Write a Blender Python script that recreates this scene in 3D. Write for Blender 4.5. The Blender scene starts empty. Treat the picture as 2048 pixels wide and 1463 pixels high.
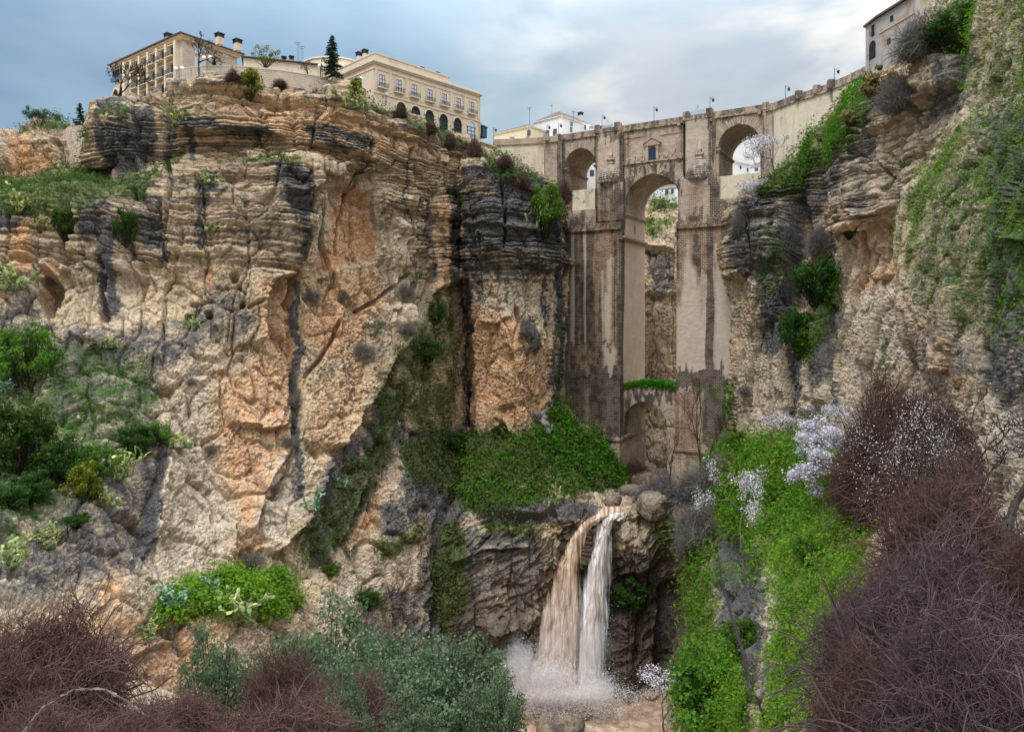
import bpy, math, random
import numpy as np
from mathutils import Vector, Matrix
R = math.radians
rng = np.random.default_rng(7)
random.seed(7)
SC = bpy.context.scene
COL = SC.collection
F = 1450.0; CX = 1024.0; CY = 660.0          # lens in photo pixels, horizon row
DETAIL = 1.0
# ------------------------------------------------------------ camera
cam_d = bpy.data.cameras.new("camera"); cam = bpy.data.objects.new("camera", cam_d); COL.objects.link(cam)
cam.rotation_euler = (R(90), 0, 0)
cam_d.sensor_width = 36; cam_d.lens = 36*F/2048; cam_d.shift_y = -(731.5-CY)/2048
cam_d.clip_start = 0.1; cam_d.clip_end = 8000
SC.camera = cam
SC.view_settings.view_transform = 'Standard'; SC.view_settings.look = 'None'
SC.view_settings.gamma = 1; SC.view_settings.exposure = 0.12
SC.cycles.max_bounces = 6; SC.cycles.transparent_max_bounces = 16
SC.cycles.volume_bounces = 3; SC.cycles.volume_step_rate = 2.0; SC.cycles.volume_max_steps = 128
# ------------------------------------------------------------ node helper
class NG:
    def __init__(s, tree): s.t = tree; tree.nodes.clear()
    def n(s, typ, ins=None, **kw):
        nd = s.t.nodes.new(typ)
        for k, v in kw.items():
            setattr(nd, k, v)
        for k, v in (ins or {}).items():
            if hasattr(v, 'is_output') or hasattr(v, 'links'):
                s.t.links.new(v, nd.inputs[k])
            else:
                nd.inputs[k].default_value = v
        return nd
    def math(s, op, a, b=0.5, c=None, clamp=False):
        d = {0: a, 1: b}
        if c is not None: d[2] = c
        return s.n('ShaderNodeMath', d, operation=op, use_clamp=clamp).outputs[0]
    def ss(s, x, a, b):           # smoothstep
        return s.n('ShaderNodeMapRange', {0: x, 1: a, 2: b, 3: 0.0, 4: 1.0}, interpolation_type='SMOOTHSTEP').outputs[0]
    def mix(s, f, a, b, mode='MIX'):
        nd = s.n('ShaderNodeMix', data_type='RGBA', blend_type=mode)
        for i, v in ((0, f), (6, a), (7, b)):
            if hasattr(v, 'links'): s.t.links.new(v, nd.inputs[i])
            else: nd.inputs[i].default_value = v if i == 0 else (tuple(v)+(1,))[:4]
        return nd.outputs[2]
    def noise(s, vec, scale, detail=4, rough=.55, dist=0):
        return s.n('ShaderNodeTexNoise', {'Vector': vec, 'Scale': scale, 'Detail': detail, 'Roughness': rough, 'Distortion': dist}).outputs[0]
    def mapping(s, vec, scale, loc=(0, 0, 0)):
        return s.n('ShaderNodeMapping', {'Vector': vec, 'Scale': scale, 'Location': loc}).outputs[0]
# ------------------------------------------------------------ sky and sun
SUN_EL, SUN_AZ = 60.0, 215.0     # behind the camera, a little to the left
w = bpy.data.worlds.new("World"); SC.world = w; w.use_nodes = True
g = NG(w.node_tree)
tc = g.n('ShaderNodeTexCoord').outputs['Generated']
sky = g.n('ShaderNodeTexSky', sky_type='NISHITA', sun_disc=False, sun_elevation=R(SUN_EL), sun_rotation=R(SUN_AZ))
sep = g.n('ShaderNodeSeparateXYZ', {0: tc})
dx, dy, dz = sep.outputs
n1 = g.noise(g.mapping(tc, (1.0, 1.0, 2.2), (3.1, 1.7, 0.4)), 2.6, 5, .5, .3)
n2 = g.noise(g.mapping(tc, (1.0, 1.0, 2.6), (7.3, 2.2, 5.0)), 4.6, 4, .5, .2)
# cloud cover grows to the right, and up to the right
side = g.math('ADD', g.math('MULTIPLY', dx, .85), g.math('MULTIPLY', dz, .25))
side = g.math('ADD', side, g.math('MULTIPLY', g.math('SUBTRACT', n1, .5), 1.3))
c1 = g.ss(side, -.62, -.02)
c2 = g.ss(side, -.08, .36)
col = g.mix(c1, (.15, .30, .50), (.42, .57, .69))
col = g.mix(c2, col, (.92, .91, .88))
shadowcl = g.ss(n2, .50, .68)
col = g.mix(g.math('MULTIPLY', shadowcl, .40), col, (.36, .50, .64))
def patch_cloud(px, py, r0, r1, f, c_in):
    d = Vector(((px-CX)/F, 1, (CY-py)/F)).normalized(); wob = g.math('MULTIPLY', g.math('SUBTRACT', n2, .5), .10)
    dt = g.n('ShaderNodeVectorMath', {0: tc, 1: tuple(d)}, operation='DOT_PRODUCT').outputs[1]
    return g.mix(g.math('MULTIPLY', g.ss(g.math('ADD', dt, wob), math.cos(r1), math.cos(r0)), f), c_in, (.36, .47, .58))
col = patch_cloud(1330, 110, .02, .22, .60, col); col = patch_cloud(60, 210, .02, .24, .3, col)
# overcast sky: brighter overhead and behind the camera
up = g.ss(dz, .28, .95)
back = g.ss(g.math('MULTIPLY', dy, -1.0), -.1, .7)
lum = g.math('ADD', 1.0, g.math('ADD', g.math('MULTIPLY', up, 5.2), g.math('MULTIPLY', back, -.35)))
vis = g.mix(up, col, (.62, .68, .74))
vis = g.mix(g.math('MULTIPLY', back, .8), vis, (.66, .66, .66))
vis = g.n('ShaderNodeVectorMath', {0: vis, 3: lum}, operation='SCALE').outputs[0]
b1 = g.n('ShaderNodeBackground', {'Color': vis, 'Strength': 1.0})
b2 = g.n('ShaderNodeBackground', {'Color': sky.outputs[0], 'Strength': 0.05})
mx = g.n('ShaderNodeMixShader', {0: 0.12, 1: b1.outputs[0], 2: b2.outputs[0]})
g.n('ShaderNodeOutputWorld', {0: mx.outputs[0]})
sd = bpy.data.lights.new("sun", 'SUN'); sd.energy = 1.5; sd.angle = R(10); sd.color = (1, .95, .88)
so = bpy.data.objects.new("sun", sd); COL.objects.link(so)
az = R(SUN_AZ); el = R(SUN_EL)
sdir = Vector((math.sin(az)*math.cos(el), math.cos(az)*math.cos(el), math.sin(el)))
so.rotation_euler = sdir.to_track_quat('Z', 'Y').to_euler()
# ------------------------------------------------------------ numpy noise
_perm = rng.permutation(256).astype(np.int32); _perm = np.concatenate([_perm]*3)
_g3 = rng.normal(size=(256, 3)).astype(np.float32); _g3 /= np.linalg.norm(_g3, axis=1)[:, None]
def _noise_chunk(x, y, z):
    xi = np.floor(x).astype(np.int32); yi = np.floor(y).astype(np.int32); zi = np.floor(z).astype(np.int32)
    xf = (x-xi).astype(np.float32); yf = (y-yi).astype(np.float32); zf = (z-zi).astype(np.float32)
    xi &= 255; yi &= 255; zi &= 255
    u = xf*xf*(3-2*xf); v = yf*yf*(3-2*yf); w_ = zf*zf*(3-2*zf)
    def gr(a, b, c):
        h = _perm[_perm[_perm[(xi+a) & 255]+((yi+b) & 255)]+((zi+c) & 255)]
        G = _g3[h]
        return G[..., 0]*(xf-a)+G[..., 1]*(yf-b)+G[..., 2]*(zf-c)
    x00 = gr(0,0,0)*(1-u)+gr(1,0,0)*u; x10 = gr(0,1,0)*(1-u)+gr(1,1,0)*u
    x01 = gr(0,0,1)*(1-u)+gr(1,0,1)*u; x11 = gr(0,1,1)*(1-u)+gr(1,1,1)*u
    return ((x00*(1-v)+x10*v)*(1-w_)+(x01*(1-v)+x11*v)*w_)*1.7
def noise(p, sx=1.0, sy=None, sz=None, off=0.0):
    """p (...,3); sx,sy,sz = feature size in metres"""
    sy = sx if sy is None else sy; sz = sx if sz is None else sz
    return _noise_chunk(p[..., 0]/sx+off, p[..., 1]/sy+off*1.3+11.1, p[..., 2]/sz+off*.7+5.5)
def fbm(p, s, o=3, off=0.0, sz=None):
    r = 0; a = 1.0; t = 0
    sz = s if sz is None else sz
    for i in range(o):
        r = r+a*noise(p, s/2**i, s/2**i, sz/2**i, off+i*17.3); t += a; a *= .55
    return r/t
def sstep(x, a, b):
    t = np.clip((x-a)/(b-a), 0, 1); return t*t*(3-2*t)
def hash1(i, k=0.0):
    v = np.sin(i*127.1+k*311.7+1.3)*43758.5453; return v-np.floor(v)
# ------------------------------------------------------------ pixels of the survey photo -> metres
def P(px, py, Y): return np.array([(px-CX)/F*Y, Y, (CY-py)/F*Y])
def proj(v):
    Yv = np.maximum(v[..., 1], 1e-3)
    return CX+F*v[..., 0]/Yv, CY-F*v[..., 2]/Yv
# ------------------------------------------------------------ brushes (strokes and areas, in survey coordinates)
def seg_dist(x, y, pts):
    d = np.full(x.shape, 1e9, np.float32)
    if len(pts) == 1: return np.hypot(x-pts[0][0], y-pts[0][1])
    for (x0, y0), (x1, y1) in zip(pts[:-1], pts[1:]):
        vx, vy = x1-x0, y1-y0; L = vx*vx+vy*vy+1e-6
        t = np.clip(((x-x0)*vx+(y-y0)*vy)/L, 0, 1)
        d = np.minimum(d, np.hypot(x-x0-t*vx, y-y0-t*vy))
    return d
def inside(x, y, pts):
    c = np.zeros(x.shape, bool)
    for i in range(len(pts)):
        x0, y0 = pts[i]; x1, y1 = pts[i-1]
        if y0 == y1: continue
        c ^= ((y0 > y) != (y1 > y)) & (x < (x1-x0)*(y-y0)/(y1-y0)+x0)
    return c
def _box(x, y, pts, m):
    xs = [p[0] for p in pts]; ys = [p[1] for p in pts]
    return (x > min(xs)-m) & (x < max(xs)+m) & (y > min(ys)-m) & (y < max(ys)+m)
def brush(x, y, b):
    """b = (kind, pts, width, ...) -> weight 0..1"""
    k, pts, wd = b[0], b[1], b[2]
    m = _box(x, y, pts, wd*2+2); out = np.zeros(x.shape, np.float32)
    if not m.any(): return out
    xx, yy = x[m], y[m]
    if k == 'l': w_ = sstep(seg_dist(xx, yy, pts), wd, wd*.25)
    elif k == 'p':
        d = seg_dist(xx, yy, pts+[pts[0]]); s = np.where(inside(xx, yy, pts), d, -d); w_ = sstep(s, -wd, wd)
    elif k == 'o':            # overhanging lip: strong just above the line, fades upward
        lx = [p[0] for p in pts]; ly = [p[1] for p in pts]
        dy_ = np.interp(xx, lx, ly)-yy; e = np.minimum(xx-lx[0], lx[-1]-xx)
        w_ = np.where(dy_ > -1.5, np.exp(-np.maximum(dy_, 0)/wd), 0)*sstep(e, 0, min(14, (lx[-1]-lx[0])*.25))*sstep(dy_, -1.5, 1.0)
    elif k in 'RL':           # vertical edge: R = the right side stands proud, L = the left side
        o = sorted(pts, key=lambda p: p[1]); lx = [p[0] for p in o]; ly = [p[1] for p in o]
        dx_ = xx-np.interp(yy, ly, lx); dx_ = dx_ if k == 'R' else -dx_
        e = np.minimum(yy-ly[0], ly[-1]-yy)
        w_ = np.exp(-np.maximum(dx_, 0)/wd)*sstep(dx_, -1.5, 1.5)*sstep(e, 0, min(20, (ly[-1]-ly[0])*.25))
    out[m] = w_; return out
# ------------------------------------------------------------ object helpers
def tag(o, label=None, cat=None, group=None, kind=None):
    for k, v in (('label', label), ('category', cat), ('group', group), ('kind', kind)):
        if v: o[k] = v
    return o
def empty(name, loc=(0, 0, 0), label=None, cat=None, group=None, rz=0, kind=None):
    o = bpy.data.objects.new(name, None); COL.objects.link(o); o.location = loc; o.rotation_euler = (0, 0, rz)
    o.empty_display_size = .5
    return tag(o, label, cat, group, kind)
def mesh_np(name, v, f, mat, parent=None, smooth=False, attrs=None, uv=None):
    """v (n,3), f (m,4) or (m,3) arrays"""
    v = np.ascontiguousarray(v, np.float32); f = np.ascontiguousarray(f, np.int32)
    me = bpy.data.meshes.new(name)
    me.vertices.add(len(v)); me.vertices.foreach_set('co', v.ravel())
    k = f.shape[1]; me.loops.add(f.size); me.loops.foreach_set('vertex_index', f.ravel())
    me.polygons.add(len(f)); me.polygons.foreach_set('loop_start', np.arange(0, f.size, k, dtype=np.int32))
    me.update(calc_edges=True)
    if smooth: me.polygons.foreach_set('use_smooth', np.ones(len(f), bool))
    for an, av in (attrs or {}).items():
        if av.ndim == 2:
            a = me.attributes.new(an, 'FLOAT_COLOR', 'POINT'); a.data.foreach_set('color', np.ascontiguousarray(av, np.float32).ravel())
        else:
            a = me.attributes.new(an, 'FLOAT', 'POINT'); a.data.foreach_set('value', np.ascontiguousarray(av, np.float32))
    if uv is not None:
        l = me.uv_layers.new(name='UVMap'); l.data.foreach_set('uv', np.ascontiguousarray(uv, np.float32).ravel())
    if mat: me.materials.append(mat)
    o = bpy.data.objects.new(name, me); COL.objects.link(o)
    if parent: o.parent = parent
    return o
def new_mat(name):
    m = bpy.data.materials.new(name); m.use_nodes = True; return m, NG(m.node_tree)
def out(g, bsdf, disp=None):
    o = g.n('ShaderNodeOutputMaterial'); g.t.links.new(bsdf, o.inputs[0])
# ------------------------------------------------------------ rock material
def make_rock(name="rock", pebble=1.0):
    m, g = new_mat(name)
    geo = g.n('ShaderNodeNewGeometry'); pos = geo.outputs['Position']
    a1 = g.n('ShaderNodeAttribute', attribute_name='m1'); a2 = g.n('ShaderNodeAttribute', attribute_name='m2')
    s1 = g.n('ShaderNodeSeparateColor', {0: a1.outputs['Color']}).outputs; D, G, O = s1[0], s1[1], s1[2]; Pl = a1.outputs['Alpha']
    s2 = g.n('ShaderNodeSeparateColor', {0: a2.outputs['Color']}).outputs; S, W, Tn = s2[0], s2[1], s2[2]
    big = g.noise(pos, .06, 4, .6)
    mid = g.noise(pos, .45/pebble, 5, .65)
    fine = g.noise(pos, 1.9/pebble, 8, .78)
    vert = g.noise(g.mapping(pos, (.35, .35, .035)), 1.0, 5, .6)
    layer = g.noise(g.mapping(pos, (.07, .07, 1.5)), 1.0, 6, .78)
    peb = g.n('ShaderNodeTexVoronoi', {'Vector': pos, 'Scale': 2.2/pebble, 'Randomness': 1.0}, feature='F1')
    peb2 = g.n('ShaderNodeTexVoronoi', {'Vector': pos, 'Scale': 5.0/pebble, 'Randomness': 1.0}, feature='F1')
    c = g.mix(g.ss(big, .40, .62), (.50, .385, .265), (.38, .325, .25))
    c = g.mix(g.ss(mid, .42, .66), c, (.58, .455, .31))
    # bedding tones and painted thin ledge shadows in the layered upper rock
    lay = g.mix(g.ss(layer, .44, .56), (.50, .40, .29), (.20, .16, .125))
    c = g.mix(g.math('MULTIPLY', S, .75), c, lay)
    c = g.mix(g.math('MULTIPLY', g.ss(vert, .52, .66), .45), c, (.24, .17, .12))
    oc = g.mix(fine, (.50, .26, .14), (.74, .48, .30))
    c = g.mix(g.math('MULTIPLY', O, g.ss(mid, .20, .50)), c, oc)
    pa = g.mix(fine, (.46, .385, .315), (.64, .55, .45))
    c = g.mix(g.math('MULTIPLY', Pl, g.ss(fine, .25, .50)), c, pa)
    drip = g.noise(g.mapping(pos, (.55, .55, .022)), 1.0, 4, .65)
    c = g.mix(g.math('MULTIPLY', g.math('MULTIPLY', g.ss(drip, .55, .63), g.math('ADD', .45, g.math('MULTIPLY', S, .55))), .62), c, (.075, .062, .055))
    # pebbles of mixed stone
    pc = g.n('ShaderNodeSeparateColor', {0: peb.outputs['Color']}).outputs
    ps = g.math('MULTIPLY', g.math('SUBTRACT', 1.0, g.math('MULTIPLY', S, .8)), .42)
    c = g.mix(g.math('MULTIPLY', ps, g.ss(pc[0], .60, .80)), c, (.70, .60, .49))
    c = g.mix(g.math('MULTIPLY', ps, g.ss(pc[1], .66, .86)), c, (.17, .14, .12))
    gap = g.math('MULTIPLY', g.math('MULTIPLY', ps, g.ss(peb.outputs['Distance'], .45, .80)), .35)
    c = g.mix(gap, c, (.15, .115, .09))
    # dark lichen, water stains and dark crack strokes, ragged
    rag = g.math('ADD', g.math('MULTIPLY', fine, .50), g.math('MULTIPLY', mid, .35))
    rag = g.math('ADD', rag, g.math('MULTIPLY', vert, .35))
    rag = g.math('ADD', rag, g.math('MULTIPLY', g.math('MULTIPLY', S, g.math('SUBTRACT', layer, .5)), .9))
    dk = g.ss(g.math('ADD', g.math('MULTIPLY', D, 1.12), g.math('MULTIPLY', g.math('SUBTRACT', rag, .60), 2.3)), .34, .70)
    dkc = g.mix(g.ss(fine, .42, .62), (.036, .038, .042), (.130, .130, .138))
    c = g.mix(g.math('MULTIPLY', dk, .93), c, dkc)
    # moss film
    gm = g.ss(g.math('ADD', g.math('MULTIPLY', G, .8), g.math('MULTIPLY', g.math('SUBTRACT', g.math('ADD', g.math('MULTIPLY', mid, .5), g.math('MULTIPLY', fine, .5)), .5), 2.6)), .25, .70)
    gc = g.mix(g.ss(fine, .4, .65), (.035, .055, .018), (.10, .16, .035))
    c = g.mix(g.math('MULTIPLY', gm, .85), c, gc)
    c = g.mix(g.math('MULTIPLY', W, .85), c, g.mix(fine, (.035, .026, .02), (.13, .095, .07)))
    hsv = g.n('ShaderNodeHueSaturation', {'Value': g.math('ADD', .58, g.math('MULTIPLY', fine, .76)), 'Saturation': 1.14, 'Color': c}).outputs[0]
    h = g.math('ADD', g.math('MULTIPLY', fine, .55), g.math('MULTIPLY', g.math('SUBTRACT', 1.0, peb.outputs['Distance']), .42))
    h = g.math('ADD', h, g.math('MULTIPLY', g.math('SUBTRACT', 1.0, peb2.outputs['Distance']), .18))
    bump = g.n('ShaderNodeBump', {'Strength': 1.0, 'Distance': .55*pebble, 'Height': h}).outputs[0]
    rough = g.math('SUBTRACT', .92, g.math('MULTIPLY', W, .45))
    b = g.n('ShaderNodeBsdfPrincipled', {'Base Color': hsv, 'Roughness': rough, 'Normal': bump, 'Specular IOR Level': .25})
    out(g, b.outputs[0]); return m
M_ROCK = make_rock("rock", 1.0)
M_ROCKN = make_rock("rock_near", .45)
# ------------------------------------------------------------ painted masks: where the rock is stained, dark along cracks, ochre, pale, mossy
# channels: D dark lichen and crack strokes, G moss, O ochre, P pale, S layered bedding, W wet brown
exec_masks = []
def Mk(ch, k, pts, wd, s=1.0):
    if ch in 'DGOPW' and s > 0: wd = wd*(1.9 if k == 'p' else 1.5)
    exec_masks.append((ch, (k, pts, wd), s))
# bedding (layered limestone) in the upper half
Mk('S','p',[(150,150),(1000,150),(1140,330),(1135,540),(930,540),(900,560),(830,540),(760,420),(640,420),(560,560),(420,520),(330,540),(150,560),(-80,560),(-80,240)],14,1.0)
Mk('S','p',[(640,350),(760,350),(760,540),(600,600),(640,450)],8,-.9)
Mk('S','p',[(1440,300),(1560,380),(1700,200),(1870,120),(1860,330),(1800,430),(1690,460),(1640,520),(1450,560)],12,.95)
Mk('S','p',[(-80,240),(190,240),(190,360),(-80,360)],10,.5)
Mk('S','p',[(1840,60),(1960,40),(1940,260),(1840,330)],10,.5)
# black lichen, and dark strokes along cracks and clefts
Mk('D','p',[(192,205),(300,200),(306,300),(290,350),(240,350),(205,310)],6,.95)
Mk('D','p',[(205,225),(270,220),(260,255),(215,250)],8,-.5)
Mk('D','l',[(280,175),(400,160),(480,160),(560,170),(640,185),(760,215),(860,265),(960,320)],12,.48)
Mk('D','p',[(320,215),(372,235),(400,240),(520,245),(560,262),(540,275),(430,262),(372,262),(350,255),(345,330),(328,320)],7,.75)
Mk('D','l',[(370,250),(385,320)],10,.8)
Mk('D','l',[(620,262),(690,290),(740,285)],12,.8)
Mk('D','l',[(640,250),(740,280)],10,.7)
Mk('D','p',[(545,330),(630,335),(640,350),(632,400),(625,430),(600,450),(560,400)],8,.85)
Mk('D','l',[(590,400),(612,440),(600,520)],14,.6)
Mk('D','p',[(330,330),(640,320),(620,420),(560,500),(340,500)],10,.30)
Mk('D','p',[(410,340),(445,345),(440,380),(412,420)],8,.75)
Mk('D','p',[(270,350),(330,340),(330,500),(285,500),(268,440)],8,.62)
Mk('D','p',[(148,390),(222,395),(225,480),(150,470)],8,.66)
Mk('D','p',[(184,470),(226,450),(224,640),(198,630)],6,.92)
Mk('D','l',[(325,390),(328,520)],7,.9)
Mk('D','l',[(405,360),(407,500)],6,.85)
Mk('D','p',[(-80,390),(60,400),(70,430),(20,470),(-80,480)],8,.65)
Mk('D','p',[(60,560),(75,610),(120,640),(230,660),(330,640),(400,600),(470,600),(430,680),(320,760),(330,860),(330,1000),(300,1120),(240,1180),(-80,1240),(-80,640)],16,.54)
Mk('D','p',[(120,640),(230,650),(320,640),(300,850),(180,900),(80,760)],16,.58)
Mk('D','l',[(330,880),(310,1000),(290,1090)],16,.8)
Mk('D','l',[(280,1060),(262,1140)],6,.85)
Mk('D','l',[(298,1060),(284,1130)],5,.85)
Mk('D','p',[(395,590),(420,570),(510,590),(520,660),(470,700),(400,690),(380,640)],10,.50)
Mk('D','l',[(590,560),(595,700),(592,860),(590,1000)],11,.72)
Mk('D','l',[(592,620),(594,900)],6,.9)
Mk('D','l',[(700,290),(735,335),(700,350)],8,.55)
Mk('D','p',[(640,400),(760,380),(800,500),(760,560),(745,450)],8,.40)
Mk('D','l',[(815,300),(818,440)],3.5,.9)
Mk('D','l',[(812,320),(814,345)],5,.95)
Mk('D','l',[(865,430),(862,560)],8,.6)
Mk('D','l',[(845,400),(848,530)],5,.7)
Mk('D','l',[(905,380),(912,470),(905,560)],11,.82)
Mk('D','l',[(890,440),(888,520)],5,.6)
Mk('D','l',[(720,505),(700,640)],9,.35)
Mk('D','p',[(925,330),(1010,325),(1080,350),(1130,400),(1135,520),(1100,520),(1060,500),(1000,510),(925,500)],8,.95)
Mk('D','p',[(925,360),(985,350),(990,385),(930,390)],6,-.45)
Mk('D','p',[(925,500),(1130,510),(1130,560),(925,560)],8,.55)
Mk('D','l',[(1088,540),(1090,640)],6,.8)
Mk('D','l',[(1010,400),(1015,600)],7,.6)
Mk('D','l',[(960,480),(958,600)],6,.55)
Mk('D','l',[(1045,640),(1060,690)],16,.7)
Mk('D','l',[(1122,430),(1118,600),(1114,860)],11,.93)
Mk('D','l',[(930,430),(936,600),(938,850)],5,.9)
Mk('D','p',[(1100,860),(1120,700),(1125,860)],6,.6)
Mk('D','p',[(860,880),(930,860),(960,1000),(900,1150),(850,1300),(850,1010)],12,.75)
Mk('D','p',[(930,960),(1100,980),(1200,1010),(1180,1040),(1000,1050),(930,1030)],10,.75)
Mk('D','p',[(620,960),(700,880),(760,780),(830,780),(800,900),(740,1010),(660,1130),(620,1150)],10,.62)
Mk('D','p',[(740,1000),(850,1000),(860,1060),(760,1080)],10,.6)
Mk('D','p',[(700,1180),(860,1160),(1010,1250),(980,1320),(700,1300)],14,.55)
Mk('D','p',[(870,1030),(900,1030),(950,1300),(850,1350),(840,1150)],12,.8)
# right side
Mk('D','p',[(1460,400),(1520,380),(1580,360),(1690,250),(1700,330),(1660,400),(1600,470),(1590,640),(1560,700),(1520,690),(1500,560),(1460,540)],10,.62)
Mk('D','p',[(1575,350),(1625,350),(1610,520),(1590,640),(1575,560)],7,.9)
Mk('D','p',[(1525,560),(1590,520),(1590,640),(1555,720),(1515,700)],9,.8)
Mk('D','l',[(1465,470),(1480,540),(1500,560)],10,.7)
Mk('D','l',[(1585,640),(1588,900)],9,.85)
Mk('D','l',[(1665,480),(1660,640),(1668,820)],5,.9)
Mk('D','p',[(1690,330),(1740,340),(1750,420),(1720,450),(1690,420)],8,.5)
Mk('D','p',[(1690,190),(1750,210),(1770,330),(1745,330),(1700,330)],8,.55)
Mk('D','p',[(1600,620),(1670,560),(1690,640),(1660,760),(1600,770),(1590,680)],10,.62)
Mk('D','p',[(1860,110),(1950,90),(1950,200),(1920,230),(1860,240)],10,.6)
Mk('D','p',[(1955,-60),(2100,-60),(2100,1200),(2020,900),(1960,760),(1820,740),(1800,600),(1830,430),(1940,230),(1945,120)],14,.46)
Mk('D','p',[(1960,0),(2100,0),(2100,150),(1990,240),(1950,200)],14,-.25)
Mk('D','p',[(1950,640),(2100,640),(2100,1000),(2010,900),(1980,800)],14,.50)
Mk('D','p',[(1420,1060),(1480,1020),(1530,1100),(1530,1300),(1500,1440),(1440,1300)],12,.70)
Mk('D','l',[(1530,1300),(1540,1440)],14,.55)
# ochre faces
Mk('O','p',[(667,378),(698,368),(747,387),(752,522),(690,530),(640,550),(630,560),(645,480),(652,420)],7,1.0)
Mk('O','p',[(640,550),(740,530),(770,600),(740,700),(640,720),(610,640)],16,.75)
Mk('O','p',[(530,560),(590,540),(600,700),(590,860),(560,960),(500,1060),(430,930),(440,800),(525,700)],14,.75)
Mk('O','p',[(440,740),(600,740),(580,860),(430,860)],16,.6)
Mk('O','p',[(700,720),(770,720),(750,820),(680,900),(640,900),(640,780)],16,.45)
Mk('O','p',[(470,1070),(520,1060),(540,1090),(500,1130),(478,1120)],6,.8)
Mk('O','p',[(700,980),(760,900),(770,930),(745,1060),(700,1080)],9,.85)
Mk('O','p',[(220,1080),(240,1060),(250,1200),(215,1250),(200,1200)],8,.8)
Mk('O','l',[(418,540),(415,590)],7,.8)
Mk('O','p',[(940,600),(1040,640),(1100,700),(1110,820),(1000,860),(935,850)],14,.85)
Mk('O','p',[(860,400),(925,420),(930,560),(860,600)],12,.6)
Mk('O','p',[(860,700),(930,740),(930,860),(860,870)],12,.6)
Mk('O','p',[(15,265),(90,300),(110,350),(20,350)],10,.8)
Mk('O','p',[(20,440),(60,430),(60,540),(20,560)],8,.7)
Mk('O','p',[(90,540),(120,530),(118,600),(90,620)],6,.8)
Mk('O','p',[(430,180),(640,190),(820,260),(900,330),(640,300),(430,230)],12,.38)
Mk('O','p',[(860,1180),(1000,1120),(1090,1130),(1060,1260),(960,1290)],14,.55)
Mk('O','p',[(700,1180),(840,1150),(850,1260),(700,1260)],14,.45)
Mk('O','p',[(270,1240),(340,1210),(420,1230),(360,1290),(260,1320)],10,.9)
Mk('O','p',[(1690,440),(1790,420),(1800,560),(1700,600)],12,.45)
Mk('O','p',[(1830,640),(1900,680),(1960,880),(1900,900)],12,.65)
Mk('O','p',[(1380,1200),(1420,1180),(1410,1290),(1385,1280)],5,.6)
# pale rock
Mk('P','p',[(290,680),(400,640),(430,760),(420,900),(440,1000),(470,1110),(420,1140),(310,1140),(300,1000),(330,900),(360,800)],16,.75)
Mk('P','l',[(640,360),(648,440),(632,500)],11,.85)
Mk('P','l',[(565,410),(568,500)],9,.7)
Mk('P','l',[(870,400),(872,560)],4,.9)
Mk('P','l',[(815,420),(812,560)],8,.5)
Mk('P','p',[(222,500),(265,500),(262,640),(224,660)],7,.7)
Mk('P','p',[(265,545),(328,548),(330,565),(270,565)],5,.9)
Mk('P','p',[(275,250),(300,240),(305,340),(282,345)],5,.8)
Mk('P','p',[(308,260),(330,270),(332,345),(308,345)],5,.7)
Mk('P','p',[(230,290),(290,285),(270,345),(235,340)],5,.5)
Mk('P','p',[(760,520),(820,540),(800,640),(740,700),(760,600)],12,.5)
Mk('P','p',[(900,540),(1100,560),(1110,640),(930,620)],12,.6)
Mk('P','p',[(560,900),(620,900),(600,1040),(540,1110),(520,1060)],10,.7)
Mk('P','p',[(790,970),(830,960),(860,1040),(800,1060)],8,.7)
Mk('P','p',[(650,1180),(760,1130),(850,1120),(820,1180),(680,1250)],12,.5)
Mk('P','p',[(1500,650),(1570,640),(1580,860),(1500,870),(1480,760)],10,.75)
Mk('P','p',[(1540,410),(1580,400),(1575,460),(1545,450)],6,.8)
Mk('P','p',[(1700,600),(1800,560),(1830,700),(1780,760),(1700,800),(1690,700)],14,.85)
Mk('P','p',[(1600,760),(1660,760),(1670,880),(1600,880)],10,.6)
Mk('P','p',[(1700,200),(1840,190),(1830,330),(1780,400),(1700,440)],12,.25)
Mk('P','p',[(1830,700),(1900,760),(2000,900),(2020,1000),(1900,1000),(1800,860)],14,.6)
Mk('P','p',[(1900,200),(1990,170),(2040,230),(1960,270)],12,.35)
Mk('P','p',[(1520,1130),(1600,1060),(1560,1200),(1530,1400),(1510,1300)],9,.8)
Mk('P','p',[(1480,1120),(1520,1120),(1520,1250),(1490,1300)],8,.5)
Mk('P','p',[(1600,1030),(1660,985),(1650,1010),(1600,1060)],4,.7)
# moss and ground cover
Mk('G','p',[(-80,360),(100,340),(190,330),(215,350),(300,350),(330,330),(300,400),(220,400),(150,420),(60,440),(-80,420)],10,.95)
Mk('G','l',[(300,358),(345,325),(360,310)],8,.9)
Mk('G','l',[(435,325),(490,312)],6,.7)
Mk('G','l',[(495,325),(600,322)],9,.95)
Mk('G','p',[(20,240),(100,235),(190,255),(190,285),(100,262),(40,262)],7,.9)
Mk('G','l',[(520,160),(600,160),(660,180)],6,.8)
Mk('G','l',[(720,200),(800,225),(900,280),(960,310)],9,.85)
Mk('G','l',[(210,228),(250,215)],7,.85)
Mk('G','p',[(60,700),(160,680),(300,700),(320,860),(250,950),(150,1000),(20,1100),(-80,1100),(-80,760)],20,.58)
Mk('G','l',[(140,780),(180,830),(120,860)],18,.75)
Mk('G','l',[(200,770),(300,800)],14,.6)
Mk('G','l',[(0,1010),(60,1020)],22,.7)
Mk('G','l',[(380,640),(392,650)],10,.8)
Mk('G','l',[(410,560),(400,520)],6,.6)
Mk('G','p',[(780,700),(830,640),(870,580),(910,600),(925,640),(915,760),(900,900),(860,880),(800,840),(770,900),(740,900),(750,790)],10,.66)
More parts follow.
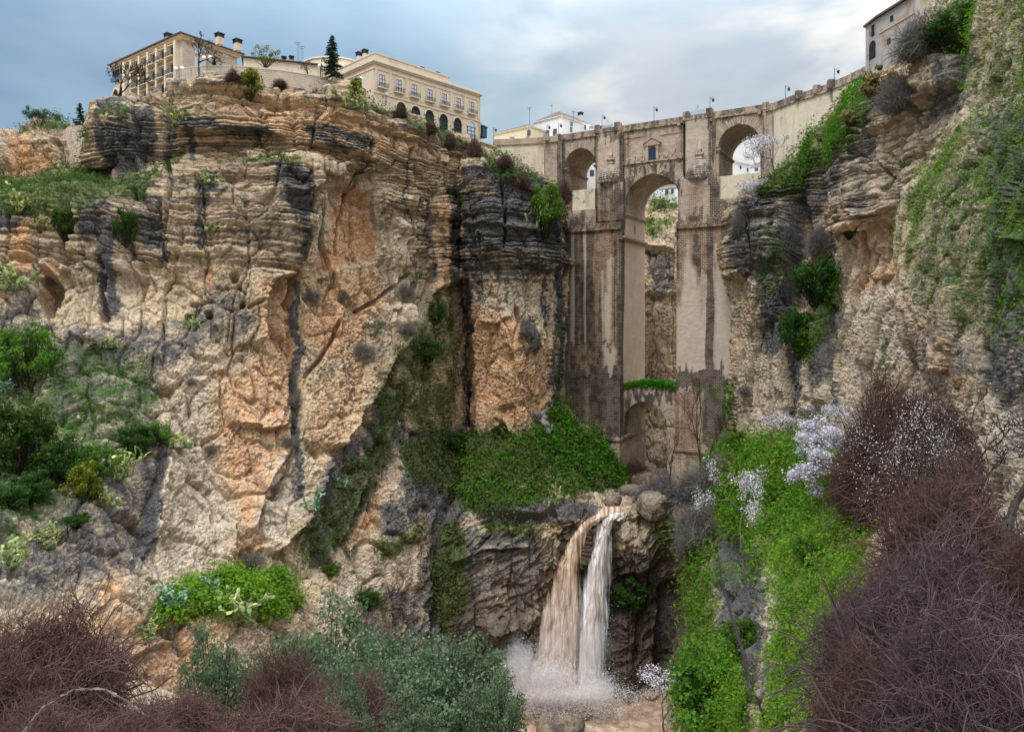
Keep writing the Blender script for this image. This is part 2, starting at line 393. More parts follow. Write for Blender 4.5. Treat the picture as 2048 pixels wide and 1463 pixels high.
Mk('G','p',[(640,1000),(720,900),(760,800),(800,800),(790,900),(740,1000),(680,1100),(600,1150),(600,1060)],12,.62)
Mk('G','p',[(740,1080),(850,1060),(840,1090),(760,1120)],6,.85)
Mk('G','p',[(790,890),(940,860),(1000,870),(1060,850),(1105,820),(1180,868),(1250,940),(1240,975),(1150,1000),(1000,1010),(900,1010),(860,970),(800,950)],8,.80)
Mk('G','p',[(930,870),(1060,860),(1040,1010),(930,1040),(890,980)],10,.93)
Mk('G','p',[(880,1050),(930,1040),(940,1200),(900,1280),(860,1200)],10,.85)
Mk('G','p',[(960,1030),(1080,1040),(1070,1080),(980,1060)],7,.8)
Mk('G','l',[(900,390),(935,420)],7,.7)
Mk('G','p',[(960,300),(1000,300),(1060,340),(1090,370),(1050,380),(980,340)],8,.92)
Mk('G','l',[(1115,640),(1120,860)],6,.85)
Mk('G','p',[(330,1180),(430,1145),(480,1135),(570,1140),(595,1220),(560,1230),(400,1230),(300,1260),(260,1290),(290,1210)],7,1.0)
Mk('G','l',[(720,1190),(760,1200)],18,.8)
Mk('G','l',[(655,1130),(668,1140)],10,.9)
# right side greens
Mk('G','p',[(1500,390),(1560,330),(1620,260),(1690,200),(1730,150),(1760,230),(1690,300),(1640,340),(1600,380),(1520,400)],8,.88)
Mk('G','p',[(1520,430),(1570,450),(1580,560),(1530,640),(1510,560)],10,.5)
Mk('G','p',[(1700,220),(1745,230),(1730,290),(1690,320)],8,.7)
Mk('G','p',[(1600,680),(1680,520),(1690,560),(1660,660),(1600,740)],7,.9)
Mk('G','l',[(1770,370),(1800,350),(1820,300)],10,.6)
Mk('G','l',[(1470,900),(1462,780)],8,.85)
Mk('G','p',[(1880,20),(1950,-20),(1945,90),(1900,110),(1870,110)],8,.95)
Mk('G','p',[(1800,480),(1815,400),(1870,330),(1930,240),(1945,260),(1900,340),(1850,420),(1830,520),(1815,560)],8,.95)
Mk('G','p',[(1820,400),(1950,260),(2100,150),(2100,700),(2000,640),(1900,600),(1830,560)],16,.60)
Mk('G','p',[(1990,420),(2100,350),(2100,640),(2030,600)],14,.95)
Mk('G','l',[(1960,350),(2000,400)],22,.85)
Mk('G','p',[(1900,560),(1960,560),(1960,640),(1900,640)],14,.75)
Mk('G','p',[(1880,100),(1960,-30),(2100,-60),(2100,100)],14,.35)
Mk('G','l',[(1770,680),(1765,740)],8,.8)
Mk('G','p',[(1430,910),(1500,890),(1640,870),(1720,900),(1740,980),(1650,1010),(1600,1060),(1540,1140),(1500,1100),(1450,1050),(1420,1000)],10,.85)
Mk('G','p',[(1560,1080),(1640,1020),(1720,960),(1760,1100),(1660,1463),(1540,1463),(1545,1300)],10,.82)
Mk('G','p',[(1290,1060),(1400,990),(1430,1060),(1400,1120),(1310,1090)],10,.75)
Mk('G','p',[(1380,1080),(1440,1060),(1440,1300),(1380,1300)],9,.62)
Mk('G','p',[(1380,1320),(1470,1270),(1500,1400),(1510,1463),(1370,1463)],8,.95)
Mk('G','l',[(1450,1150),(1520,1160)],20,.6)
Mk('G','p',[(1290,400),(1345,395),(1345,425),(1290,430)],6,.75); Mk('G','p',[(1290,445),(1340,440),(1340,455),(1290,480)],5,.75)
Mk('G','p',[(1870,-60),(2100,-60),(2100,740),(1830,600),(1800,480),(1940,240)],14,.52)
Mk('D','p',[(1960,240),(2100,150),(2100,900),(1960,760)],14,.62)
# wet gorge walls by the fall
Mk('W','p',[(1130,1040),(1290,1040),(1400,1110),(1400,1330),(1220,1420),(1040,1420),(1080,1200)],14,.9)
Mk('W','p',[(900,1200),(1060,1210),(1060,1400),(860,1400)],14,.6)
Mk('W','p',[(1230,1040),(1310,1060),(1300,1120),(1230,1110)],8,-.6)

Mk('W','p',[(1260,950),(1460,900),(1440,1040),(1255,1036)],8,.75)
Mk('D','p',[(1225,1110),(1400,1110),(1410,1340),(1205,1410)],8,.95)
Mk('D','p',[(930,1050),(1110,1050),(1070,1290),(960,1290),(900,1180)],10,.52)
Mk('D','p',[(1290,500),(1352,500),(1352,590),(1290,590)],6,.55)
Mk('P','p',[(1290,590),(1352,590),(1352,740),(1290,740)],6,.4)
Mk('D','p',[(780,850),(930,850),(930,1040),(820,1040)],10,.7)

Mk('G','p',[(1455,1080),(1535,1060),(1545,1200),(1540,1440),(1500,1430),(1465,1290)],10,-.45)
Mk('G','p',[(1280,1090),(1370,1090),(1375,1300),(1355,1400),(1280,1400)],8,-.9)
Mk('D','p',[(1460,1100),(1530,1080),(1535,1300),(1530,1440),(1480,1300)],8,.55)
Mk('O','p',[(130,1225),(440,1235),(430,1390),(130,1390)],10,.9)
Mk('D','p',[(130,1240),(440,1240),(430,1390),(130,1390)],14,.40)

def eval_masks(v, warp=1.0):
    px, py = proj(v)
    sc = F/np.maximum(v[:, 1], 8)                     # px per metre
    wn = fbm(v, 10.0, 5, 3.0)*30+noise(v, 1.0, off=9)*7
    wm = fbm(v, 10.0, 5, 31.0)*30+noise(v, 1.0, off=77)*7
    x = px+wn*warp; y = py+wm*warp
    ch = {k: np.zeros(len(v), np.float32) for k in 'DGOPSW'}
    for c, b, s in exec_masks:
        wv = brush(x, y, b)
        if s < 0: ch[c] *= (1+s*wv)
        else: ch[c] = np.maximum(ch[c], wv*s)
    return ch
# ------------------------------------------------------------ relief
def blocks(p, sx, sz, seed=0, crack=.5):
    """angular broken faces: each cell is a flat, tilted facet"""
    q = np.stack([p[..., 0]/sx+seed*7.1, p[..., 1]/sx+seed*3.3, p[..., 2]/sz+seed*1.7], -1).astype(np.float32)
    q = q+.12*np.stack([noise(p, sx*.7, off=seed+3), noise(p, sx*.7, off=seed+13), noise(p, sx*.7, off=seed+23)], -1).astype(np.float32)
    b = np.floor(q-.5).astype(np.int32); d1 = np.full(q.shape[:-1], 9., np.float32); d2 = d1.copy(); val = np.zeros_like(d1)
    for i in (0, 1):
        for j in (0, 1):
            for k in (0, 1):
                c = b+np.array([i, j, k], np.int32); h = _perm[_perm[_perm[c[..., 0] & 255]+(c[..., 1] & 255)]+(c[..., 2] & 255)]
                gv = _g3[h]; f = c+.5+gv*.42; r_ = q-f; d = (r_*r_).sum(-1); t = _g3[(h+91) & 255]
                v = gv[..., 2]*.8+(r_*t).sum(-1)*1.1; m = d < d1
                d2 = np.where(m, d1, np.minimum(d2, d)); val = np.where(m, v, val); d1 = np.where(m, d, d1)
    return val-crack*sstep(np.sqrt(d2)-np.sqrt(d1), .10, .0)
def strata(p, warp=1.0):
    z = p[..., 2]+p[..., 0]*.035+noise(p, 38, 38, 60, 2.0)*2.2*warp+noise(p, 9, 9, 14, 6.0)*.30
    z = z+noise(p, 3.0, 3.0, 3.0, 8.0)*.12
    z = z+1.3*np.sin(z*.37)+.5*np.sin(z*1.13+1)
    bk = blocks(p, 3.6, 2.4, 5, .5)*.50+blocks(p, 9.0, 12.0, 6, .7)*1.0
    z = z+bk*.16
    d = 0
    for T, a, k in ((4.4, .78, 1), (1.7, .62, 2), (.78, .40, 3), (.36, .16, 4)):
        i = np.floor(z/T); f = z/T-i
        prof = 1-np.abs(2*f-1)**5
        rec = hash1(i, k)-.5
        lat = noise(p, 7*T, 7*T, 1e4, 20.0*k)+.5*noise(p, 2.5*T, 2.5*T, T*1.1, 3.0*k)
        d = d+a*(prof*.8*(1+.7*lat)+rec*1.15+lat*.25-sstep(np.abs(2*f-1), .80, .97)*.35)
    return d+bk
def conglom(p, s):
    rg = .45+.75*sstep(noise(p, 13*s, off=33), -.35, .35)
    d = fbm(p, 7*s, 3, 40.0)*.9*s+blocks(p, 6.0*s, 22*s, 1, .8)*.95*s+blocks(p, 2.3*s, 4.5*s, 2, .5)*.34*s
    q = np.stack([p[..., 0], p[..., 1], p[..., 2]*1.35], -1)
    b1 = np.abs(noise(q, 1.5*s, off=60)); b2 = np.abs(noise(q, .75*s, off=70)); b3 = noise(q, .42*s, off=80)
    b4 = noise(q, .24*s, off=85)
    d = d+rg*(-(b1*.30+b2*.42)*s+b3*.26*s+b4*.15*s)
    pit = noise(q, 1.9*s, off=91); d = d-sstep(pit, .42, .62)*.55*s
    return d
def ribs(p, s=1.0):
    d = noise(p, 11*s, 11*s, 70*s, 101.0)*1.5+noise(p, 4.2*s, 4.2*s, 30*s, 111.0)*.65
    cr = 1-np.clip(np.abs(noise(p, 8*s, 8*s, 60*s, 121.0))/.05, 0, 1)
    return (d-cr*1.3)*s
def broken(p, s):
    """tilted slabby rock, lower gorge"""
    q = np.stack([p[..., 0]*.8+p[..., 2]*.55, p[..., 1], p[..., 2]*.85-p[..., 0]*.5], -1)
    d = np.abs(noise(q, 5*s, 5*s, 1.6*s, 140.0))*-2.6+np.abs(noise(q, 2.2*s, 2.2*s, .7*s, 150.0))*-1.3
    d = d+fbm(p, 9*s, 3, 160.0)*3.0
    return d*s
def resample(G, nu, nv):
    """G rows x cols x 3, soft cubic through every control point"""
    def along(A, n):
        k = A.shape[0]; t = np.linspace(0, k-1, n); i = np.minimum(t.astype(int), k-2); f = (t-i)[:, None, None]
        m = np.zeros_like(A); m[1:-1] = (A[2:]-A[:-2])*.5
        # keep tangents short where neighbours are close (ledges stay ledges)
        dl = np.linalg.norm(np.diff(A, axis=0), axis=2, keepdims=True)
        lim = np.ones_like(A[..., :1]); lim[1:-1] = 1.6*np.minimum(dl[1:], dl[:-1])/(np.linalg.norm(m[1:-1], axis=2, keepdims=True)+1e-6)
        m = m*np.minimum(lim, 1)
        m[0] = (A[1]-A[0])*.7; m[-1] = (A[-1]-A[-2])*.7
        a, b, ma, mb = A[i], A[i+1], m[i], m[i+1]
        f2 = f*f; f3 = f2*f
        return a*(2*f3-3*f2+1)+ma*(f3-2*f2+f)+b*(-2*f3+3*f2)+mb*(f3-f2)
    G = along(G, nv); return along(G.transpose(1, 0, 2), nu).transpose(1, 0, 2)
PATCH = {}
def patch(name, rows, nu, nv, hb=(), s=1.0, w_str=1.0, w_con=1.0, w_rib=1.0, w_brk=0.0, mat=None, amp=1.0, warp=1.0, scatter=True, wd=None):
    Gc = np.array([[P(*c) for c in r] for r in rows])
    nu = int(nu*DETAIL); nv = int(nv*DETAIL)
    V = resample(Gc, nu, nv)
    du = np.gradient(V, axis=1); dv = np.gradient(V, axis=0)
    N = np.cross(du, dv); N /= np.linalg.norm(N, axis=2, keepdims=True)+1e-9
    flip = (N*V).sum(2).mean() > 0
    if flip: N = -N
    v = V.reshape(-1, 3); n = N.reshape(-1, 3)
    px, py = proj(v)
    wx = px+fbm(v, 6.0*s, 3, 7.0)*7; wy = py+fbm(v, 6.0*s, 3, 27.0)*7
    ch = eval_masks(v)
    h = np.zeros(len(v))
    for b in hb: h += brush(wx, wy, b[:3])*b[3]
    S = ch['S'] if wd is None else np.full(len(v), wd)
    d = h+w_rib*ribs(v, s)
    if w_str: d = d+np.where(S > .01, strata(v, warp)*S, 0)*w_str*(s if s < 1 else 1)
    d = d+conglom(v, s)*w_con*(1-.72*S)
    if w_brk: d = d+broken(v, s)*w_brk
    d *= amp
    # relief pushes mostly sideways out of the wall
    nn = n.copy(); v2 = v+nn*d[:, None]
    V2 = v2.reshape(nv, nu, 3)
    ch2 = eval_masks(v2)
    idx = np.arange(nu*nv).reshape(nv, nu)
    f = np.stack([idx[:-1, :-1], idx[1:, :-1], idx[1:, 1:], idx[:-1, 1:]], -1).reshape(-1, 4)
    if flip: f = f[:, ::-1]
    o = mesh_np(name, v2, f, mat or M_ROCK, smooth=True, attrs={
        'm1': np.stack([ch2['D'], ch2['G'], ch2['O'], ch2['P']], -1), 'm2': np.stack([ch2['S'], ch2['W'], ch2['S']*0, ch2['S']*0+1], -1)})
    tag(o, kind='structure')
    dd = np.cross(np.gradient(V2, axis=1), np.gradient(V2, axis=0)); ar = np.linalg.norm(dd, axis=2)
    n2 = dd/(ar[..., None]+1e-9); n2 = -n2 if flip else n2
    PATCH[o.name] = (v2, n2.reshape(-1, 3), ar.ravel(), ch2)
    return o
# main left cliff with its lower slope --------------------------------------------------
rowsA = [
 [(250,350,260),(245,335,240),(240,320,215),(235,305,190),(290,262,176),(420,245,173),(520,240,172),(620,245,173),(720,252,178),(820,275,190),(900,300,200),(960,320,212)],
 [(230,270,245),(225,270,222),(220,262,192),(210,250,168),(288,220,158),(400,188,155),(500,177,154),(620,188,156),(720,214,161),(820,254,171),(890,286,182),(965,318,196)],
 [(225,300,240),(220,275,215),(200,262,180),(190,258,158),(285,240,153),(400,240,149),(510,240,148),(620,250,150),(720,265,155),(810,290,165),(880,320,177),(964,330,198)],
 [(215,330,235),(210,320,205),(205,330,175),(215,330,158),(300,320,153),(410,305,149),(520,300,148),(625,310,149),(715,325,153),(805,345,164),(880,355,176),(959,370,197)],
 [(-120,395,170),(0,392,165),(100,375,161),(215,352,156),(320,342,150),(420,330,147),(520,326,146),(620,335,147),(710,352,152),(805,375,163),(875,385,175),(954,400,197)],
 [(-120,440,138),(0,428,138),(100,408,140),(210,390,139),(320,370,139),(420,345,141),(520,335,142),(620,345,145),(715,375,151),(805,400,162),(875,410,174),(954,430,196)],
 [(-120,540,130),(0,530,131),(100,520,133),(215,500,132),(325,480,133),(420,470,135),(520,465,138),(612,470,143),(715,480,151),(800,490,160),(870,500,173),(952,520,195)],
 [(-120,640,122),(0,635,124),(100,630,126),(215,620,126),(325,610,128),(420,600,130),(520,600,133),(600,600,142),(705,610,147),(790,610,156),(860,600,166),(949,620,188)],
 [(-120,760,110),(0,750,112),(100,745,114),(210,735,116),(320,730,120),(420,730,125),(520,730,129),(600,730,136),(690,730,141),(775,735,149),(860,735,160),(949,740,184)],
 [(-120,880,99),(0,870,101),(100,865,104),(205,860,107),(315,855,113),(410,850,119),(500,850,123),(595,850,130),(680,850,136),(760,850,143),(850,850,155),(949,855,180)],
 [(-120,1000,86),(0,990,89),(100,985,92),(200,980,96),(310,980,105),(405,980,112),(490,985,117),(580,990,122),(660,990,129),(745,985,136),(840,975,146),(939,970,166)],
 [(-120,1130,74),(0,1120,77),(100,1115,80),(200,1115,86),(300,1120,96),(390,1120,103),(480,1125,109),(560,1130,114),(640,1130,121),(730,1120,129),(830,1110,138),(900,1100,150)],
 [(-120,1240,64),(0,1230,66),(100,1235,70),(200,1240,76),(290,1240,86),(380,1230,93),(480,1235,99),(560,1240,106),(640,1240,114),(725,1230,123),(820,1220,132),(895,1215,146)],
 [(-120,1400,56),(0,1400,58),(100,1400,62),(200,1400,68),(290,1400,76),(380,1400,84),(480,1400,92),(560,1400,100),(640,1400,108),(720,1390,117),(815,1380,128),(890,1370,144)],
]
hA = [
 ('p',[(200,235),(300,225),(305,320),(250,345),(205,310)],18,2.5),
 ('o',[(200,318),(250,350),(300,348)],26,3.0),
 ('l',[(285,200),(300,260),(306,330)],7,-4.0),
 ('p',[(286,180),(390,172),(395,200),(300,210)],8,2.2),
 ('l',[(340,200),(345,260),(350,330)],10,-3.0),
 ('o',[(372,262),(440,266),(520,262),(580,280)],18,2.6),
 ('o',[(400,205),(470,196),(540,205),(640,225)],10,2.0),
 ('o',[(620,292),(700,320),(740,330)],20,2.5),
 ('o',[(640,250),(760,270),(850,300)],10,1.6),
 ('l',[(345,340),(333,420),(328,535)],6,-2.6),
 ('R',[(326,390),(330,470),(327,550)],26,2.0),
 ('l',[(270,380),(265,470),(262,540)],7,-3.0),
 ('R',[(223,395),(226,500),(222,650)],20,3.2),
 ('l',[(205,520),(212,640)],14,-3.0),
 ('l',[(150,400),(140,480),(120,540)],12,-3.0),
 ('l',[(96,560),(104,600)],22,-6.0),('l',[(84,590),(100,620)],16,-4.0),
 ('l',[(25,440),(22,560)],6,-1.5),
 ('l',[(408,350),(410,430),(405,500)],5,-1.6),
 ('l',[(283,537),(310,538)],13,-2.8),('l',[(135,525),(150,530)],14,-2.0),
 ('l',[(465,550)],12,-3.2),('l',[(475,570)],9,-3.0),('l',[(487,605)],10,-3.0),('l',[(420,633)],10,-3.0),
 ('l',[(380,604),(420,602)],7,-2.2),('l',[(372,630),(386,630)],7,-2.4),('l',[(500,612),(520,606)],6,-2),('l',[(446,568),(490,580)],5,-1),
 ('l',[(318,778),(345,780)],12,-2.2),
 ('L',[(590,535),(545,560),(525,590),(524,700)],34,3.4),
 ('p',[(530,575),(590,545),(588,700),(535,700)],14,-1.6),
 ('l',[(592,545),(588,580),(584,610)],9,-5.0),
 ('l',[(584,610),(592,760),(590,900)],10,-2.2),
 ('R',[(605,600),(600,760),(596,900)],26,1.2),
 ('o',[(555,395),(600,400),(640,372)],34,2.6),
 ('L',[(640,350),(634,430),(612,500),(590,545)],44,2.4),
 ('R',[(660,370),(655,430),(640,500),(628,560)],14,-1.0),
 ('p',[(667,380),(700,366),(748,386),(752,522),(690,528),(640,552),(648,470),(655,420)],7,-2.6),
 ('l',[(705,345),(700,400),(690,450),(682,504)],4,-2.2),
 ('l',[(735,290),(720,340),(702,400)],7,-2.4),
 ('R',[(748,386),(745,450),(752,530)],26,1.5),
 ('l',[(812,300),(815,420),(812,540)],4,-2.2),('L',[(830,380),(818,460),(812,545)],22,2.0),
 ('l',[(845,410),(850,470),(843,535)],5,-3.0),('l',[(868,355),(850,420)],4,-2.5),
 ('p',[(862,380),(918,400),(915,560),(862,585)],7,2.6),
 ('l',[(912,470),(905,600)],7,-3.0),
 ('l',[(820,548),(775,585),(719,622)],6,-2.6),
 ('l',[(679,648),(650,700),(611,755)],6,-2.4),
 ('l',[(830,570),(825,640),(818,670)],9,-3.0),
 ('L',[(832,600),(817,670),(785,720),(759,768),(722,824),(700,860),(664,910)],46,3.6),
 ('L',[(664,910),(640,960),(611,1021),(596,1051),(550,1116)],34,3.0),
 ('l',[(590,900),(570,950),(540,1000)],6,-2.0),('L',[(575,898),(550,945),(523,990),(500,1080)],34,2.2),
 ('l',[(466,1060),(470,1100),(478,1122)],6,-3.0),('l',[(488,1100),(520,1110)],10,-1.6),
 ('L',[(470,1040),(468,1080),(474,1120)],20,1.6),
 ('o',[(450,850),(520,862),(580,852)],34,2.0),
 ('L',[(330,900),(310,1000),(290,1100)],14,-1.5),('R',[(322,900),(312,1000),(300,1090)],30,2.0),
 ('l',[(766,880),(740,960),(712,1040),(700,1080)],12,-2.4),('L',[(760,890),(720,990),(690,1080)],12,1.5),
 ('l',[(838,700),(830,780),(800,850)],8,-1.5),
 ('l',[(860,560),(845,620)],6,-3.0),
 ('o',[(300,1262),(340,1240),(420,1240)],14,1.8),('o',[(260,1310),(300,1295),(350,1285)],10,1.5),
]
patch("left_cliff", rowsA, 900, 1050, hA, s=1.0, w_rib=.85)
# rock and terrace at far left, behind
rowsC = [
 [(-120,295,215),(0,302,210),(60,285,210),(120,280,208),(180,302,206),(240,340,205)],
 [(-120,300,186),(0,292,184),(55,270,182),(105,267,180),(160,286,178),(230,305,176)],
 [(-120,336,180),(0,326,178),(60,316,176),(110,316,174),(165,326,172),(235,326,171)],
 [(-120,370,174),(0,365,172),(60,360,170),(110,350,168),(170,345,166),(240,345,164)],
 [(-120,400,160),(0,400,158),(60,395,156),(110,385,154),(170,372,152),(240,365,150)],
 [(-120,440,150),(0,440,148),(60,430,146),(110,425,144),(170,400,142),(240,400,141)],
]
hC = [('l',[(48,260),(50,350)],5,-3),('l',[(120,290),(150,340)],8,-3),('p',[(0,280),(45,280),(45,350),(0,350)],8,1.5),('p',[(55,285),(125,290),(125,350),(58,350)],8,1.6)]
patch("far_left_rock", rowsC, 300, 180, hC)
# centre buttress --------------------------------------------------------------------------
rowsB = [
 [(905,330,215),(960,325,210),(1010,335,210),(1060,368,212),(1100,395,213),(1150,430,215),(1170,450,222)],
 [(905,345,205),(930,338,184),(985,322,184),(1045,345,188),(1090,375,194),(1130,420,200),(1160,450,214)],
 [(908,380,200),(924,375,178),(985,365,176),(1050,370,178),(1095,400,186),(1128,440,197),(1160,470,212)],
 [(910,440,198),(924,440,176),(980,430,172),(1045,430,173),(1100,445,181),(1126,470,195),(1160,490,212)],
 [(914,520,198),(926,520,175),(980,520,171),(1045,520,171),(1100,525,179),(1124,540,194),(1158,550,212)],
 [(918,600,198),(932,600,176),(985,600,171),(1045,600,171),(1098,600,179),(1120,610,194),(1155,620,212)],
 [(922,700,198),(944,700,175),(990,700,170),(1045,700,169),(1095,700,177),(1116,705,192),(1152,710,212)],
 [(922,800,196),(944,800,174),(990,800,169),(1050,800,168),(1095,800,176),(1115,800,191),(1150,800,212)],
 [(925,950,192),(944,940,171),(990,940,166),(1050,940,165),(1100,940,173),(1120,940,188),(1150,940,210)],
]
hB = [
 ('o',[(930,372),(985,370),(1010,380),(1060,372)],14,2.2),('o',[(926,452),(1000,455),(1030,462),(1110,468)],26,1.8),
 ('l',[(1003,375),(1005,420),(1012,470),(1008,500)],4,-2.4),('o',[(930,395),(980,392),(1004,398)],10,1.2),
 ('l',[(960,470),(962,510)],4,-1.6),('p',[(975,480),(1005,480),(1005,500),(975,500)],4,1.6),
 ('l',[(935,395),(932,440)],4,-1.5),('o',[(928,560),(1010,556),(1110,560)],12,.8),
 ('l',[(930,560),(935,640),(940,800)],6,-2.0),
 ('o',[(955,640),(1000,650),(1030,630)],24,1.6),('l',[(1036,620),(1045,660)],9,-1.8),
 ('l',[(985,670),(975,740),(968,800)],5,-1.2),('o',[(1040,700),(1080,690),(1100,670)],16,1.4),
 ('l',[(1085,560),(1090,640)],5,-.8),('R',[(1010,640),(1020,700),(1040,760)],30,1.0),
 ('p',[(925,318),(975,322),(972,350),(930,352)],6,1.6),('p',[(985,330),(1020,335),(1015,352),(985,350)],5,1.4),
]
patch("centre_buttress", rowsB, 300, 640, hB, w_rib=.8)
# gorge floor shelf, green apron and the rock walls round the waterfall ------------------
rowsE = [
 [(760,860,172),(870,850,178),(960,840,178),(1060,800,180),(1105,800,190),(1160,830,205),(1230,880,215),(1300,900,222),(1370,915,222),(1430,900,205),(1490,880,185)],
 [(760,900,160),(870,895,168),(960,880,167),(1060,848,170),(1105,830,177),(1180,880,183),(1245,945,188),(1300,960,190),(1370,950,186),(1430,930,175),(1490,910,165)],
 [(770,960,150),(870,960,157),(960,950,157),(1050,940,160),(1110,935,165),(1180,950,169),(1240,985,171),(1300,990,172),(1370,975,168),(1430,955,160),(1490,930,152)],
 [(780,1010,143),(880,1012,148),(960,1010,150),(1050,1010,151),(1120,1018,152),(1180,1029,152),(1240,1024,152),(1300,1010,153),(1370,990,155),(1430,970,150),(1490,960,140)],
 [(785,1060,139),(880,1055,144),(965,1050,146),(1055,1046,147),(1120,1048,148),(1180,1040,149),(1240,1036,149),(1300,1040,148),(1360,1060,147),(1410,1080,140),(1470,1080,128)],
 [(790,1150,135),(885,1150,140),(970,1140,143),(1055,1135,145),(1115,1140,148),(1180,1140,151),(1240,1140,151),(1300,1140,150),(1350,1150,149),(1395,1170,142),(1440,1180,126)],
 [(790,1260,129),(885,1260,137),(970,1260,141),(1050,1255,146),(1110,1260,151),(1180,1260,153),(1240,1260,150),(1300,1270,149),(1350,1270,149),(1390,1280,142),(1430,1290,122)],
 [(790,1350,124),(885,1350,134),(965,1310,146),(1040,1300,152),(1110,1350,153),(1180,1370,152),(1240,1380,147),(1300,1380,147),(1350,1370,147),(1390,1370,140),(1430,1380,120)],
 [(790,1500,120),(885,1480,132),(965,1400,150),(1040,1420,152),(1110,1450,152),(1180,1450,150),(1240,1450,144),(1300,1450,145),(1350,1460,145),(1390,1460,138),(1430,1460,118)],
]
hE = [
 ('l',[(925,850),(915,930),(880,1040),(870,1120)],12,-4.0),('l',[(870,1090),(890,1180),(860,1290)],16,-4.0),
 ('o',[(960,1030),(1040,1035),(1120,1032)],16,3.0),('o',[(900,1130),(960,1100),(1060,1090)],20,2.0),
 ('o',[(960,1260),(1040,1240),(1080,1200)],34,4.0),
 ('p',[(1180,1045),(1225,1045),(1228,1120),(1205,1160),(1170,1140)],10,1.6),
 ('p',[(1235,1060),(1300,1060),(1310,1130),(1240,1150)],14,3.0),
 ('l',[(1340,1180),(1330,1330)],24,-4.0),('l',[(1290,1200),(1270,1320)],10,-2),
 ('p',[(1215,1230),(1265,1220),(1265,1390),(1215,1390)],12,2.5),
]
patch("gorge_rocks", rowsE, 620, 620, hE, w_rib=.4, w_con=.8, w_brk=.55)
# far side of the gorge seen through the bridge ------------------------------------------
rowsK = [
 [(1200,420,275),(1270,405,265),(1310,392,262),(1345,385,262),(1400,390,262),(1480,400,270)],
 [(1200,470,262),(1270,450,255),(1310,440,250),(1345,435,252),(1400,440,252),(1480,450,262)],
 [(1200,520,248),(1270,515,243),(1310,500,240),(1345,495,242),(1400,500,244),(1480,510,252)],
 [(1200,600,243),(1270,600,238),(1310,600,235),(1345,600,237),(1400,600,240),(1480,610,248)],
 [(1200,720,240),(1270,720,235),(1310,720,233),(1345,720,235),(1400,720,238),(1480,720,245)],
 [(1200,850,234),(1270,850,230),(1310,850,226),(1345,850,226),(1400,850,230),(1480,850,238)],
 [(1200,960,215),(1270,960,210),(1310,955,205),(1345,950,205),(1400,950,212),(1480,950,225)],
]
patch("far_cliff", rowsK, 220, 420, [('o',[(1270,500),(1350,505)],10,2.5),('o',[(1280,588),(1360,590)],30,2.5)], wd=.25)
# right-hand cliff beside the bridge --------------------------------------------------------
rowsG = [
 [(1440,450,215),(1500,400,205),(1560,340,200),(1620,270,190),(1680,210,182),(1740,150,175),(1790,120,165)],
 [(1446,440,190),(1478,415,177),(1530,378,170),(1590,325,164),(1650,250,158),(1710,180,150),(1750,150,142)],
 [(1450,490,190),(1478,480,172),(1530,440,166),(1590,420,161),(1650,380,153),(1700,340,144),(1740,330,136)],
 [(1448,560,188),(1470,550,168),(1525,540,161),(1590,530,157),(1650,500,147),(1700,490,137),(1740,480,130)],
 [(1452,650,187),(1475,645,167),(1525,640,159),(1590,640,153),(1645,630,143),(1700,620,133),(1740,620,126)],
 [(1455,750,186),(1475,750,165),(1530,750,156),(1590,750,149),(1645,750,139),(1700,750,129),(1740,750,122)],
 [(1455,850,184),(1478,850,162),(1530,850,153),(1590,850,146),(1645,850,136),(1700,850,126),(1740,850,119)],
 [(1455,950,180),(1478,950,158),(1530,950,148),(1590,950,141),(1645,950,131),(1700,950,121),(1740,950,114)],
]
hG = [
 ('l',[(1600,350),(1600,450),(1585,560),(1582,700),(1586,880)],14,-8.0),('l',[(1610,380),(1605,500)],22,-4.0),
 ('p',[(1510,430),(1575,395),(1585,520),(1560,640),(1500,660),(1495,560)],10,2.2),
 ('l',[(1500,470),(1520,520),(1510,545)],6,-2.6),('l',[(1495,560),(1506,590),(1500,680)],5,-2.4),
 ('p',[(1462,500),(1495,480),(1500,550),(1470,560)],8,1.6),('o',[(1462,552),(1490,560),(1502,545)],12,1.6),
 ('l',[(1663,450),(1655,560),(1665,640),(1665,830)],5,-3.0),
 ('p',[(1598,680),(1660,560),(1662,800),(1600,860)],12,3.0),
 ('o',[(1600,690),(1640,670),(1660,640)],8,1.0),('L',[(1586,640),(1584,760),(1586,880)],26,1.5),
 ('l',[(1525,600),(1510,700),(1490,860)],7,-1.6),
]
patch("bridge_side_cliff", rowsG, 330, 640, hG, w_rib=1.2)
# tall right cliff, nearer ---------------------------------------------------------------------
rowsH = [
 [(1700,260,170),(1730,190,150),(1770,150,135),(1830,90,125),(1890,20,118),(1960,-80,110),(2020,-120,105)],
 [(1690,260,150),(1695,235,124),(1745,190,117),(1810,130,110),(1870,60,104),(1935,-30,98),(1990,-60,94)],
 [(1690,330,145),(1676,330,119),(1740,310,111),(1800,280,105),(1855,250,99),(1920,200,93),(1980,180,90)],
 [(1690,430,143),(1672,430,115),(1735,415,107),(1790,400,102),(1840,380,97),(1920,360,92),(1980,350,88)],
 [(1700,490,143),(1684,490,115),(1735,490,108),(1785,490,103),(1835,480,98),(1920,470,93),(1980,460,88)],
 [(1706,600,143),(1690,600,113),(1735,600,106),(1790,600,100),(1845,600,95),(1920,600,90),(1980,600,86)],
 [(1700,720,140),(1678,720,110),(1735,720,102),(1790,720,95),(1850,720,88),(1930,720,80),(1990,720,76)],
 [(1690,840,135),(1666,840,106),(1735,840,97),(1800,840,89),(1870,840,80),(1950,850,70),(2020,860,64)],
 [(1690,980,130),(1664,980,100),(1735,980,90),(1810,980,80),(1890,980,70),(1980,980,60),(2060,980,54)],
]
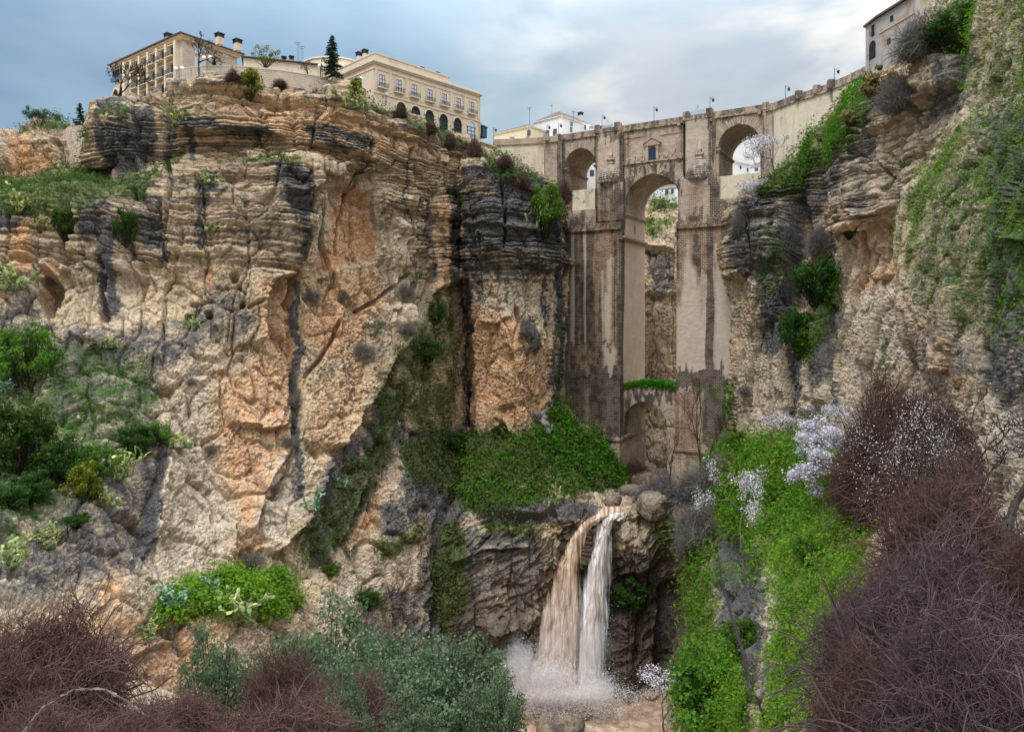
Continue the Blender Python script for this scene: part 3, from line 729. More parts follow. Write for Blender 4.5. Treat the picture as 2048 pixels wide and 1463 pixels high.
hH = [
 ('o',[(1690,420),(1740,432),(1790,425),(1815,405)],16,1.6),('o',[(1676,445),(1700,460),(1760,455)],18,1.8),
 ('l',[(1765,330),(1790,365)],4,-1.6),('l',[(1762,400),(1758,425)],4,-2),('l',[(1768,380),(1800,340),(1840,300)],5,-1.4),
 ('o',[(1700,268),(1770,262),(1830,240)],8,1.0),('o',[(1700,345),(1780,340),(1800,335)],8,.9),
 ('p',[(1850,120),(1900,105),(1945,120),(1940,180),(1860,190),(1845,160)],10,2.6),
 ('l',[(1838,180),(1842,230),(1840,340)],7,-4),('o',[(1840,215),(1880,190),(1945,185)],14,2.0),
 ('p',[(1870,-30),(1960,-60),(1950,90),(1880,110)],12,1.5),
 ('o',[(1755,560),(1780,560),(1800,545)],12,1.2),
]
patch("right_cliff", rowsH, 420, 800, hH, s=.75)
# great pebbly slab at the right edge --------------------------------------------------------------
ed = [(1968,-90,84),(1952,0,82),(1943,90,80),(1945,160,79),(1926,222,78),(1892,273,76),(1847,342,75),(1810,396,74),(1794,478,73),(1794,560,72),(1800,640,70),(1835,720,66),(1885,800,62),(1940,900,56),(1980,1000,50),(2000,1120,44)]
rowsI = [[(x+22,y,Y+22),(x,y,Y),(x+25+(2048-x)*.2,y,Y-9),(x+60+(2048-x)*.45,y,Y-17),(2060+(x-1900)*.2,y,Y*.62),(2200,y,Y*.5),(2420,y,Y*.36)] for x,y,Y in ed]
hI = [('l',[(1955,300),(2060,280)],5,-.8),('o',[(1990,470),(2040,480),(2070,470)],18,1.0),('l',[(1910,345),(1985,300)],4,-1.0)]
patch("right_slab", rowsI, 420, 820, hI, s=.5, mat=M_ROCKN, w_rib=1.2, wd=.0)
# green slope below it -----------------------------------------------------------------------------
rowsJ = [
 [(1440,905,180),(1460,895,170),(1510,885,155),(1600,865,135),(1720,840,108),(1900,800,78),(2100,760,66)],
 [(1400,960,172),(1440,928,160),(1505,905,142),(1600,892,116),(1720,880,90),(1900,880,62),(2100,900,48)],
 [(1385,1040,160),(1425,1010,148),(1500,1000,125),(1600,1000,98),(1720,985,75),(1950,960,50),(2150,1000,36)],
 [(1370,1130,150),(1398,1120,134),(1480,1115,112),(1575,1110,84),(1700,1090,60),(1980,1080,40),(2200,1080,28)],
 [(1355,1260,140),(1385,1250,122),(1470,1250,95),(1560,1245,68),(1690,1230,48),(2000,1200,32),(2250,1200,22)],
 [(1340,1380,130),(1378,1360,112),(1475,1370,82),(1565,1375,57),(1700,1370,40),(2050,1350,26),(2300,1350,18)],
 [(1330,1500,124),(1370,1480,100),(1490,1500,68),(1590,1510,45),(1740,1520,32),(2100,1520,21),(2400,1520,14)],
 [(1300,1800,110),(1350,1800,84),(1500,1900,52),(1620,1950,34),(1800,2000,24),(2200,2000,16),(2600,2000,10)],
]
hJ = [('l',[(1440,1170),(1470,1290),(1530,1440)],9,-2.0),('R',[(1520,1050),(1545,1200),(1540,1440)],30,1.6),('p',[(1450,1090),(1520,1060),(1530,1300),(1470,1290)],14,-1.0)]
patch("green_slope", rowsJ, 480, 560, hJ, s=.6, mat=M_ROCKN, w_str=0)
# ------------------------------------------------------------ ground sheets
def grid_xy(name, fn, x0, x1, y0, y1, nx, ny, mat):
    xs, ys = np.meshgrid(np.linspace(x0, x1, nx), np.linspace(y0, y1, ny)); z = fn(xs, ys)
    v = np.stack([xs, ys, z], -1).reshape(-1, 3); i = np.arange(nx*ny).reshape(ny, nx)
    f = np.stack([i[:-1, :-1], i[:-1, 1:], i[1:, 1:], i[1:, :-1]], -1).reshape(-1, 4)
    ch = np.zeros((len(v), 4), np.float32); ch[:, 1] = .35+.5*fbm(v, 6, 3); ch[:, 0] = .2
    m2 = np.zeros((len(v), 4), np.float32)
    return tag(mesh_np(name, v, f, mat, smooth=True, attrs={'m1': ch, 'm2': m2}), kind='structure')
def fore_z(x, y):
    base = np.interp(y, [-60, 0, 4, 10, 20, 30, 40, 58, 75, 100], [0, -1.7, -3.4, -6.8, -12.2, -17.8, -24, -35, -46, -76])
    side = sstep(-x, 8, 30)*sstep(y, 25, 50)*6
    v = np.stack([x, y, x*0], -1)
    return base+side+fbm(v, 8, 4)*1.6+np.abs(noise(v, 1.3))*.3
grid_xy("foreground_hillside", fore_z, -90, 34, -20, 96, 360, 300, M_ROCKN)
grid_xy("ground", lambda x, y: x*0-95, -3000, 3000, -3000, 3000, 8, 8, M_ROCK)
# town plateaux on both rims
def plateau(name, pts, zt):
    v = [(x, y, zt) for x, y in pts]+[(x, y, zt-30) for x, y in pts]; n = len(pts)
    me = bpy.data.meshes.new(name); me.from_pydata(v, [], [list(range(n))]+[[i, i+n, (i+1) % n+n, (i+1) % n] for i in range(n)]); me.materials.append(M_ROCK)
    o = bpy.data.objects.new(name, me); COL.objects.link(o); return tag(o, kind='structure')
plateau("town_plateau", [(-105,172),(-70,172),(-40,172),(-20,186),(-8,206),(12,214),(12,420),(-160,420),(-160,230)], 48.5)
plateau("old_town_plateau", [(74,152),(84,140),(130,110),(240,110),(240,230),(84,230)], 51.2)

# ============================================================ masonry building kit
def make_masonry(name, c1, c2, mort, bw=.95, bh=.42, ms=.03, stain=1.0, bump=.06):
    m, g = new_mat(name)
    uv = g.n('ShaderNodeUVMap', uv_map='UVMap').outputs[0]
    geo = g.n('ShaderNodeNewGeometry'); pos = geo.outputs['Position']
    a1 = g.n('ShaderNodeAttribute', attribute_name='m1')
    s1 = g.n('ShaderNodeSeparateColor', {0: a1.outputs['Color']}).outputs; D, G, O = s1[0], s1[1], s1[2]; Pl = a1.outputs['Alpha']
    wob = g.n('ShaderNodeVectorMath', {0: uv, 1: g.n('ShaderNodeVectorMath', {0: g.n('ShaderNodeTexNoise', {'Vector': pos, 'Scale': .8}).outputs[1], 3: .06}, operation='SCALE').outputs[0]}, operation='ADD').outputs[0]
    br = g.n('ShaderNodeTexBrick', {'Vector': wob, 'Color1': (0, 0, 0, 1), 'Color2': (1, 1, 1, 1), 'Mortar': (.5, .5, .5, 1), 'Scale': 1.0, 'Mortar Size': ms, 'Mortar Smooth': .2, 'Bias': 0.0, 'Brick Width': bw, 'Row Height': bh}, offset=.5)
    mid = g.noise(pos, .30, 5, .65); fine = g.noise(pos, 2.2, 5, .7)
    vert = g.noise(g.mapping(pos, (.75, .75, .03)), 1.0, 5, .6)
    f = g.math('ADD', g.math('MULTIPLY', br.outputs[0], .6), g.math('MULTIPLY', fine, .4))
    c = g.mix(f, c1, c2)
    c = g.mix(g.math('MULTIPLY', g.ss(mid, .40, .62), .35), c, tuple(x*.72 for x in c1))
    rust = g.mix(f, (.085, .048, .027), (.30, .175, .10))
    c = g.mix(g.math('MULTIPLY', g.ss(g.math('ADD', O, g.math('SUBTRACT', vert, .5)), .35, .75), .9), c, rust)
    c = g.mix(g.math('MULTIPLY', Pl, .85), c, g.mix(f, (.50, .43, .36), (.68, .59, .50)))
    ragg = g.math('ADD', g.math('MULTIPLY', g.math('SUBTRACT', vert, .5), 1.5), g.math('MULTIPLY', g.math('SUBTRACT', fine, .5), .8))
    dk = g.ss(g.math('ADD', g.math('MULTIPLY', D, 1.25), ragg), .36, .66)
    c = g.mix(g.math('MULTIPLY', dk, .93*stain), c, g.mix(f, (.028, .026, .028), (.105, .080, .062)))
    c = g.mix(g.math('MULTIPLY', g.ss(g.math('ADD', G, g.math('SUBTRACT', mid, .5)), .4, .7), .9), c, (.06, .10, .025))
    mo = g.mix(g.math('MULTIPLY', dk, .45), mort, (.20, .17, .13))
    c = g.mix(g.math('MULTIPLY', br.outputs[1], g.ss(g.noise(pos, .5, 3), .36, .60)), c, mo)
    h = g.math('ADD', g.math('MULTIPLY', fine, .5), g.math('MULTIPLY', br.outputs[1], -.8))
    bmp = g.n('ShaderNodeBump', {'Strength': .9, 'Distance': bump*2, 'Height': h}).outputs[0]
    b = g.n('ShaderNodeBsdfPrincipled', {'Base Color': c, 'Roughness': .9, 'Normal': bmp, 'Specular IOR Level': .2})
    out(g, b.outputs[0]); return m
M_STONE = make_masonry("bridge_masonry", (.25, .18, .135), (.57, .455, .36), (.62, .54, .45), ms=.045)
M_VOUSS = make_masonry("voussoirs", (.24, .19, .145), (.56, .47, .37), (.14, .11, .085), bw=6.0, bh=.62, ms=.07)
M_SMOOTH = make_masonry("dressed_masonry", (.56, .42, .33), (.68, .53, .43), (.58, .46, .37), ms=.02, bump=.03)
M_DOME = make_masonry("dome_brick", (.05, .042, .035), (.14, .11, .085), (.60, .53, .42), bw=.95, bh=.62, ms=.075, stain=.5)
def make_stucco():
    m, g = new_mat("old_stucco"); pos = g.n('ShaderNodeNewGeometry').outputs['Position']
    a1 = g.n('ShaderNodeAttribute', attribute_name='m1'); D = g.n('ShaderNodeSeparateColor', {0: a1.outputs['Color']}).outputs[0]
    n1 = g.noise(pos, .35, 6, .7, .6); n2 = g.noise(pos, 1.6, 6, .7); v = g.noise(g.mapping(pos, (.6, .6, .05)), 1.0, 6, .65)
    c = g.mix(n2, (.56, .49, .35), (.74, .67, .51)); c = g.mix(g.math('MULTIPLY', g.ss(v, .50, .66), .55), c, (.34, .27, .19))
    c = g.mix(g.math('MULTIPLY', g.ss(n1, .40, .60), .35), c, (.46, .41, .33)); c = g.mix(g.math('MULTIPLY', g.ss(n1, .615, .635), .9), c, g.mix(n2, (.20, .14, .10), (.42, .32, .24)))
    c = g.mix(g.math('MULTIPLY', g.ss(g.math('ADD', D, g.math('SUBTRACT', v, .5)), .3, .7), .8), c, (.10, .085, .07))
    h = g.math('ADD', n2, g.math('MULTIPLY', g.ss(n1, .615, .635), -.8))
    out(g, g.n('ShaderNodeBsdfPrincipled', {'Base Color': c, 'Roughness': .95, 'Specular IOR Level': .15, 'Normal': g.n('ShaderNodeBump', {'Strength': .9, 'Distance': .12, 'Height': h}).outputs[0]}).outputs[0]); return m
M_STUCCO = make_stucco()
def simple_mat(name, col, rough=.7, var=.12, metal=0.0, scale=1.5, spec=.3):
    m, g = new_mat(name); geo = g.n('ShaderNodeNewGeometry').outputs['Position']
    n = g.noise(geo, scale, 5, .65)
    v = g.n('ShaderNodeHueSaturation', {'Value': g.math('ADD', 1-var, g.math('MULTIPLY', n, var*2)), 'Color': tuple(col)+(1,)}).outputs[0]
    bm = g.n('ShaderNodeBump', {'Strength': .4, 'Distance': .03, 'Height': n}).outputs[0]
    b = g.n('ShaderNodeBsdfPrincipled', {'Base Color': v, 'Roughness': rough, 'Metallic': metal, 'Normal': bm, 'Specular IOR Level': spec})
    out(g, b.outputs[0]); return m
M_IRON = simple_mat("dark_iron", (.03, .035, .045), .5)
M_VOID = simple_mat("opening_shade", (.012, .013, .016), .9)  # flat dark panels that paint the shade inside openings
class MB:
    """quads and polys in local metres; every quad can be cut into cells"""
    def __init__(s, cell=None): s.v = []; s.f = []; s.uv = []; s.cell = cell
    def quad(s, a, b, c, d, uvs=None, cell=0):
        a, b, c, d = [np.asarray(q, float) for q in (a, b, c, d)]
        cell = s.cell if cell == 0 else cell
        if uvs is None:
            n = np.abs(np.cross(b-a, d-a)+np.cross(d-c, b-c)); k = int(np.argmax(n*np.array([1, 1, .8])))
            if k == 2: fn = lambda p: (p[0], p[1])
            elif k == 0: fn = lambda p: (p[1], p[2])
            else: fn = lambda p: (p[0], p[2])
            uvs = [fn(q) for q in (a, b, c, d)]
        ua, ub, uc, ud = [np.asarray(q, float) for q in uvs]
        if cell:
            nu = max(1, int(math.ceil(max(np.linalg.norm(b-a), np.linalg.norm(c-d))/cell))); nv = max(1, int(math.ceil(max(np.linalg.norm(d-a), np.linalg.norm(c-b))/cell)))
        else: nu = nv = 1
        base = len(s.v)
        for j in range(nv+1):
            y = j/nv
            for i in range(nu+1):
                x = i/nu; s.v.append((a*(1-x)+b*x)*(1-y)+(d*(1-x)+c*x)*y)
                s.uv.append((ua*(1-x)+ub*x)*(1-y)+(ud*(1-x)+uc*x)*y)
        for j in range(nv):
            for i in range(nu):
                k = base+j*(nu+1)+i; s.f.append((k, k+1, k+nu+2, k+nu+1))
    def box(s, x0, x1, y0, y1, z0, z1, skip=''):
        q = s.quad
        if 'f' not in skip: q((x0,y0,z0),(x1,y0,z0),(x1,y0,z1),(x0,y0,z1))
        if 'b' not in skip: q((x1,y1,z0),(x0,y1,z0),(x0,y1,z1),(x1,y1,z1))
        if 'l' not in skip: q((x0,y1,z0),(x0,y0,z0),(x0,y0,z1),(x0,y1,z1))
        if 'r' not in skip: q((x1,y0,z0),(x1,y1,z0),(x1,y1,z1),(x1,y0,z1))
        if 't' not in skip: q((x0,y0,z1),(x1,y0,z1),(x1,y1,z1),(x0,y1,z1))
        if 'd' not in skip: q((x0,y1,z0),(x1,y1,z0),(x1,y0,z0),(x0,y0,z0))
    def prism(s, pts, z0, z1, top=None, cell=0):
        """vertical prism over plan pts (ccw seen from above); top pts optional"""
        top = top or pts; n = len(pts); run = 0
        for i in range(n):
            a, b = pts[i], pts[(i+1) % n]; c, d = top[(i+1) % n], top[i]; L = math.hypot(b[0]-a[0], b[1]-a[1])
            s.quad((a[0],a[1],z0),(b[0],b[1],z0),(c[0],c[1],z1),(d[0],d[1],z1), [(run,z0),(run+L,z0),(run+L,z1),(run,z1)], cell); run += L
        cx = sum(p[0] for p in top)/n; cy = sum(p[1] for p in top)/n
        for i in range(n):
            a, b = top[i], top[(i+1) % n]; s.quad((cx,cy,z1),(a[0],a[1],z1),(b[0],b[1],z1),(cx,cy,z1), cell=None)
    def tube(s, p0, p1, r0, r1=None, n=6):
        p0 = np.asarray(p0, float); p1 = np.asarray(p1, float); r1 = r0 if r1 is None else r1
        d = p1-p0; L = np.linalg.norm(d)+1e-9; d = d/L; u = np.cross(d, (0, 0, 1) if abs(d[2]) < .9 else (1, 0, 0)); u /= np.linalg.norm(u); w_ = np.cross(d, u)
        for i in range(n):
            a, b = 2*math.pi*i/n, 2*math.pi*(i+1)/n
            e = lambda t: u*math.cos(t)+w_*math.sin(t)
            s.quad(p0+e(a)*r0, p0+e(b)*r0, p1+e(b)*r1, p1+e(a)*r1, [(0,0),(1,0),(1,L),(0,L)], cell=None)
        s.quad(*[p1+e(2*math.pi*k/4+.3)*r1*.9 for k in range(4)], cell=None)
    def ball(s, c, r, n=8, sz=1.0):
        c = np.asarray(c, float)
        for j in range(n//2):
            a0, a1 = -math.pi/2+math.pi*j/(n//2), -math.pi/2+math.pi*(j+1)/(n//2)
            for i in range(n):
                b0, b1 = 2*math.pi*i/n, 2*math.pi*(i+1)/n
                pt = lambda a, b: c+np.array([math.cos(a)*math.cos(b), math.cos(a)*math.sin(b), math.sin(a)*sz])*r
                s.quad(pt(a0,b0), pt(a0,b1), pt(a1,b1), pt(a1,b0), [(0,0),(1,0),(1,1),(0,1)], cell=None)
    def arch_wall(s, s0, s1, z0, z1, sc, r, zs, t0, t1, seg=28):
        """wall s0..s1, z0..z1 with a round-headed opening down to z0"""
        a0, a1 = sc-r, sc+r
        for y, fl in ((t0, 0), (t1, 1)):
            for (xa, xb) in ((s0, a0), (a1, s1)):
                if xb-xa > .01:
                    if fl: s.quad((xb,y,z0),(xa,y,z0),(xa,y,z1),(xb,y,z1))
                    else: s.quad((xa,y,z0),(xb,y,z0),(xb,y,z1),(xa,y,z1))
            for i in range(seg):
                p, q = math.pi-math.pi*i/seg, math.pi-math.pi*(i+1)/seg
                xa, xb = sc+r*math.cos(p), sc+r*math.cos(q); za, zb = zs+r*math.sin(p), zs+r*math.sin(q)
                if fl: s.quad((xb,y,zb),(xa,y,za),(xa,y,z1),(xb,y,z1))
                else: s.quad((xa,y,za),(xb,y,zb),(xb,y,z1),(xa,y,z1))
        s.quad((a0,t0,z0),(a0,t1,z0),(a0,t1,zs),(a0,t0,zs)); s.quad((a1,t1,z0),(a1,t0,z0),(a1,t0,zs),(a1,t1,zs))
        for i in range(seg):
            p, q = math.pi-math.pi*i/seg, math.pi-math.pi*(i+1)/seg
            xa, xb = sc+r*math.cos(p), sc+r*math.cos(q); za, zb = zs+r*math.sin(p), zs+r*math.sin(q)
            s.quad((xa,t0,za),(xa,t1,za),(xb,t1,zb),(xb,t0,zb), [(t0,-r*p),(t1,-r*p),(t1,-r*q),(t0,-r*q)])
        s.quad((s0,t0,z1),(s1,t0,z1),(s1,t1,z1),(s0,t1,z1)); s.quad((s0,t1,z0),(s0,t0,z0),(s0,t0,z1),(s0,t1,z1)); s.quad((s1,t0,z0),(s1,t1,z0),(s1,t1,z1),(s1,t0,z1))
    def ring(s, sc, zs, r0, r1, t0, t1, seg=28, a0=0, a1=math.pi):
        for i in range(seg):
            p, q = a1-(a1-a0)*i/seg, a1-(a1-a0)*(i+1)/seg
            c = lambda r, a, t: (sc+r*math.cos(a), t, zs+r*math.sin(a))
            ra, rb = -p*(r0+r1)/2, -q*(r0+r1)/2
            s.quad(c(r0,p,t0),c(r0,q,t0),c(r1,q,t0),c(r1,p,t0), [(0,ra),(0,rb),(r1-r0,rb),(r1-r0,ra)])
            s.quad(c(r1,p,t0),c(r1,q,t0),c(r1,q,t1),c(r1,p,t1), [(0,ra),(0,rb),(t1-t0,rb),(t1-t0,ra)])
            s.quad(c(r0,q,t0),c(r0,p,t0),c(r0,p,t1),c(r0,q,t1), [(0,rb),(0,ra),(t1-t0,ra),(t1-t0,rb)])
    def build(s, name, mat, parent=None, masks=None, world=None, smooth=False):
        v = np.array(s.v, float); f = np.array(s.f, int); uv = np.array(s.uv, float)[f.ravel()]
        at = None
        if masks is not None:
            W = world(v); at = masks(W)
        return mesh_np(name, v, f, mat, parent, smooth, attrs=at, uv=uv)
# ------------------------------------------------------------ bridge frame
BA = np.array([12.75, 203.1]); BANG = R(-30); BD = np.array([math.cos(BANG), math.sin(BANG)]); BN = np.array([-BD[1], BD[0]])
def Bs(px, t=0.0):
    k = (px-CX)/F; o = BA+BN*t
    return (k*o[1]-o[0])/(BD[0]-k*BD[1])
def Bz(px, py, t=0.0):
    s_ = Bs(px, t); return (CY-py)/F*(BA[1]+BD[1]*s_+BN[1]*t)
def Bw(v):
    o = np.empty_like(v); o[:, 0] = BA[0]+BD[0]*v[:, 0]+BN[0]*v[:, 1]; o[:, 1] = BA[1]+BD[1]*v[:, 0]+BN[1]*v[:, 1]; o[:, 2] = v[:, 2]; return o
bm_masks = []
def Bm(ch, k, pts, wd, s=1.0): bm_masks.append((ch, (k, pts, wd), s))
def BMASK(W):
    px, py = proj(W); x = px+noise(W, 2.0, 2.0, 12.0, 5)*3.0; y = py+noise(W, 2.0, off=9)*5+noise(W, .8, .8, 9, off=19)*26
    ch = {k: np.zeros(len(W), np.float32) for k in 'DGOP'}
    for c, b, s_ in bm_masks:
        w_ = brush(x, y, b); ch[c] = ch[c]*(1+s_*w_) if s_ < 0 else np.maximum(ch[c], w_*s_)
    return {'m1': np.stack([ch['D'], ch['G'], ch['O'], ch['P']], -1)}
# left shaft stains
Bm('O','p',[(1130,455),(1246,455),(1246,870),(1130,870)],3,.85); Bm('D','p',[(1128,768),(1250,768),(1250,872),(1128,872)],3,.38)
Bm('D','p',[(1190,365),(1250,365),(1250,455),(1190,455)],4,.45); Bm('O','p',[(1190,365),(1230,365),(1230,455),(1190,455)],4,.8)
Bm('D','p',[(1225,385),(1252,370),(1252,455),(1232,455)],4,.75)
for x0, x1, y0, y1, s_ in ((1131,1141,460,690,.7),(1149,1157,460,690,.75),(1160,1166,460,690,.8),(1171,1188,460,690,.65),(1226,1234,480,690,.5),(1236,1248,455,800,1.0),(1130,1136,690,870,.8),(1180,1205,560,740,.45),(1131,1180,745,870,.45),(1190,1248,740,870,.6),(1140,1150,690,760,.5)):
    Bm('D','p',[(x0,y0),(x1,y0),(x1,y1),(x0,y1)],2.5,s_)
for x0, x1, y0, y1, s_ in ((1143,1149,462,695,.9),(1166,1171,462,690,.9),(1172,1176,500,690,.6),(1202,1206,530,690,.8),(1208,1220,600,690,.9),(1214,1222,520,600,.8),(1207,1232,700,744,.9),(1171,1175,715,742,.8),(1173,1176,780,860,.7),(1220,1228,820,868,.7)):
    Bm('P','p',[(x0,y0),(x1,y0),(x1,y1),(x0,y1)],2,s_)
Bm('D','p',[(1128,740),(1248,745),(1248,768),(1128,766)],3,.8); Bm('G','l',[(1130,757),(1230,762)],3,.5)
Bm('D','l',[(1130,692),(1245,694)],2.5,.9); Bm('D','l',[(1180,872),(1246,876)],4,.9)
# right shaft
Bm('O','p',[(1350,450),(1470,440),(1470,560),(1440,520),(1400,560),(1350,620)],5,.85)
Bm('P','p',[(1366,560),(1374,480),(1384,540),(1398,560),(1402,620),(1412,600),(1414,745),(1352,745),(1354,640)],3,.75)
Bm('P','p',[(1430,560),(1466,520),(1468,745),(1430,740)],3,.85); Bm('P','l',[(1432,470),(1434,560)],2.5,.8)
for x0, x1, y0, y1, s_ in ((1414,1426,445,600,.95),(1411,1427,600,740,.95),(1350,1358,455,560,.7),(1384,1400,460,540,.5),(1400,1404,480,585,.8),(1440,1470,450,510,.5)):
    Bm('D','p',[(x0,y0),(x1,y0),(x1,y1),(x0,y1)],2.5,s_)
Bm('D','p',[(1350,735),(1465,745),(1462,790),(1350,775)],4,.75); Bm('D','p',[(1400,780),(1465,790),(1465,900),(1400,890)],4,.55); Bm('O','p',[(1350,780),(1400,780),(1400,930),(1350,930)],4,.7)
Bm('G','p',[(1390,775),(1450,782),(1450,798),(1390,790)],4,.9)
# upper walls
Bm('D','p',[(1112,250),(1245,228),(1440,200),(1740,130),(1740,155),(1560,222),(1430,240),(1240,280),(1115,292)],3,.42)
for x, y0, y1, s_ in ((1118,290,420,.9),(1126,290,420,.7),(1190,280,360,.75),(1242,270,345,.95),(1248,280,400,.7),(1365,240,340,.5),(1420,240,370,.9),(1428,250,330,.7),(1527,230,350,.6)):
    Bm('D','l',[(x,y0),(x,y1)],5,s_)
Bm('O','p',[(1240,270),(1262,262),(1262,320),(1240,335)],4,.6); Bm('O','p',[(1372,360),(1430,355),(1438,445),(1372,450)],4,.55); Bm('D','p',[(1420,360),(1440,360),(1436,430),(1420,430)],4,.8)  # last dark area paints the shaded chamfer side of the right buttress
Bm('D','l',[(1242,330),(1362,316)],4,.9); Bm('D','p',[(1255,335),(1300,322),(1345,335),(1362,370),(1350,390),(1300,345),(1260,400)],3,.35)
Bm('D','p',[(1320,330),(1350,345),(1365,380),(1355,400),(1340,360)],3,.8); Bm('D','p',[(1252,360),(1290,330),(1300,328),(1262,380),(1252,420)],3,.5)
Bm('D','p',[(1140,420),(1190,418),(1190,440),(1140,440)],3,.45); Bm('D','p',[(1128,436),(1246,436),(1246,458),(1128,458)],3,.55)
Bm('D','p',[(1438,395),(1490,390),(1490,445),(1425,450)],4,.5); Bm('D','p',[(1350,430),(1470,420),(1470,452),(1350,455)],3,.5)
Bm('O','p',[(1255,300),(1440,240),(1440,262),(1250,300)],4,.25)
Bm('P','p',[(1195,270),(1236,262),(1236,340),(1195,350)],5,.35); Bm('P','p',[(1372,245),(1416,240),(1416,320),(1372,330)],5,.45)
Bm('D','p',[(1248,780),(1352,780),(1352,800),(1248,812)],4,.55); Bm('D','l',[(1256,780),(1252,870)],5,.8); Bm('D','l',[(1300,785),(1302,802)],5,.8)
Bm('D','l',[(1246,872),(1300,860)],4,.6)
Bm('D','l',[(1586,200),(1640,185),(1720,150)],5,.45); Bm('D','l',[(1662,180),(1664,240)],5,.7); Bm('O','l',[(1664,200),(1666,250)],5,.7)
ZT = 54.5; ZC = 52.75; TB = 15.0
bridge = empty("stone_bridge", (BA[0], BA[1], 0), "tall stone arch bridge with three upper arches spanning the deep gorge", "bridge", rz=BANG)
def Bbuild(mb, name, mat=None, label=None):
    o = mb.build(name, mat or M_STONE, bridge, BMASK, Bw)
    if label: o['label'] = label
    return o
C = .55
jL, jR = Bs(1251), Bs(1360)
sc = (jL+jR)/2; r = (jR-jL)/2; zcr = Bz(1305, 349); zs = zcr-r
# centre wall with the great arch
m = MB(C); cl, cr_ = Bs(1241), Bs(1366)
m.arch_wall(cl, cr_, -16, ZC, sc, r, zs, 0, TB); Bbuild(m, "centre_wall")
m = MB(.5); m.ring(sc, zs, r, r+2.9, -.28, .02, 36); Bbuild(m, "arch_ring", M_VOUSS); m = MB(); m.box(sc-.55, sc+.55, -.75, -.28, zs+r+.1, zs+r+2.3); Bbuild(m, "keystone")
m = MB(.6); m.box(cl, cr_, -.5, .0, Bz(1300,323)-.25, Bz(1300,323)+.2); m.box(cl+.6, Bs(1288), -.16, 0, Bz(1260,277), Bz(1260,277)+.3); m.box(Bs(1318), cr_-.6, -.16, 0, Bz(1340,268), Bz(1340,268)+.3); Bbuild(m, "string_course")
# niche with window
z0n, z1n = Bz(1305,322), Bz(1305,293); sn = Bs(1305); m = MB(.5)
m.box(sn-1.75, sn-1.05, -.45, 0, z0n, z1n+.2); m.box(sn+1.05, sn+1.75, -.45, 0, z0n, z1n+.2); m.box(sn-2.1, sn+2.1, -.6, 0, z1n+.2, z1n+.75)
zp = z1n+.75
m.quad((sn-2.3,-.6,zp),(sn+2.3,-.6,zp),(sn+.1,-.6,zp+1.35),(sn-.1,-.6,zp+1.35)); m.quad((sn-2.5,-.8,zp),(sn-2.5,0,zp),(sn,0,zp+1.6),(sn,-.8,zp+1.6)); m.quad((sn+2.5,0,zp),(sn+2.5,-.8,zp),(sn,-.8,zp+1.6),(sn,0,zp+1.6))
m.quad((sn-2.5,-.8,zp-.12),(sn-2.5,-.8,zp+.05),(sn,-.8,zp+1.65),(sn,-.8,zp+1.35)); m.quad((sn+2.5,-.8,zp-.12),(sn+2.5,-.8,zp+.05),(sn,-.8,zp+1.65),(sn,-.8,zp+1.35))
m.box(sn-2.9, sn-2.2, -.3, 0, z0n, z0n+1.4); m.box(sn+2.2, sn+2.9, -.3, 0, z0n, z0n+1.4)
Bbuild(m, "niche_surround")
m = MB(); zz = z1n-1.15
m.quad((sn-.95,-.06,z0n+.2),(sn+.95,-.06,z0n+.2),(sn+.95,-.06,zz),(sn-.95,-.06,zz))
for i in range(8):
    a, b = math.pi-math.pi*i/8, math.pi-math.pi*(i+1)/8
    m.quad((sn,-.06,zz),(sn+.95*math.cos(a),-.06,zz+.95*math.sin(a)),(sn+.95*math.cos(b),-.06,zz+.95*math.sin(b)),(sn,-.06,zz), cell=None)
nw = m.build("window", simple_mat("niche_window_glass", (.02, .03, .07), .25), bridge); nw['label'] = "dark blue arched window in the pedimented niche"
m = MB(); m.box(sn-.05, sn+.05, -.14, -.07, z0n+.2, zz+.9)
for k in range(4): m.box(sn-.93, sn+.93, -.13, -.07, z0n+.9+k*.75, z0n+.98+k*.75)
m.build("frame", simple_mat("blue_frame", (.06, .10, .20), .6), nw)
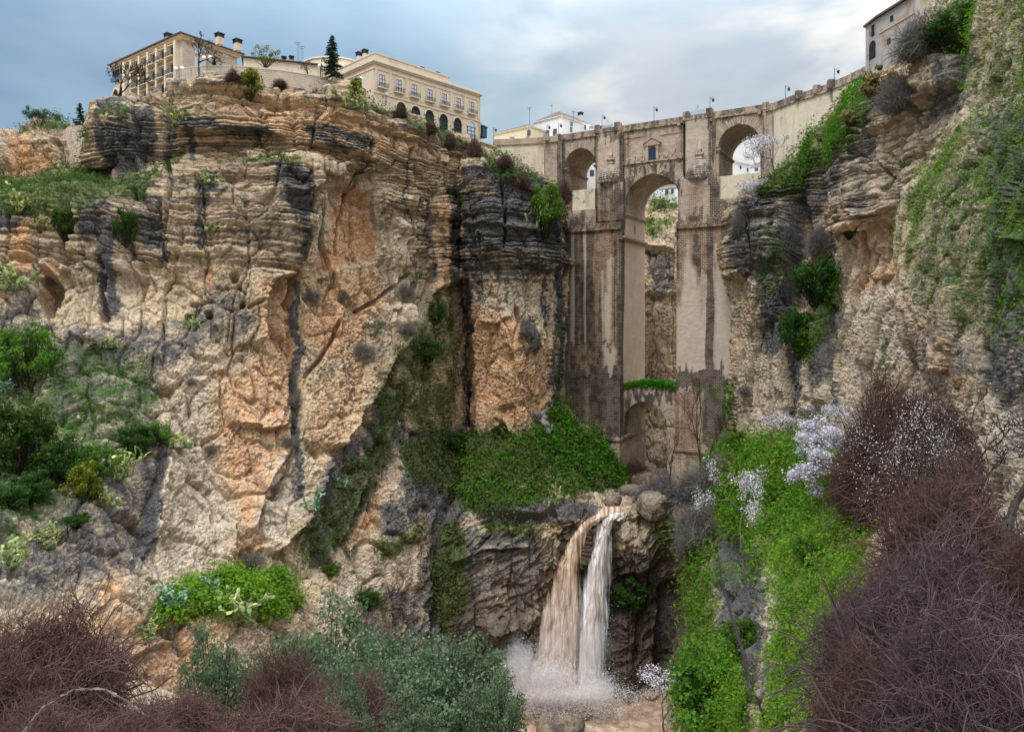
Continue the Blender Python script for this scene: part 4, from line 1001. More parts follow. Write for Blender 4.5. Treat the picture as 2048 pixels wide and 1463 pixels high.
# towers with a half dome on each
def tower(a, b, dome0, dome1, pyb, label):
    s0, s1 = Bs(a, -1.0), Bs(b, -1.0); zb = Bz((dome0+dome1)/2, pyb, -3)
    m = MB(C); m.box(s0, s1, -1.0, TB+1, zb-1, ZT-.25, 'd'); Bbuild(m, "tower_shaft")
    m = MB(.45); s0, s1 = Bs(dome0, -3), Bs(dome1, -3); c = (s0+s1)/2; R_ = (s1-s0)/2
    n = 12; R_ *= 1.16
    for j in range(6):
        a0, a1 = math.pi/2*j/6, math.pi/2*(j+1)/6
        for i in range(n):
            b0, b1 = math.pi+math.pi*i/n, math.pi+math.pi*(i+1)/n
            pt = lambda al, be: (c+R_*math.cos(al)*math.cos(be), -1+3.0*math.cos(al)*math.sin(be)*1.0, zb+R_*1.5*math.sin(al))
            u = lambda al, be: (be*R_*(.35+.65*math.cos(al)), al*R_*1.5)
            m.quad(pt(a0,b0), pt(a0,b1), pt(a1,b1), pt(a1,b0), [u(a0,b0), u(a0,b1), u(a1,b1), u(a1,b0)])
    d = Bbuild(m, "half_dome", M_DOME, label)
    m = MB(); zt = zb+R_*1.5
    m.box(c-.75, c+.75, -1.9, -1.0, zt-.1, zt+.45); m.box(c-1.1, c+1.1, -2.1, -1.0, zt+.9, zt+1.3); m.box(c-.4, c+.4, -1.7, -1.0, zt+.45, zt+.9)
    m.prism([(c-.55,-1.7),(c+.55,-1.7),(c+.55,-1.0),(c-.55,-1.0)], zt+2.2, zt+4.4, [(c-.15,-1.2),(c+.15,-1.2),(c+.15,-1.0),(c-.15,-1.0)]); m.tube((c,-1.4,zt+1.3),(c,-1.4,zt+2.2),.4,.5,8)
    m.v = [np.array(q) for q in m.v]
    o = m.build("finial", M_STONE, d, BMASK, Bw)
tower(1193, 1240, 1195, 1238, 365, "dark stone half dome capping the further buttress")
tower(1371, 1424, 1371, 1420, 357, "half dome of dark blocks with thick pale joints")
# buttresses under the domes
m = MB(.45); zt_ = Bz(1215,365,-3); zb_ = Bz(1215,442,-3)
a, b = Bs(1190,-3), jL; m.prism([(a+1.0,-3.0),(b-1.2,-3.0),(b,-1.6),(b,1),(a,1),(a,-1.6)], zb_, zt_+.15)
Bbuild(m, "buttress"); m = MB(.45)
zt2 = Bz(1395,357,-3); zb2 = Bz(1395,440,-3)
a, b = jR, Bs(1438,-2); m.prism([(a+.8,-3.0),(b-1.8,-3.0),(b,-1.6),(b,1),(a,1),(a,-1.6)], zb2, zt2+.15); Bbuild(m, "buttress")
# side arches
def side_arch(xl, xr, ycr, w0, w1, zbot):
    a, b = Bs(xl), Bs(xr); c = (a+b)/2; rr = (b-a)/2; zc_ = Bz((xl+xr)/2, ycr); z_ = zc_-rr
    m = MB(C); m.arch_wall(w0, w1, zbot, ZC, c, rr, z_, 0, TB, 24); Bbuild(m, "side_arch_wall")
    m = MB(.5); m.ring(c, z_, rr, rr+1.9, -.22, .02, 28); Bbuild(m, "arch_ring", M_VOUSS); m = MB(); m.box(c-.4, c+.4, -.5, -.22, z_+rr+.1, z_+rr+1.6); Bbuild(m, "keystone")
    zi = z_-.75; m = MB(.6)
    for e, sg in ((a, 1), (b, -1)):
        m = MB(.6); x0, x1 = sorted((e-sg*1.4, e+sg*.55)); m.box(x0, x1, -.55, TB, zi, zi+.32); x0, x1 = sorted((e-sg*1.2, e+sg*.3)); m.box(x0, x1, -.35, TB, zi-.35, zi); Bbuild(m, "impost")
    return a, b
side_arch(1130, 1191, 297, Bs(1116), Bs(1194), 33.5)
side_arch(1437, 1520, 249, Bs(1423), Bs(1532), 30.0)
# dressed pilasters edging the arches
for x0, x1 in ((1116, 1126), (1241, 1247), (1424, 1432), (1525, 1532)):
    m = MB(.5); m.box(Bs(x0), Bs(x1), -.45, 0, Bz(x0, 380), ZC); Bbuild(m, "pilaster")
# stucco infill parapets in the side openings
for (x0, x1, yt, yb) in ((1145, 1190, 379, 420), (1436, 1522, 349, 397)):
    m = MB(.6); xm = (x0+x1)/2; m.box(Bs(x0,-.8), Bs(x1,-.8), -.8, .6, Bz(xm,yb,-.8), Bz(xm,yt,-.8)); Bbuild(m, "infill_wall", M_STUCCO, "cream plastered infill below the open side arch")
m = MB(C); m.box(Bs(1128,-1.6), Bs(1192,-1.6), -1.6, 2, 24, Bz(1160,420,-1.6)); Bbuild(m, "ledge_wall"); m = MB(C); m.box(Bs(1424,-1.6), Bs(1500,-1.6), -1.6, 2, 20, Bz(1450,397,-1.6)); 
Bbuild(m, "ledge_wall")
# shafts: one pier each side of the gap
def shaft(x0, x1, sin, tag_):
    lev = tag_
    e0, e1 = (Bs(x0,-3), sin) if sin > 15 and sin == jL else (sin, Bs(x1,-3))
    left = sin == jL
    def blk(m, zt, zb, g, t):       # g grows outward on the cliff side
        a_, b_ = (e0-g, e1) if left else (e0, e1+g)
        m.box(a_, b_, -3-t, TB, zb, zt)
    m = MB(.5); xm = (x0+x1)/2; z = [Bz(xm, y, -3) for y in lev]
    blk(m, z[0], z[1], 0, 0); blk(m, z[1]-.003, z[2], .25, .3); blk(m, z[3], z[4], .8, 1.0); blk(m, z[4]-.5, -44, 1.2, 1.3)
    Bbuild(m, "pier")
    m = MB(.6)
    for k in range(4): blk(m, z[0]+.05+k*.5, z[0]+.05+(k-1)*.5-.02, .5-.1*k, .62-.18*k)
    Bbuild(m, "moulding"); m = MB(.6)
    for k in range(5):
        zz0 = z[2]-(z[2]-z[3])*k/5; zz1 = z[2]-(z[2]-z[3])*(k+1)/5; blk(m, zz0-.002, zz1, .3+.1*k, .4+.12*k)
    Bbuild(m, "moulding"); m = MB(.6)
    a_, b_ = (e0-1.4, e1+.25) if left else (e0-.25, e1+1.4)
    m.box(a_, b_, -4.75, TB, z[4]-.5, z[4]+.15); m.box(a_+.15, b_-.15, -4.5, TB, z[4]-.95, z[4]-.5)
    Bbuild(m, "moulding")
shaft(1131, 1246, jL, (458, 691, 745, 768, 872))
shaft(1352, 1480, jR, (450, 738, 762, 790, 900))
# inner cornices of the great opening
for e, sg in ((jL, 1), (jR, -1)):
    m = MB(.6)
    for zz0, h_, o_ in ((Bz(1251,430), .45, .6), (Bz(1251,430)-.5, .5, .3), (Bz(1251,478), .5, 1.0), (Bz(1251,478)-.55, .55, .5)):
        x0, x1 = sorted((e-sg*(.6 if o_ != 1 else .1), e+sg*o_)); m.box(x0, x1, -.6 if zz0 > 28 else -3.5, TB, zz0, zz0+h_)
    Bbuild(m, "impost")
m = MB(.5); m.box(jL+.02, jL+.06, -2.9, TB-.1, -14, Bz(1251,480)); Bbuild(m, "pier_lining", M_SMOOTH)
m = MB(.5); m.box(jL+.02, jL+.07, .05, TB-.1, Bz(1251,476), Bz(1251,432)); Bbuild(m, "pier_lining", M_SMOOTH)
m = MB(); m.box(jL+.05, jL+.12, 6.6, 7.1, Bz(1251,470)+1, Bz(1251,470)+3.6); m.build("slit_window", M_VOID, bridge)
# lower arch between the piers
T1 = -1.5; a, b = Bs(1248, T1), Bs(1334, T1); c = (a+b)/2; rr = (b-a)/2; zcr2 = Bz(1292, 803, T1)
m = MB(C); m.arch_wall(jL-.3, jR+.3, -44, -14.6, c, rr, zcr2-rr, T1, TB, 26); Bbuild(m, "lower_arch_wall")
m = MB(.5); m.ring(c, zcr2-rr, rr, rr+1.9, T1-.2, T1+.02, 28); Bbuild(m, "arch_ring", M_VOUSS)
m = MB(.5); zi = Bz(1247,872,T1); m.box(a-.1, a+.7, T1-.5, TB, zi-.25, zi+.35); m.box(a-.1, a+.4, T1-.3, TB, zi-.8, zi-.25); Bbuild(m, "impost")
# string cornice + parapet
m = MB(.7); sL, sR = Bs(1090), Bs(1545)
m.box(sL, sR, -.45, 1.2, ZC, ZC+.35); Bbuild(m, "cornice")
posts = [(1116,.3),(1197,1.5),(1237,1.5),(1374,1.5),(1420,1.5),(1532,.5)]
gaps = [(1204,1231),(1381,1413)]
m = MB(.6); xs = [sL]+[Bs(q) for g_ in gaps for q in g_]+[sR]
for i in range(0, len(xs), 2): m.box(xs[i], xs[i+1], -.2, .35, ZC+.35, ZT)
for g_ in gaps: m.box(Bs(g_[0]), Bs(g_[1]), -1.1, -.5, ZC+.35, ZT-.35)
for x, pr in posts: m.box(Bs(x)-.75, Bs(x)+.75, -.2-pr*.7, .6, ZC+.36, ZT+.35+(.5 if pr > 1 else 0))
m.box(sL, sR, TB-.4, TB, ZC+.35, ZT); Bbuild(m, "parapet")
M_RAIL = simple_mat("pale_blue_iron", (.30, .38, .44), .5)
def railing(s0, s1, t, z, parent, world=False, dirv=None):
    m = MB(); n = int((s1-s0)/.28); L = s1-s0
    for i in range(n+1):
        x = s0+L*i/n; u = abs(2*i/n-1); h = 1.0+.9*max(0, 1-u*2.2)**.8+.25*(1-u)
        m.box(x-.035, x+.035, t-.035, t+.035, z, z+h+.18)
        if i < n:
            x2 = s0+L*(i+1)/n; u2 = abs(2*(i+1)/n-1); h2 = 1.0+.9*max(0, 1-u2*2.2)**.8+.25*(1-u2)
            m.tube((x,t,z+h),(x2,t,z+h2),.05,n=4)
    m.box(s0, s1, t-.04, t+.04, z+.15, z+.23); m.box(s0, s1, t-.04, t+.04, z+.72, z+.80)
    m.ball((s0+L/2, t, z+2.3), .17, 6); return m.build("iron_railing", M_RAIL, parent)
for g_ in gaps: railing(Bs(g_[0])+.3, Bs(g_[1])-.3, -.75, ZT-.35, bridge)
m = MB(); m.box(sL, sR, .4, TB-.4, ZC-.2, ZC-.02); Bbuild(m, "roadway", simple_mat("asphalt", (.05, .05, .05)))
# water spouts
for x in (1360, 1424, 1520): m = MB(); m.box(Bs(x)-.35, Bs(x)+.35, -1.3, -.2, ZC-.75, ZC-.1); Bbuild(m, "spout")
# ------------------------------------------------------------ wing walls
def wing(name, label, pts, zb, mat, parts_zt=ZT, posts_at=(), cat="wall"):
    root = empty(name, (pts[0][0], pts[0][1], 0), label, cat)
    ident = lambda v: v+np.array([pts[0][0], pts[0][1], 0])
    q = [(x-pts[0][0], y-pts[0][1]) for x, y in pts]
    def strip(m, o, th, z0, z1):
        run = 0
        for (x0, y0), (x1, y1) in zip(q[:-1], q[1:]):
            d = np.array([x1-x0, y1-y0]); L = np.linalg.norm(d); d /= L; n = np.array([d[1], -d[0]])
            a = np.array([x0, y0])+n*o; b = np.array([x1, y1])+n*o; c_ = b-n*th; e = a-n*th
            uv = [(run,z0),(run+L,z0),(run+L,z1),(run,z1)]
            m.quad((*a,z0),(*b,z0),(*b,z1),(*a,z1), uv); m.quad((*a,z1),(*b,z1),(*c_,z1),(*e,z1)); m.quad((*c_,z0),(*e,z0),(*e,z1),(*c_,z1)); m.quad((*b,z0),(*c_,z0),(*c_,z1),(*b,z1)); m.quad((*e,z0),(*a,z0),(*a,z1),(*e,z1)); m.quad((*a,z0),(*e,z0),(*c_,z0),(*b,z0))
            run += L
    m = MB(.7); strip(m, 0, 3, zb, ZC); m.build("wall_body", mat, root, BMASK, ident)
    m = MB(.7); strip(m, .35, 1.2, ZC, ZC+.35); m.build("cornice", M_STONE, root, BMASK, ident)
    m = MB(.7); strip(m, .12, .5, ZC+.35, parts_zt)
    for (x, y) in posts_at: m.box(x-pts[0][0]-.7, x-pts[0][0]+.7, y-pts[0][1]-.6, y-pts[0][1]+.5, ZC+.4, parts_zt+.55)
    m.build("parapet", M_STONE, root, BMASK, ident); return root
def dz(px, py, z): Y = z*F/(CY-py); return ((px-CX)/F*Y, Y)
e0 = Bw(np.array([[Bs(1090), 0, 0.]]))[0]
L0 = dz(988, 279, ZT); L1 = dz(1045, 277, ZT)
wing("abutment_wall", "cream plastered abutment wall running left from the bridge above the dark rocks", [L0, L1, (e0[0]-.2, e0[1]+.1)], 30, M_STUCCO, posts_at=[dz(1024,275,ZT+.5), dz(1056,275,ZT+.5), dz(1092,272,ZT)])
m = MB(C); m.box(Bs(1090), Bs(1117), 0, 3, 30, ZC); Bbuild(m, "end_wall")
e1 = Bw(np.array([[Bs(1545), 0, 0.]]))[0]
pr_ = [(e1[0]+.2, e1[1]-.15), dz(1586,191,ZT), dz(1625,179,ZT), dz(1660,166,ZT), dz(1695,151,ZT), dz(1735,131,ZT)]
m = MB(C); m.box(Bs(1531), Bs(1545), .0, 3, 25, ZC); Bbuild(m, "end_wall")
wing("approach_wall", "curved cream plastered approach wall climbing right from the bridge", pr_, 25, M_STUCCO, posts_at=[dz(1597,187,ZT), dz(1633,176,ZT), dz(1662,165,ZT)])
# ============================================================ buildings
class Fr:
    """a facade frame: local x along the facade, y into the building, z up"""
    def __init__(s, p0, p1):
        s.o = np.array(p0, float); d = np.array(p1, float)-s.o; s.L = float(np.linalg.norm(d)); s.d = d/s.L
        s.ang = math.atan2(s.d[1], s.d[0]); s.n = np.array([-s.d[1], s.d[0]])
    def s(s, px, t=0.0):
        k = (px-CX)/F; o = s.o+s.n*t; return (k*o[1]-o[0])/(s.d[0]-k*s.d[1])
    def z(s, px, py, t=0.0):
        return (CY-py)/F*(s.o[1]+s.d[1]*s.s(px, t)+s.n[1]*t)
    def root(s, name, label, cat, group=None): return empty(name, (s.o[0], s.o[1], 0), label, cat, group, rz=s.ang)
def make_plaster(name, col, dirt=.3, peel=None):
    m, g = new_mat(name); pos = g.n('ShaderNodeNewGeometry').outputs['Position']
    a = g.noise(pos, .5, 5, .65); b = g.noise(g.mapping(pos, (.9, .9, .12)), 1.0, 5, .65); f = g.noise(pos, 3, 4, .6)
    c = g.mix(g.math('MULTIPLY', g.ss(b, .48, .70), dirt), col, tuple(x*.45 for x in col))
    c = g.mix(g.math('MULTIPLY', g.ss(a, .52, .70), dirt*.6), c, tuple(x*.62 for x in col))
    if peel: c = g.mix(g.math('MULTIPLY', g.ss(g.noise(pos, .28, 5, .65), .54, .57), .9), c, g.mix(f, tuple(x*.6 for x in peel), peel))
    bm = g.n('ShaderNodeBump', {'Strength': .5, 'Distance': .03, 'Height': f}).outputs[0]
    out(g, g.n('ShaderNodeBsdfPrincipled', {'Base Color': c, 'Roughness': .9, 'Normal': bm, 'Specular IOR Level': .2}).outputs[0]); return m
M_WHITE = make_plaster("white_plaster", (.80, .80, .80), .22)
M_CREAM = make_plaster("cream_plaster", (.72, .63, .51), .25)
M_CREAM2 = make_plaster("beige_plaster", (.62, .53, .42), .35)
M_YEL = make_plaster("pale_yellow_plaster", (.72, .64, .46), .25)
M_GREYP = make_plaster("blotched_grey_plaster", (.40, .365, .345), .8, (.46, .30, .19))
M_RUBBLE2 = make_masonry("rim_rubble", (.13, .10, .075), (.34, .27, .20), (.36, .30, .23), bw=.8, bh=.42, ms=.05)
M_RUBBLE = make_masonry("rubble_stone", (.36, .29, .22), (.62, .52, .40), (.44, .37, .28), bw=.7, bh=.38, ms=.05)
def glass(name, col, rough=.12):
    m, g = new_mat(name); out(g, g.n('ShaderNodeBsdfPrincipled', {'Base Color': tuple(col)+(1,), 'Roughness': rough, 'Specular IOR Level': .8}).outputs[0]); return m
M_GLASS = glass("window_glass", (.10, .14, .20)); M_GLASSL = glass("bright_glass", (.45, .55, .68), .2)
M_DOOR = glass("dark_glass_door", (.035, .05, .075), .2)
M_BROWNW = simple_mat("brown_window_wood", (.25, .10, .05), .6); M_LINTEL = simple_mat("pale_stone_trim", (.66, .55, .42), .85)
m_, g_ = new_mat("roof_tiles"); uv_ = g_.n('ShaderNodeUVMap', uv_map='UVMap').outputs[0]; ps_ = g_.n('ShaderNodeNewGeometry').outputs['Position']
wv = g_.n('ShaderNodeTexWave', {'Vector': uv_, 'Scale': 1.1, 'Distortion': .4, 'Detail': 1}, wave_type='BANDS', bands_direction='X').outputs[1]
cc = g_.mix(g_.noise(ps_, 1.6, 5, .7), (.085, .062, .060), (.26, .17, .135)); cc = g_.mix(g_.math('MULTIPLY', wv, .5), cc, (.06, .05, .05))
out(g_, g_.n('ShaderNodeBsdfPrincipled', {'Base Color': cc, 'Roughness': .85, 'Normal': g_.n('ShaderNodeBump', {'Strength': 1, 'Distance': .12, 'Height': wv}).outputs[0]}).outputs[0]); M_TILE = m_
def mb1(name, mat, parent, *boxes, label=None):
    m = MB()
    for b in boxes: m.box(*b)
    o = m.build(name, mat, parent)
    if label: o['label'] = label
    return o
def window(root, x, z, w_, h, y=0.0, frame=M_BROWNW, glassm=M_GLASS, trim=None, name="window", arched=False, div=1):
    m = MB()
    m.quad((x-w_/2,y-.04,z),(x+w_/2,y-.04,z),(x+w_/2,y-.04,z+h),(x-w_/2,y-.04,z+h))
    if arched:
        for i in range(10):
            a, b = math.pi-math.pi*i/10, math.pi-math.pi*(i+1)/10; r_ = w_/2
            m.quad((x,y-.04,z+h),(x+r_*math.cos(a),y-.04,z+h+r_*math.sin(a)),(x+r_*math.cos(b),y-.04,z+h+r_*math.sin(b)),(x,y-.04,z+h))
    o = m.build(name, glassm, root)
    m = MB(); t = .15 if w_ > 1.6 else .09 if w_ > .8 else .06
    m.box(x-w_/2, x-w_/2+t, y-.12, y-.045, z, z+h); m.box(x+w_/2-t, x+w_/2, y-.12, y-.045, z, z+h)
    for k in range(div): c = x-w_/2+w_*(k+1)/(div+1); m.box(c-t/2, c+t/2, y-.11, y-.045, z, z+h)
    n = max(1, int(h/1.0))
    for k in range(n+1):
        zz = z+(h-t)*k/n; m.box(x-w_/2+t, x+w_/2-t, y-.10, y-.045, zz, zz+t)
    m.build("frame", frame, o)
    if trim:
        m = MB(); m.box(x-w_/2-.28, x-w_/2, y-.16, y, z-.05, z+h+.3); m.box(x+w_/2, x+w_/2+.28, y-.16, y, z-.05, z+h+.3); m.box(x-w_/2, x+w_/2, y-.15, y, z+h, z+h+.3)
        m.build("window_surround", trim, o)
    return o
def balcony(root, x0, x1, z, dep, bars=9, slab=M_LINTEL, y=0.0):
    o = mb1("balcony", slab, root, (x0, x1, y-dep, y, z-.22, z))
    m = MB(); n = bars
    for i in range(n+1): c = x0+.05+(x1-x0-.1)*i/n; m.box(c-.03, c+.03, y-dep+.02, y-dep+.08, z+.05, z+1.0)
    for zz in (.06, .5, 1.0): m.box(x0, x1, y-dep+.02, y-dep+.085, z+zz, z+zz+.05); m.box(x0, x0+.06, y-dep+.085, y, z+zz, z+zz+.05); m.box(x1-.06, x1, y-dep+.085, y, z+zz, z+zz+.05)
    m.build("railing", M_IRON, o); return o
def hip_roof(root, x0, x1, y0, y1, z, h, ov=.5, name="roof"):
    m = MB(); a, b, c, d = (x0-ov, y0-ov), (x1+ov, y0-ov), (x1+ov, y1+ov), (x0-ov, y1+ov)
    W_ = x1-x0; D_ = y1-y0
    if W_ >= D_: r0, r1 = (x0+D_/2, (y0+y1)/2), (x1-D_/2, (y0+y1)/2)
    else: r0, r1 = ((x0+x1)/2, y0+W_/2), ((x0+x1)/2, y1-W_/2)
    q = lambda p, zz: (p[0], p[1], zz); zt = z+h
    if W_ >= D_:
        m.quad(q(a,z),q(b,z),q(r1,zt),q(r0,zt)); m.quad(q(c,z),q(d,z),q(r0,zt),q(r1,zt)); m.quad(q(b,z),q(c,z),q(r1,zt),q(r1,zt)); m.quad(q(d,z),q(a,z),q(r0,zt),q(r0,zt))
    else:
        m.quad(q(a,z),q(b,z),q(r0,zt),q(r0,zt)); m.quad(q(b,z),q(c,z),q(r1,zt),q(r0,zt)); m.quad(q(c,z),q(d,z),q(r1,zt),q(r1,zt)); m.quad(q(d,z),q(a,z),q(r0,zt),q(r1,zt))
    m.box(a[0], b[0], a[1], c[1], z-.22, z-.01); return m.build(name, M_TILE, root)
def chimney(root, x, y, z, w_=1.1, h=1.6, cap=True):
    o = mb1("chimney", M_CREAM2, root, (x-w_/2, x+w_/2, y-w_/2, y+w_/2, z, z+h))
    if cap:
        m = MB(); c = w_/2
        for sx in (-1, 1):
            for sy in (-1, 1): m.box(x+sx*c-.12, x+sx*c+.12, y+sy*c-.12, y+sy*c+.12, z+h, z+h+.75)
        m.box(x-c+.05, x+c-.05, y-c+.05, y+c-.05, z+h+.02, z+h+.7); m.box(x-c-.25, x+c+.25, y-c-.25, y+c+.25, z+h+.75, z+h+.95); m.build("chimney_cap", M_IRON, o)
    return o
# ---- long palace-like building with seven balconies
ZP = 63.3; fp = Fr(dz(748, 119, ZP), dz(960, 187, ZP)); Lp = fp.L
rt = fp.root("palace_hotel", "long cream building with seven brown balcony windows over an arcade, left of the bridge", "building")
mb1("wall", M_CREAM2, rt, (0, Lp, 0, 20, 46, ZP-.9))
mb1("cornice", M_CREAM2, rt, (-.35, Lp+.35, -.35, 20.3, ZP-.9, ZP-.55), (-.6, Lp+.6, -.6, 20.6, ZP-.55, ZP-.2), (-.1, Lp+.1, -.1, 20.1, ZP-.2, ZP+.25), (-.16, Lp+.16, -.16, 20.1, ZP-2.1, ZP-1.8))
mb1("attic", M_CREAM2, rt, (.6, Lp*.70, .6, 18, ZP+.25, ZP+1.75), (.45, Lp*.70+.15, .45, 18.2, ZP+1.75, ZP+2.0))
mb1("string_course", M_LINTEL, rt, (-.2, Lp+.2, -.22, 0, fp.z(888, 222)-.3, fp.z(888, 222)))
wx = [fp.s(q) for q in (764, 797, 828, 859, 888, 916, 943)]; zw = 57.15
for i, x in enumerate(wx):
    window(rt, x, zw, 1.75, 3.1, glassm=M_GLASSL, trim=M_LINTEL); balcony(rt, x-1.45, x+1.45, zw-.05, .85)
for x in [(a+b)/2 for a, b in zip(wx[:-1], wx[1:])]+[.5, Lp-.5]: mb1("pilaster", M_CREAM2, rt, (x-.35, x+.35, -.13, 0, 56.4, ZP-2.1))
for i, x in enumerate([fp.s(q) for q in (802, 831, 859, 887, 915, 942)]):
    window(rt, x, 48.5, 2.7, 5.2 if i < 5 else 5.2, glassm=M_VOID if i < 5 else M_GLASSL, arched=True, name="arcade_opening", frame=M_IRON)
    m = MB(); m.ring(x, 53.7, 1.35, 1.75, -.2, .0, 14); m.build("arch_trim", M_LINTEL, rt)
mb1("downpipe", M_CREAM2, rt, (Lp-.3, Lp-.1, -.3, -.12, 52, ZP-1))
for px_, py_, t in ((730, 103, 6), (718, 108, 9), (783, 116, 4), (843, 134, 4), (874, 144, 4)):
    chimney(rt, fp.s(px_, t), t, fp.z(px_, py_, t)-1.6, .9 if px_ < 760 else .7, 1.0 if px_ < 760 else .5)
# ---- big hotel on the left
ZH = 67.2; A_ = dz(217, 129, ZH); B_ = dz(361, 63, ZH); C_ = dz(501, 100, ZH)
fh = Fr(A_, B_); Lh = fh.L; D_h = 16.0
rt = fh.root("hotel_building", "stone hotel with rows of jutting balconies under a tiled hip roof", "building")
ov = 1.1; x0, x1, y0, y1 = ov, Lh-ov, ov, D_h-ov
mb1("wall", M_RUBBLE, rt, (x0, x1, y0, y1, 44, ZH-.7)); mb1("eave_soffit", M_LINTEL, rt, (0.2, Lh-.2, .2, D_h-.2, ZH-.7, ZH-.35), (.6, Lh-.6, .6, D_h-.6, ZH-1.2, ZH-.7))
hip_roof(rt, 0, Lh, 0, D_h, ZH-.1, 3.4, .25)
bays = [fh.s(170+q/5.851, y0) for q in (1042, 932, 826, 727, 628)]; xt = fh.s(170+568/5.851, y0)
zsl = [fh.z(170+1040/5.851, 40+q/5.851, 0) for q in (405, 612)]; zsl.append(zsl[1]*2-zsl[0]); zsl.append(zsl[2]-(zsl[0]-zsl[1]))
bw_ = (bays[0]-bays[-1])/4
for i, x in enumerate(bays):
    for j, z_ in enumerate(zsl):
        o = window(rt, x+.1, z_+.05, bw_*.56, 2.55, y=y0, glassm=M_DOOR, frame=M_IRON)
        balcony(rt, x-bw_*.42, x+bw_*.36, z_, 1.5, 7, y=y0)
        mb1("awning_box", M_LINTEL, rt, (x-bw_*.40, x+bw_*.36, y0-.7, y0, z_+2.75, z_+2.95))
for i in range(6):
    x = bays[0]+bw_*.5-bw_*i; mb1("fin_wall", M_CREAM, rt, (x-.55, x+.18, y0-1.0, y0, 46, ZH-1.2))
# left wing of the same front: loggia over two tiers of round arches
mb1("fin_wall", M_CREAM, rt, (xt-3.2, xt-2.2, y0-1.2, y0, 44, ZH-1.2))
for q, w_ in ((455, 3.2), (362, 2.8)):
    x = fh.s(170+q/5.851, y0)
    for zz, hh in ((zsl[1]-.5, 2.6), (zsl[2]-1.3, 2.8)):
        window(rt, x, zz, w_, hh-1.3, y=y0, glassm=M_VOID, frame=M_IRON, arched=True, name="arched_opening"); m = MB(); m.ring(x, zz+hh-1.3, w_/2, w_/2+.45, y0-.2, y0, 14); m.build("arch_trim", M_LINTEL, rt)
    o = mb1("loggia_glass", M_GLASS, rt, (x-1.9, x+1.9, y0-.5, y0-.42, zsl[0]+.1, zsl[0]+1.3)); mb1("loggia_opening", M_VOID, rt, (x-1.8, x+1.8, y0-.05, y0, zsl[0]+.2, ZH-1.5))
# right-hand face
fr = Fr(B_, C_)
# windows of the face seen beside the bare tree (placed on the face x = x1 of the hotel)
def face_x(px, py):
    """point on plane local x = x1: returns (y, z)"""
    k = (px-CX)/F; o = fh.o+fh.d*x1; t = (k*o[1]-o[0])/(fh.n[0]-k*fh.n[1]); return t, (CY-py)/F*(o[1]+fh.n[1]*t)
def side_win(px, py, w_, h, mat, arched=False):
    y, z = face_x(px, py); m = MB(); X = x1+.05
    m.quad((X,y-w_/2,z),(X,y+w_/2,z),(X,y+w_/2,z+h),(X,y-w_/2,z+h))
    if arched:
        for i in range(8):
            a, b = math.pi-math.pi*i/8, math.pi-math.pi*(i+1)/8; r_ = w_/2
            m.quad((X,y,z+h),(X,y+r_*math.cos(a),z+h+r_*math.sin(a)),(X,y+r_*math.cos(b),z+h+r_*math.sin(b)),(X,y,z+h))
    o = m.build("window", mat, rt)
    m = MB(); m.box(X, X+.08, y-w_/2-.12, y-w_/2, z-.1, z+h); m.box(X, X+.08, y+w_/2, y+w_/2+.12, z-.1, z+h); m.box(X, X+.12, y-w_/2-.12, y+w_/2+.12, z-.25, z-.1); m.box(X+.01, X+.05, y-.05, y+.05, z, z+h); m.build("frame", M_WHITE, o)
side_win(400, 108, 2.4, 2.4, M_GLASSL); side_win(399, 142, 2.2, 3.0, M_GLASSL); side_win(450, 112, 1.0, .9, M_GLASSL, True)
for px_, py_, yy in ((337, 80, 5), (439, 80, 8), (475, 92, 11)):
    x = fh.s(px_, yy); chimney(rt, x, yy, fh.z(px_, py_, yy)-1.2, 1.3, 1.7)
# ---- low tiled annex and curved cream block behind
fa = Fr(dz(487, 112, 63), dz(640, 128, 63)); rt = fa.root("annex_building", "low tiled annex reaching right from the stone hotel behind the cliff wall", "building")
mb1("wall", M_CREAM, rt, (0, fa.L, 0, 10, 48, 62.6)); hip_roof(rt, 0, fa.L, 0, 10, 62.9, 2.0); chimney(rt, fa.s(583, 3), 3, 63, .8, 1.2); chimney(rt, fa.s(568, 3), 3, 63, .8, .9)
c_ = dz(655, 112, 71.5); rt = empty("curved_building", (c_[0], c_[1]+8, 0), "cream building with rounded front and flat roof behind the conifer", "building")
m = MB(1.5); n_ = 28; m.prism([(8.6*math.cos(2*math.pi*i/n_)*1.0, 8*math.sin(2*math.pi*i/n_)) for i in range(n_)], 50, 71.0); m.build("wall", M_CREAM, rt)
m = MB(1.5); m.prism([(8.9*math.cos(2*math.pi*i/n_), 8.3*math.sin(2*math.pi*i/n_)) for i in range(n_)], 71.0, 71.4); m.build("cornice", M_CREAM, rt)
mb1("window", M_GLASS, rt, (-4.4, -3.2, -7.2, -6.9, 68.6, 69.6), label="small dark window high on the rounded wall")
fb = Fr(dz(690, 128, 65), dz(748, 118, 65))
fb = Fr(dz(612, 122, 69), dz(700, 132, 67)); rt = fb.root("terraced_building", "beige stepped building with banded cornices behind the conifer", "building")
mb1("wall", M_CREAM2, rt, (0, fb.L+5, 0, 8, 48, 66.5)); mb1("cornice", M_CREAM2, rt, (-.3, fb.L+5.3, -.3, 8, 66.5, 66.9))
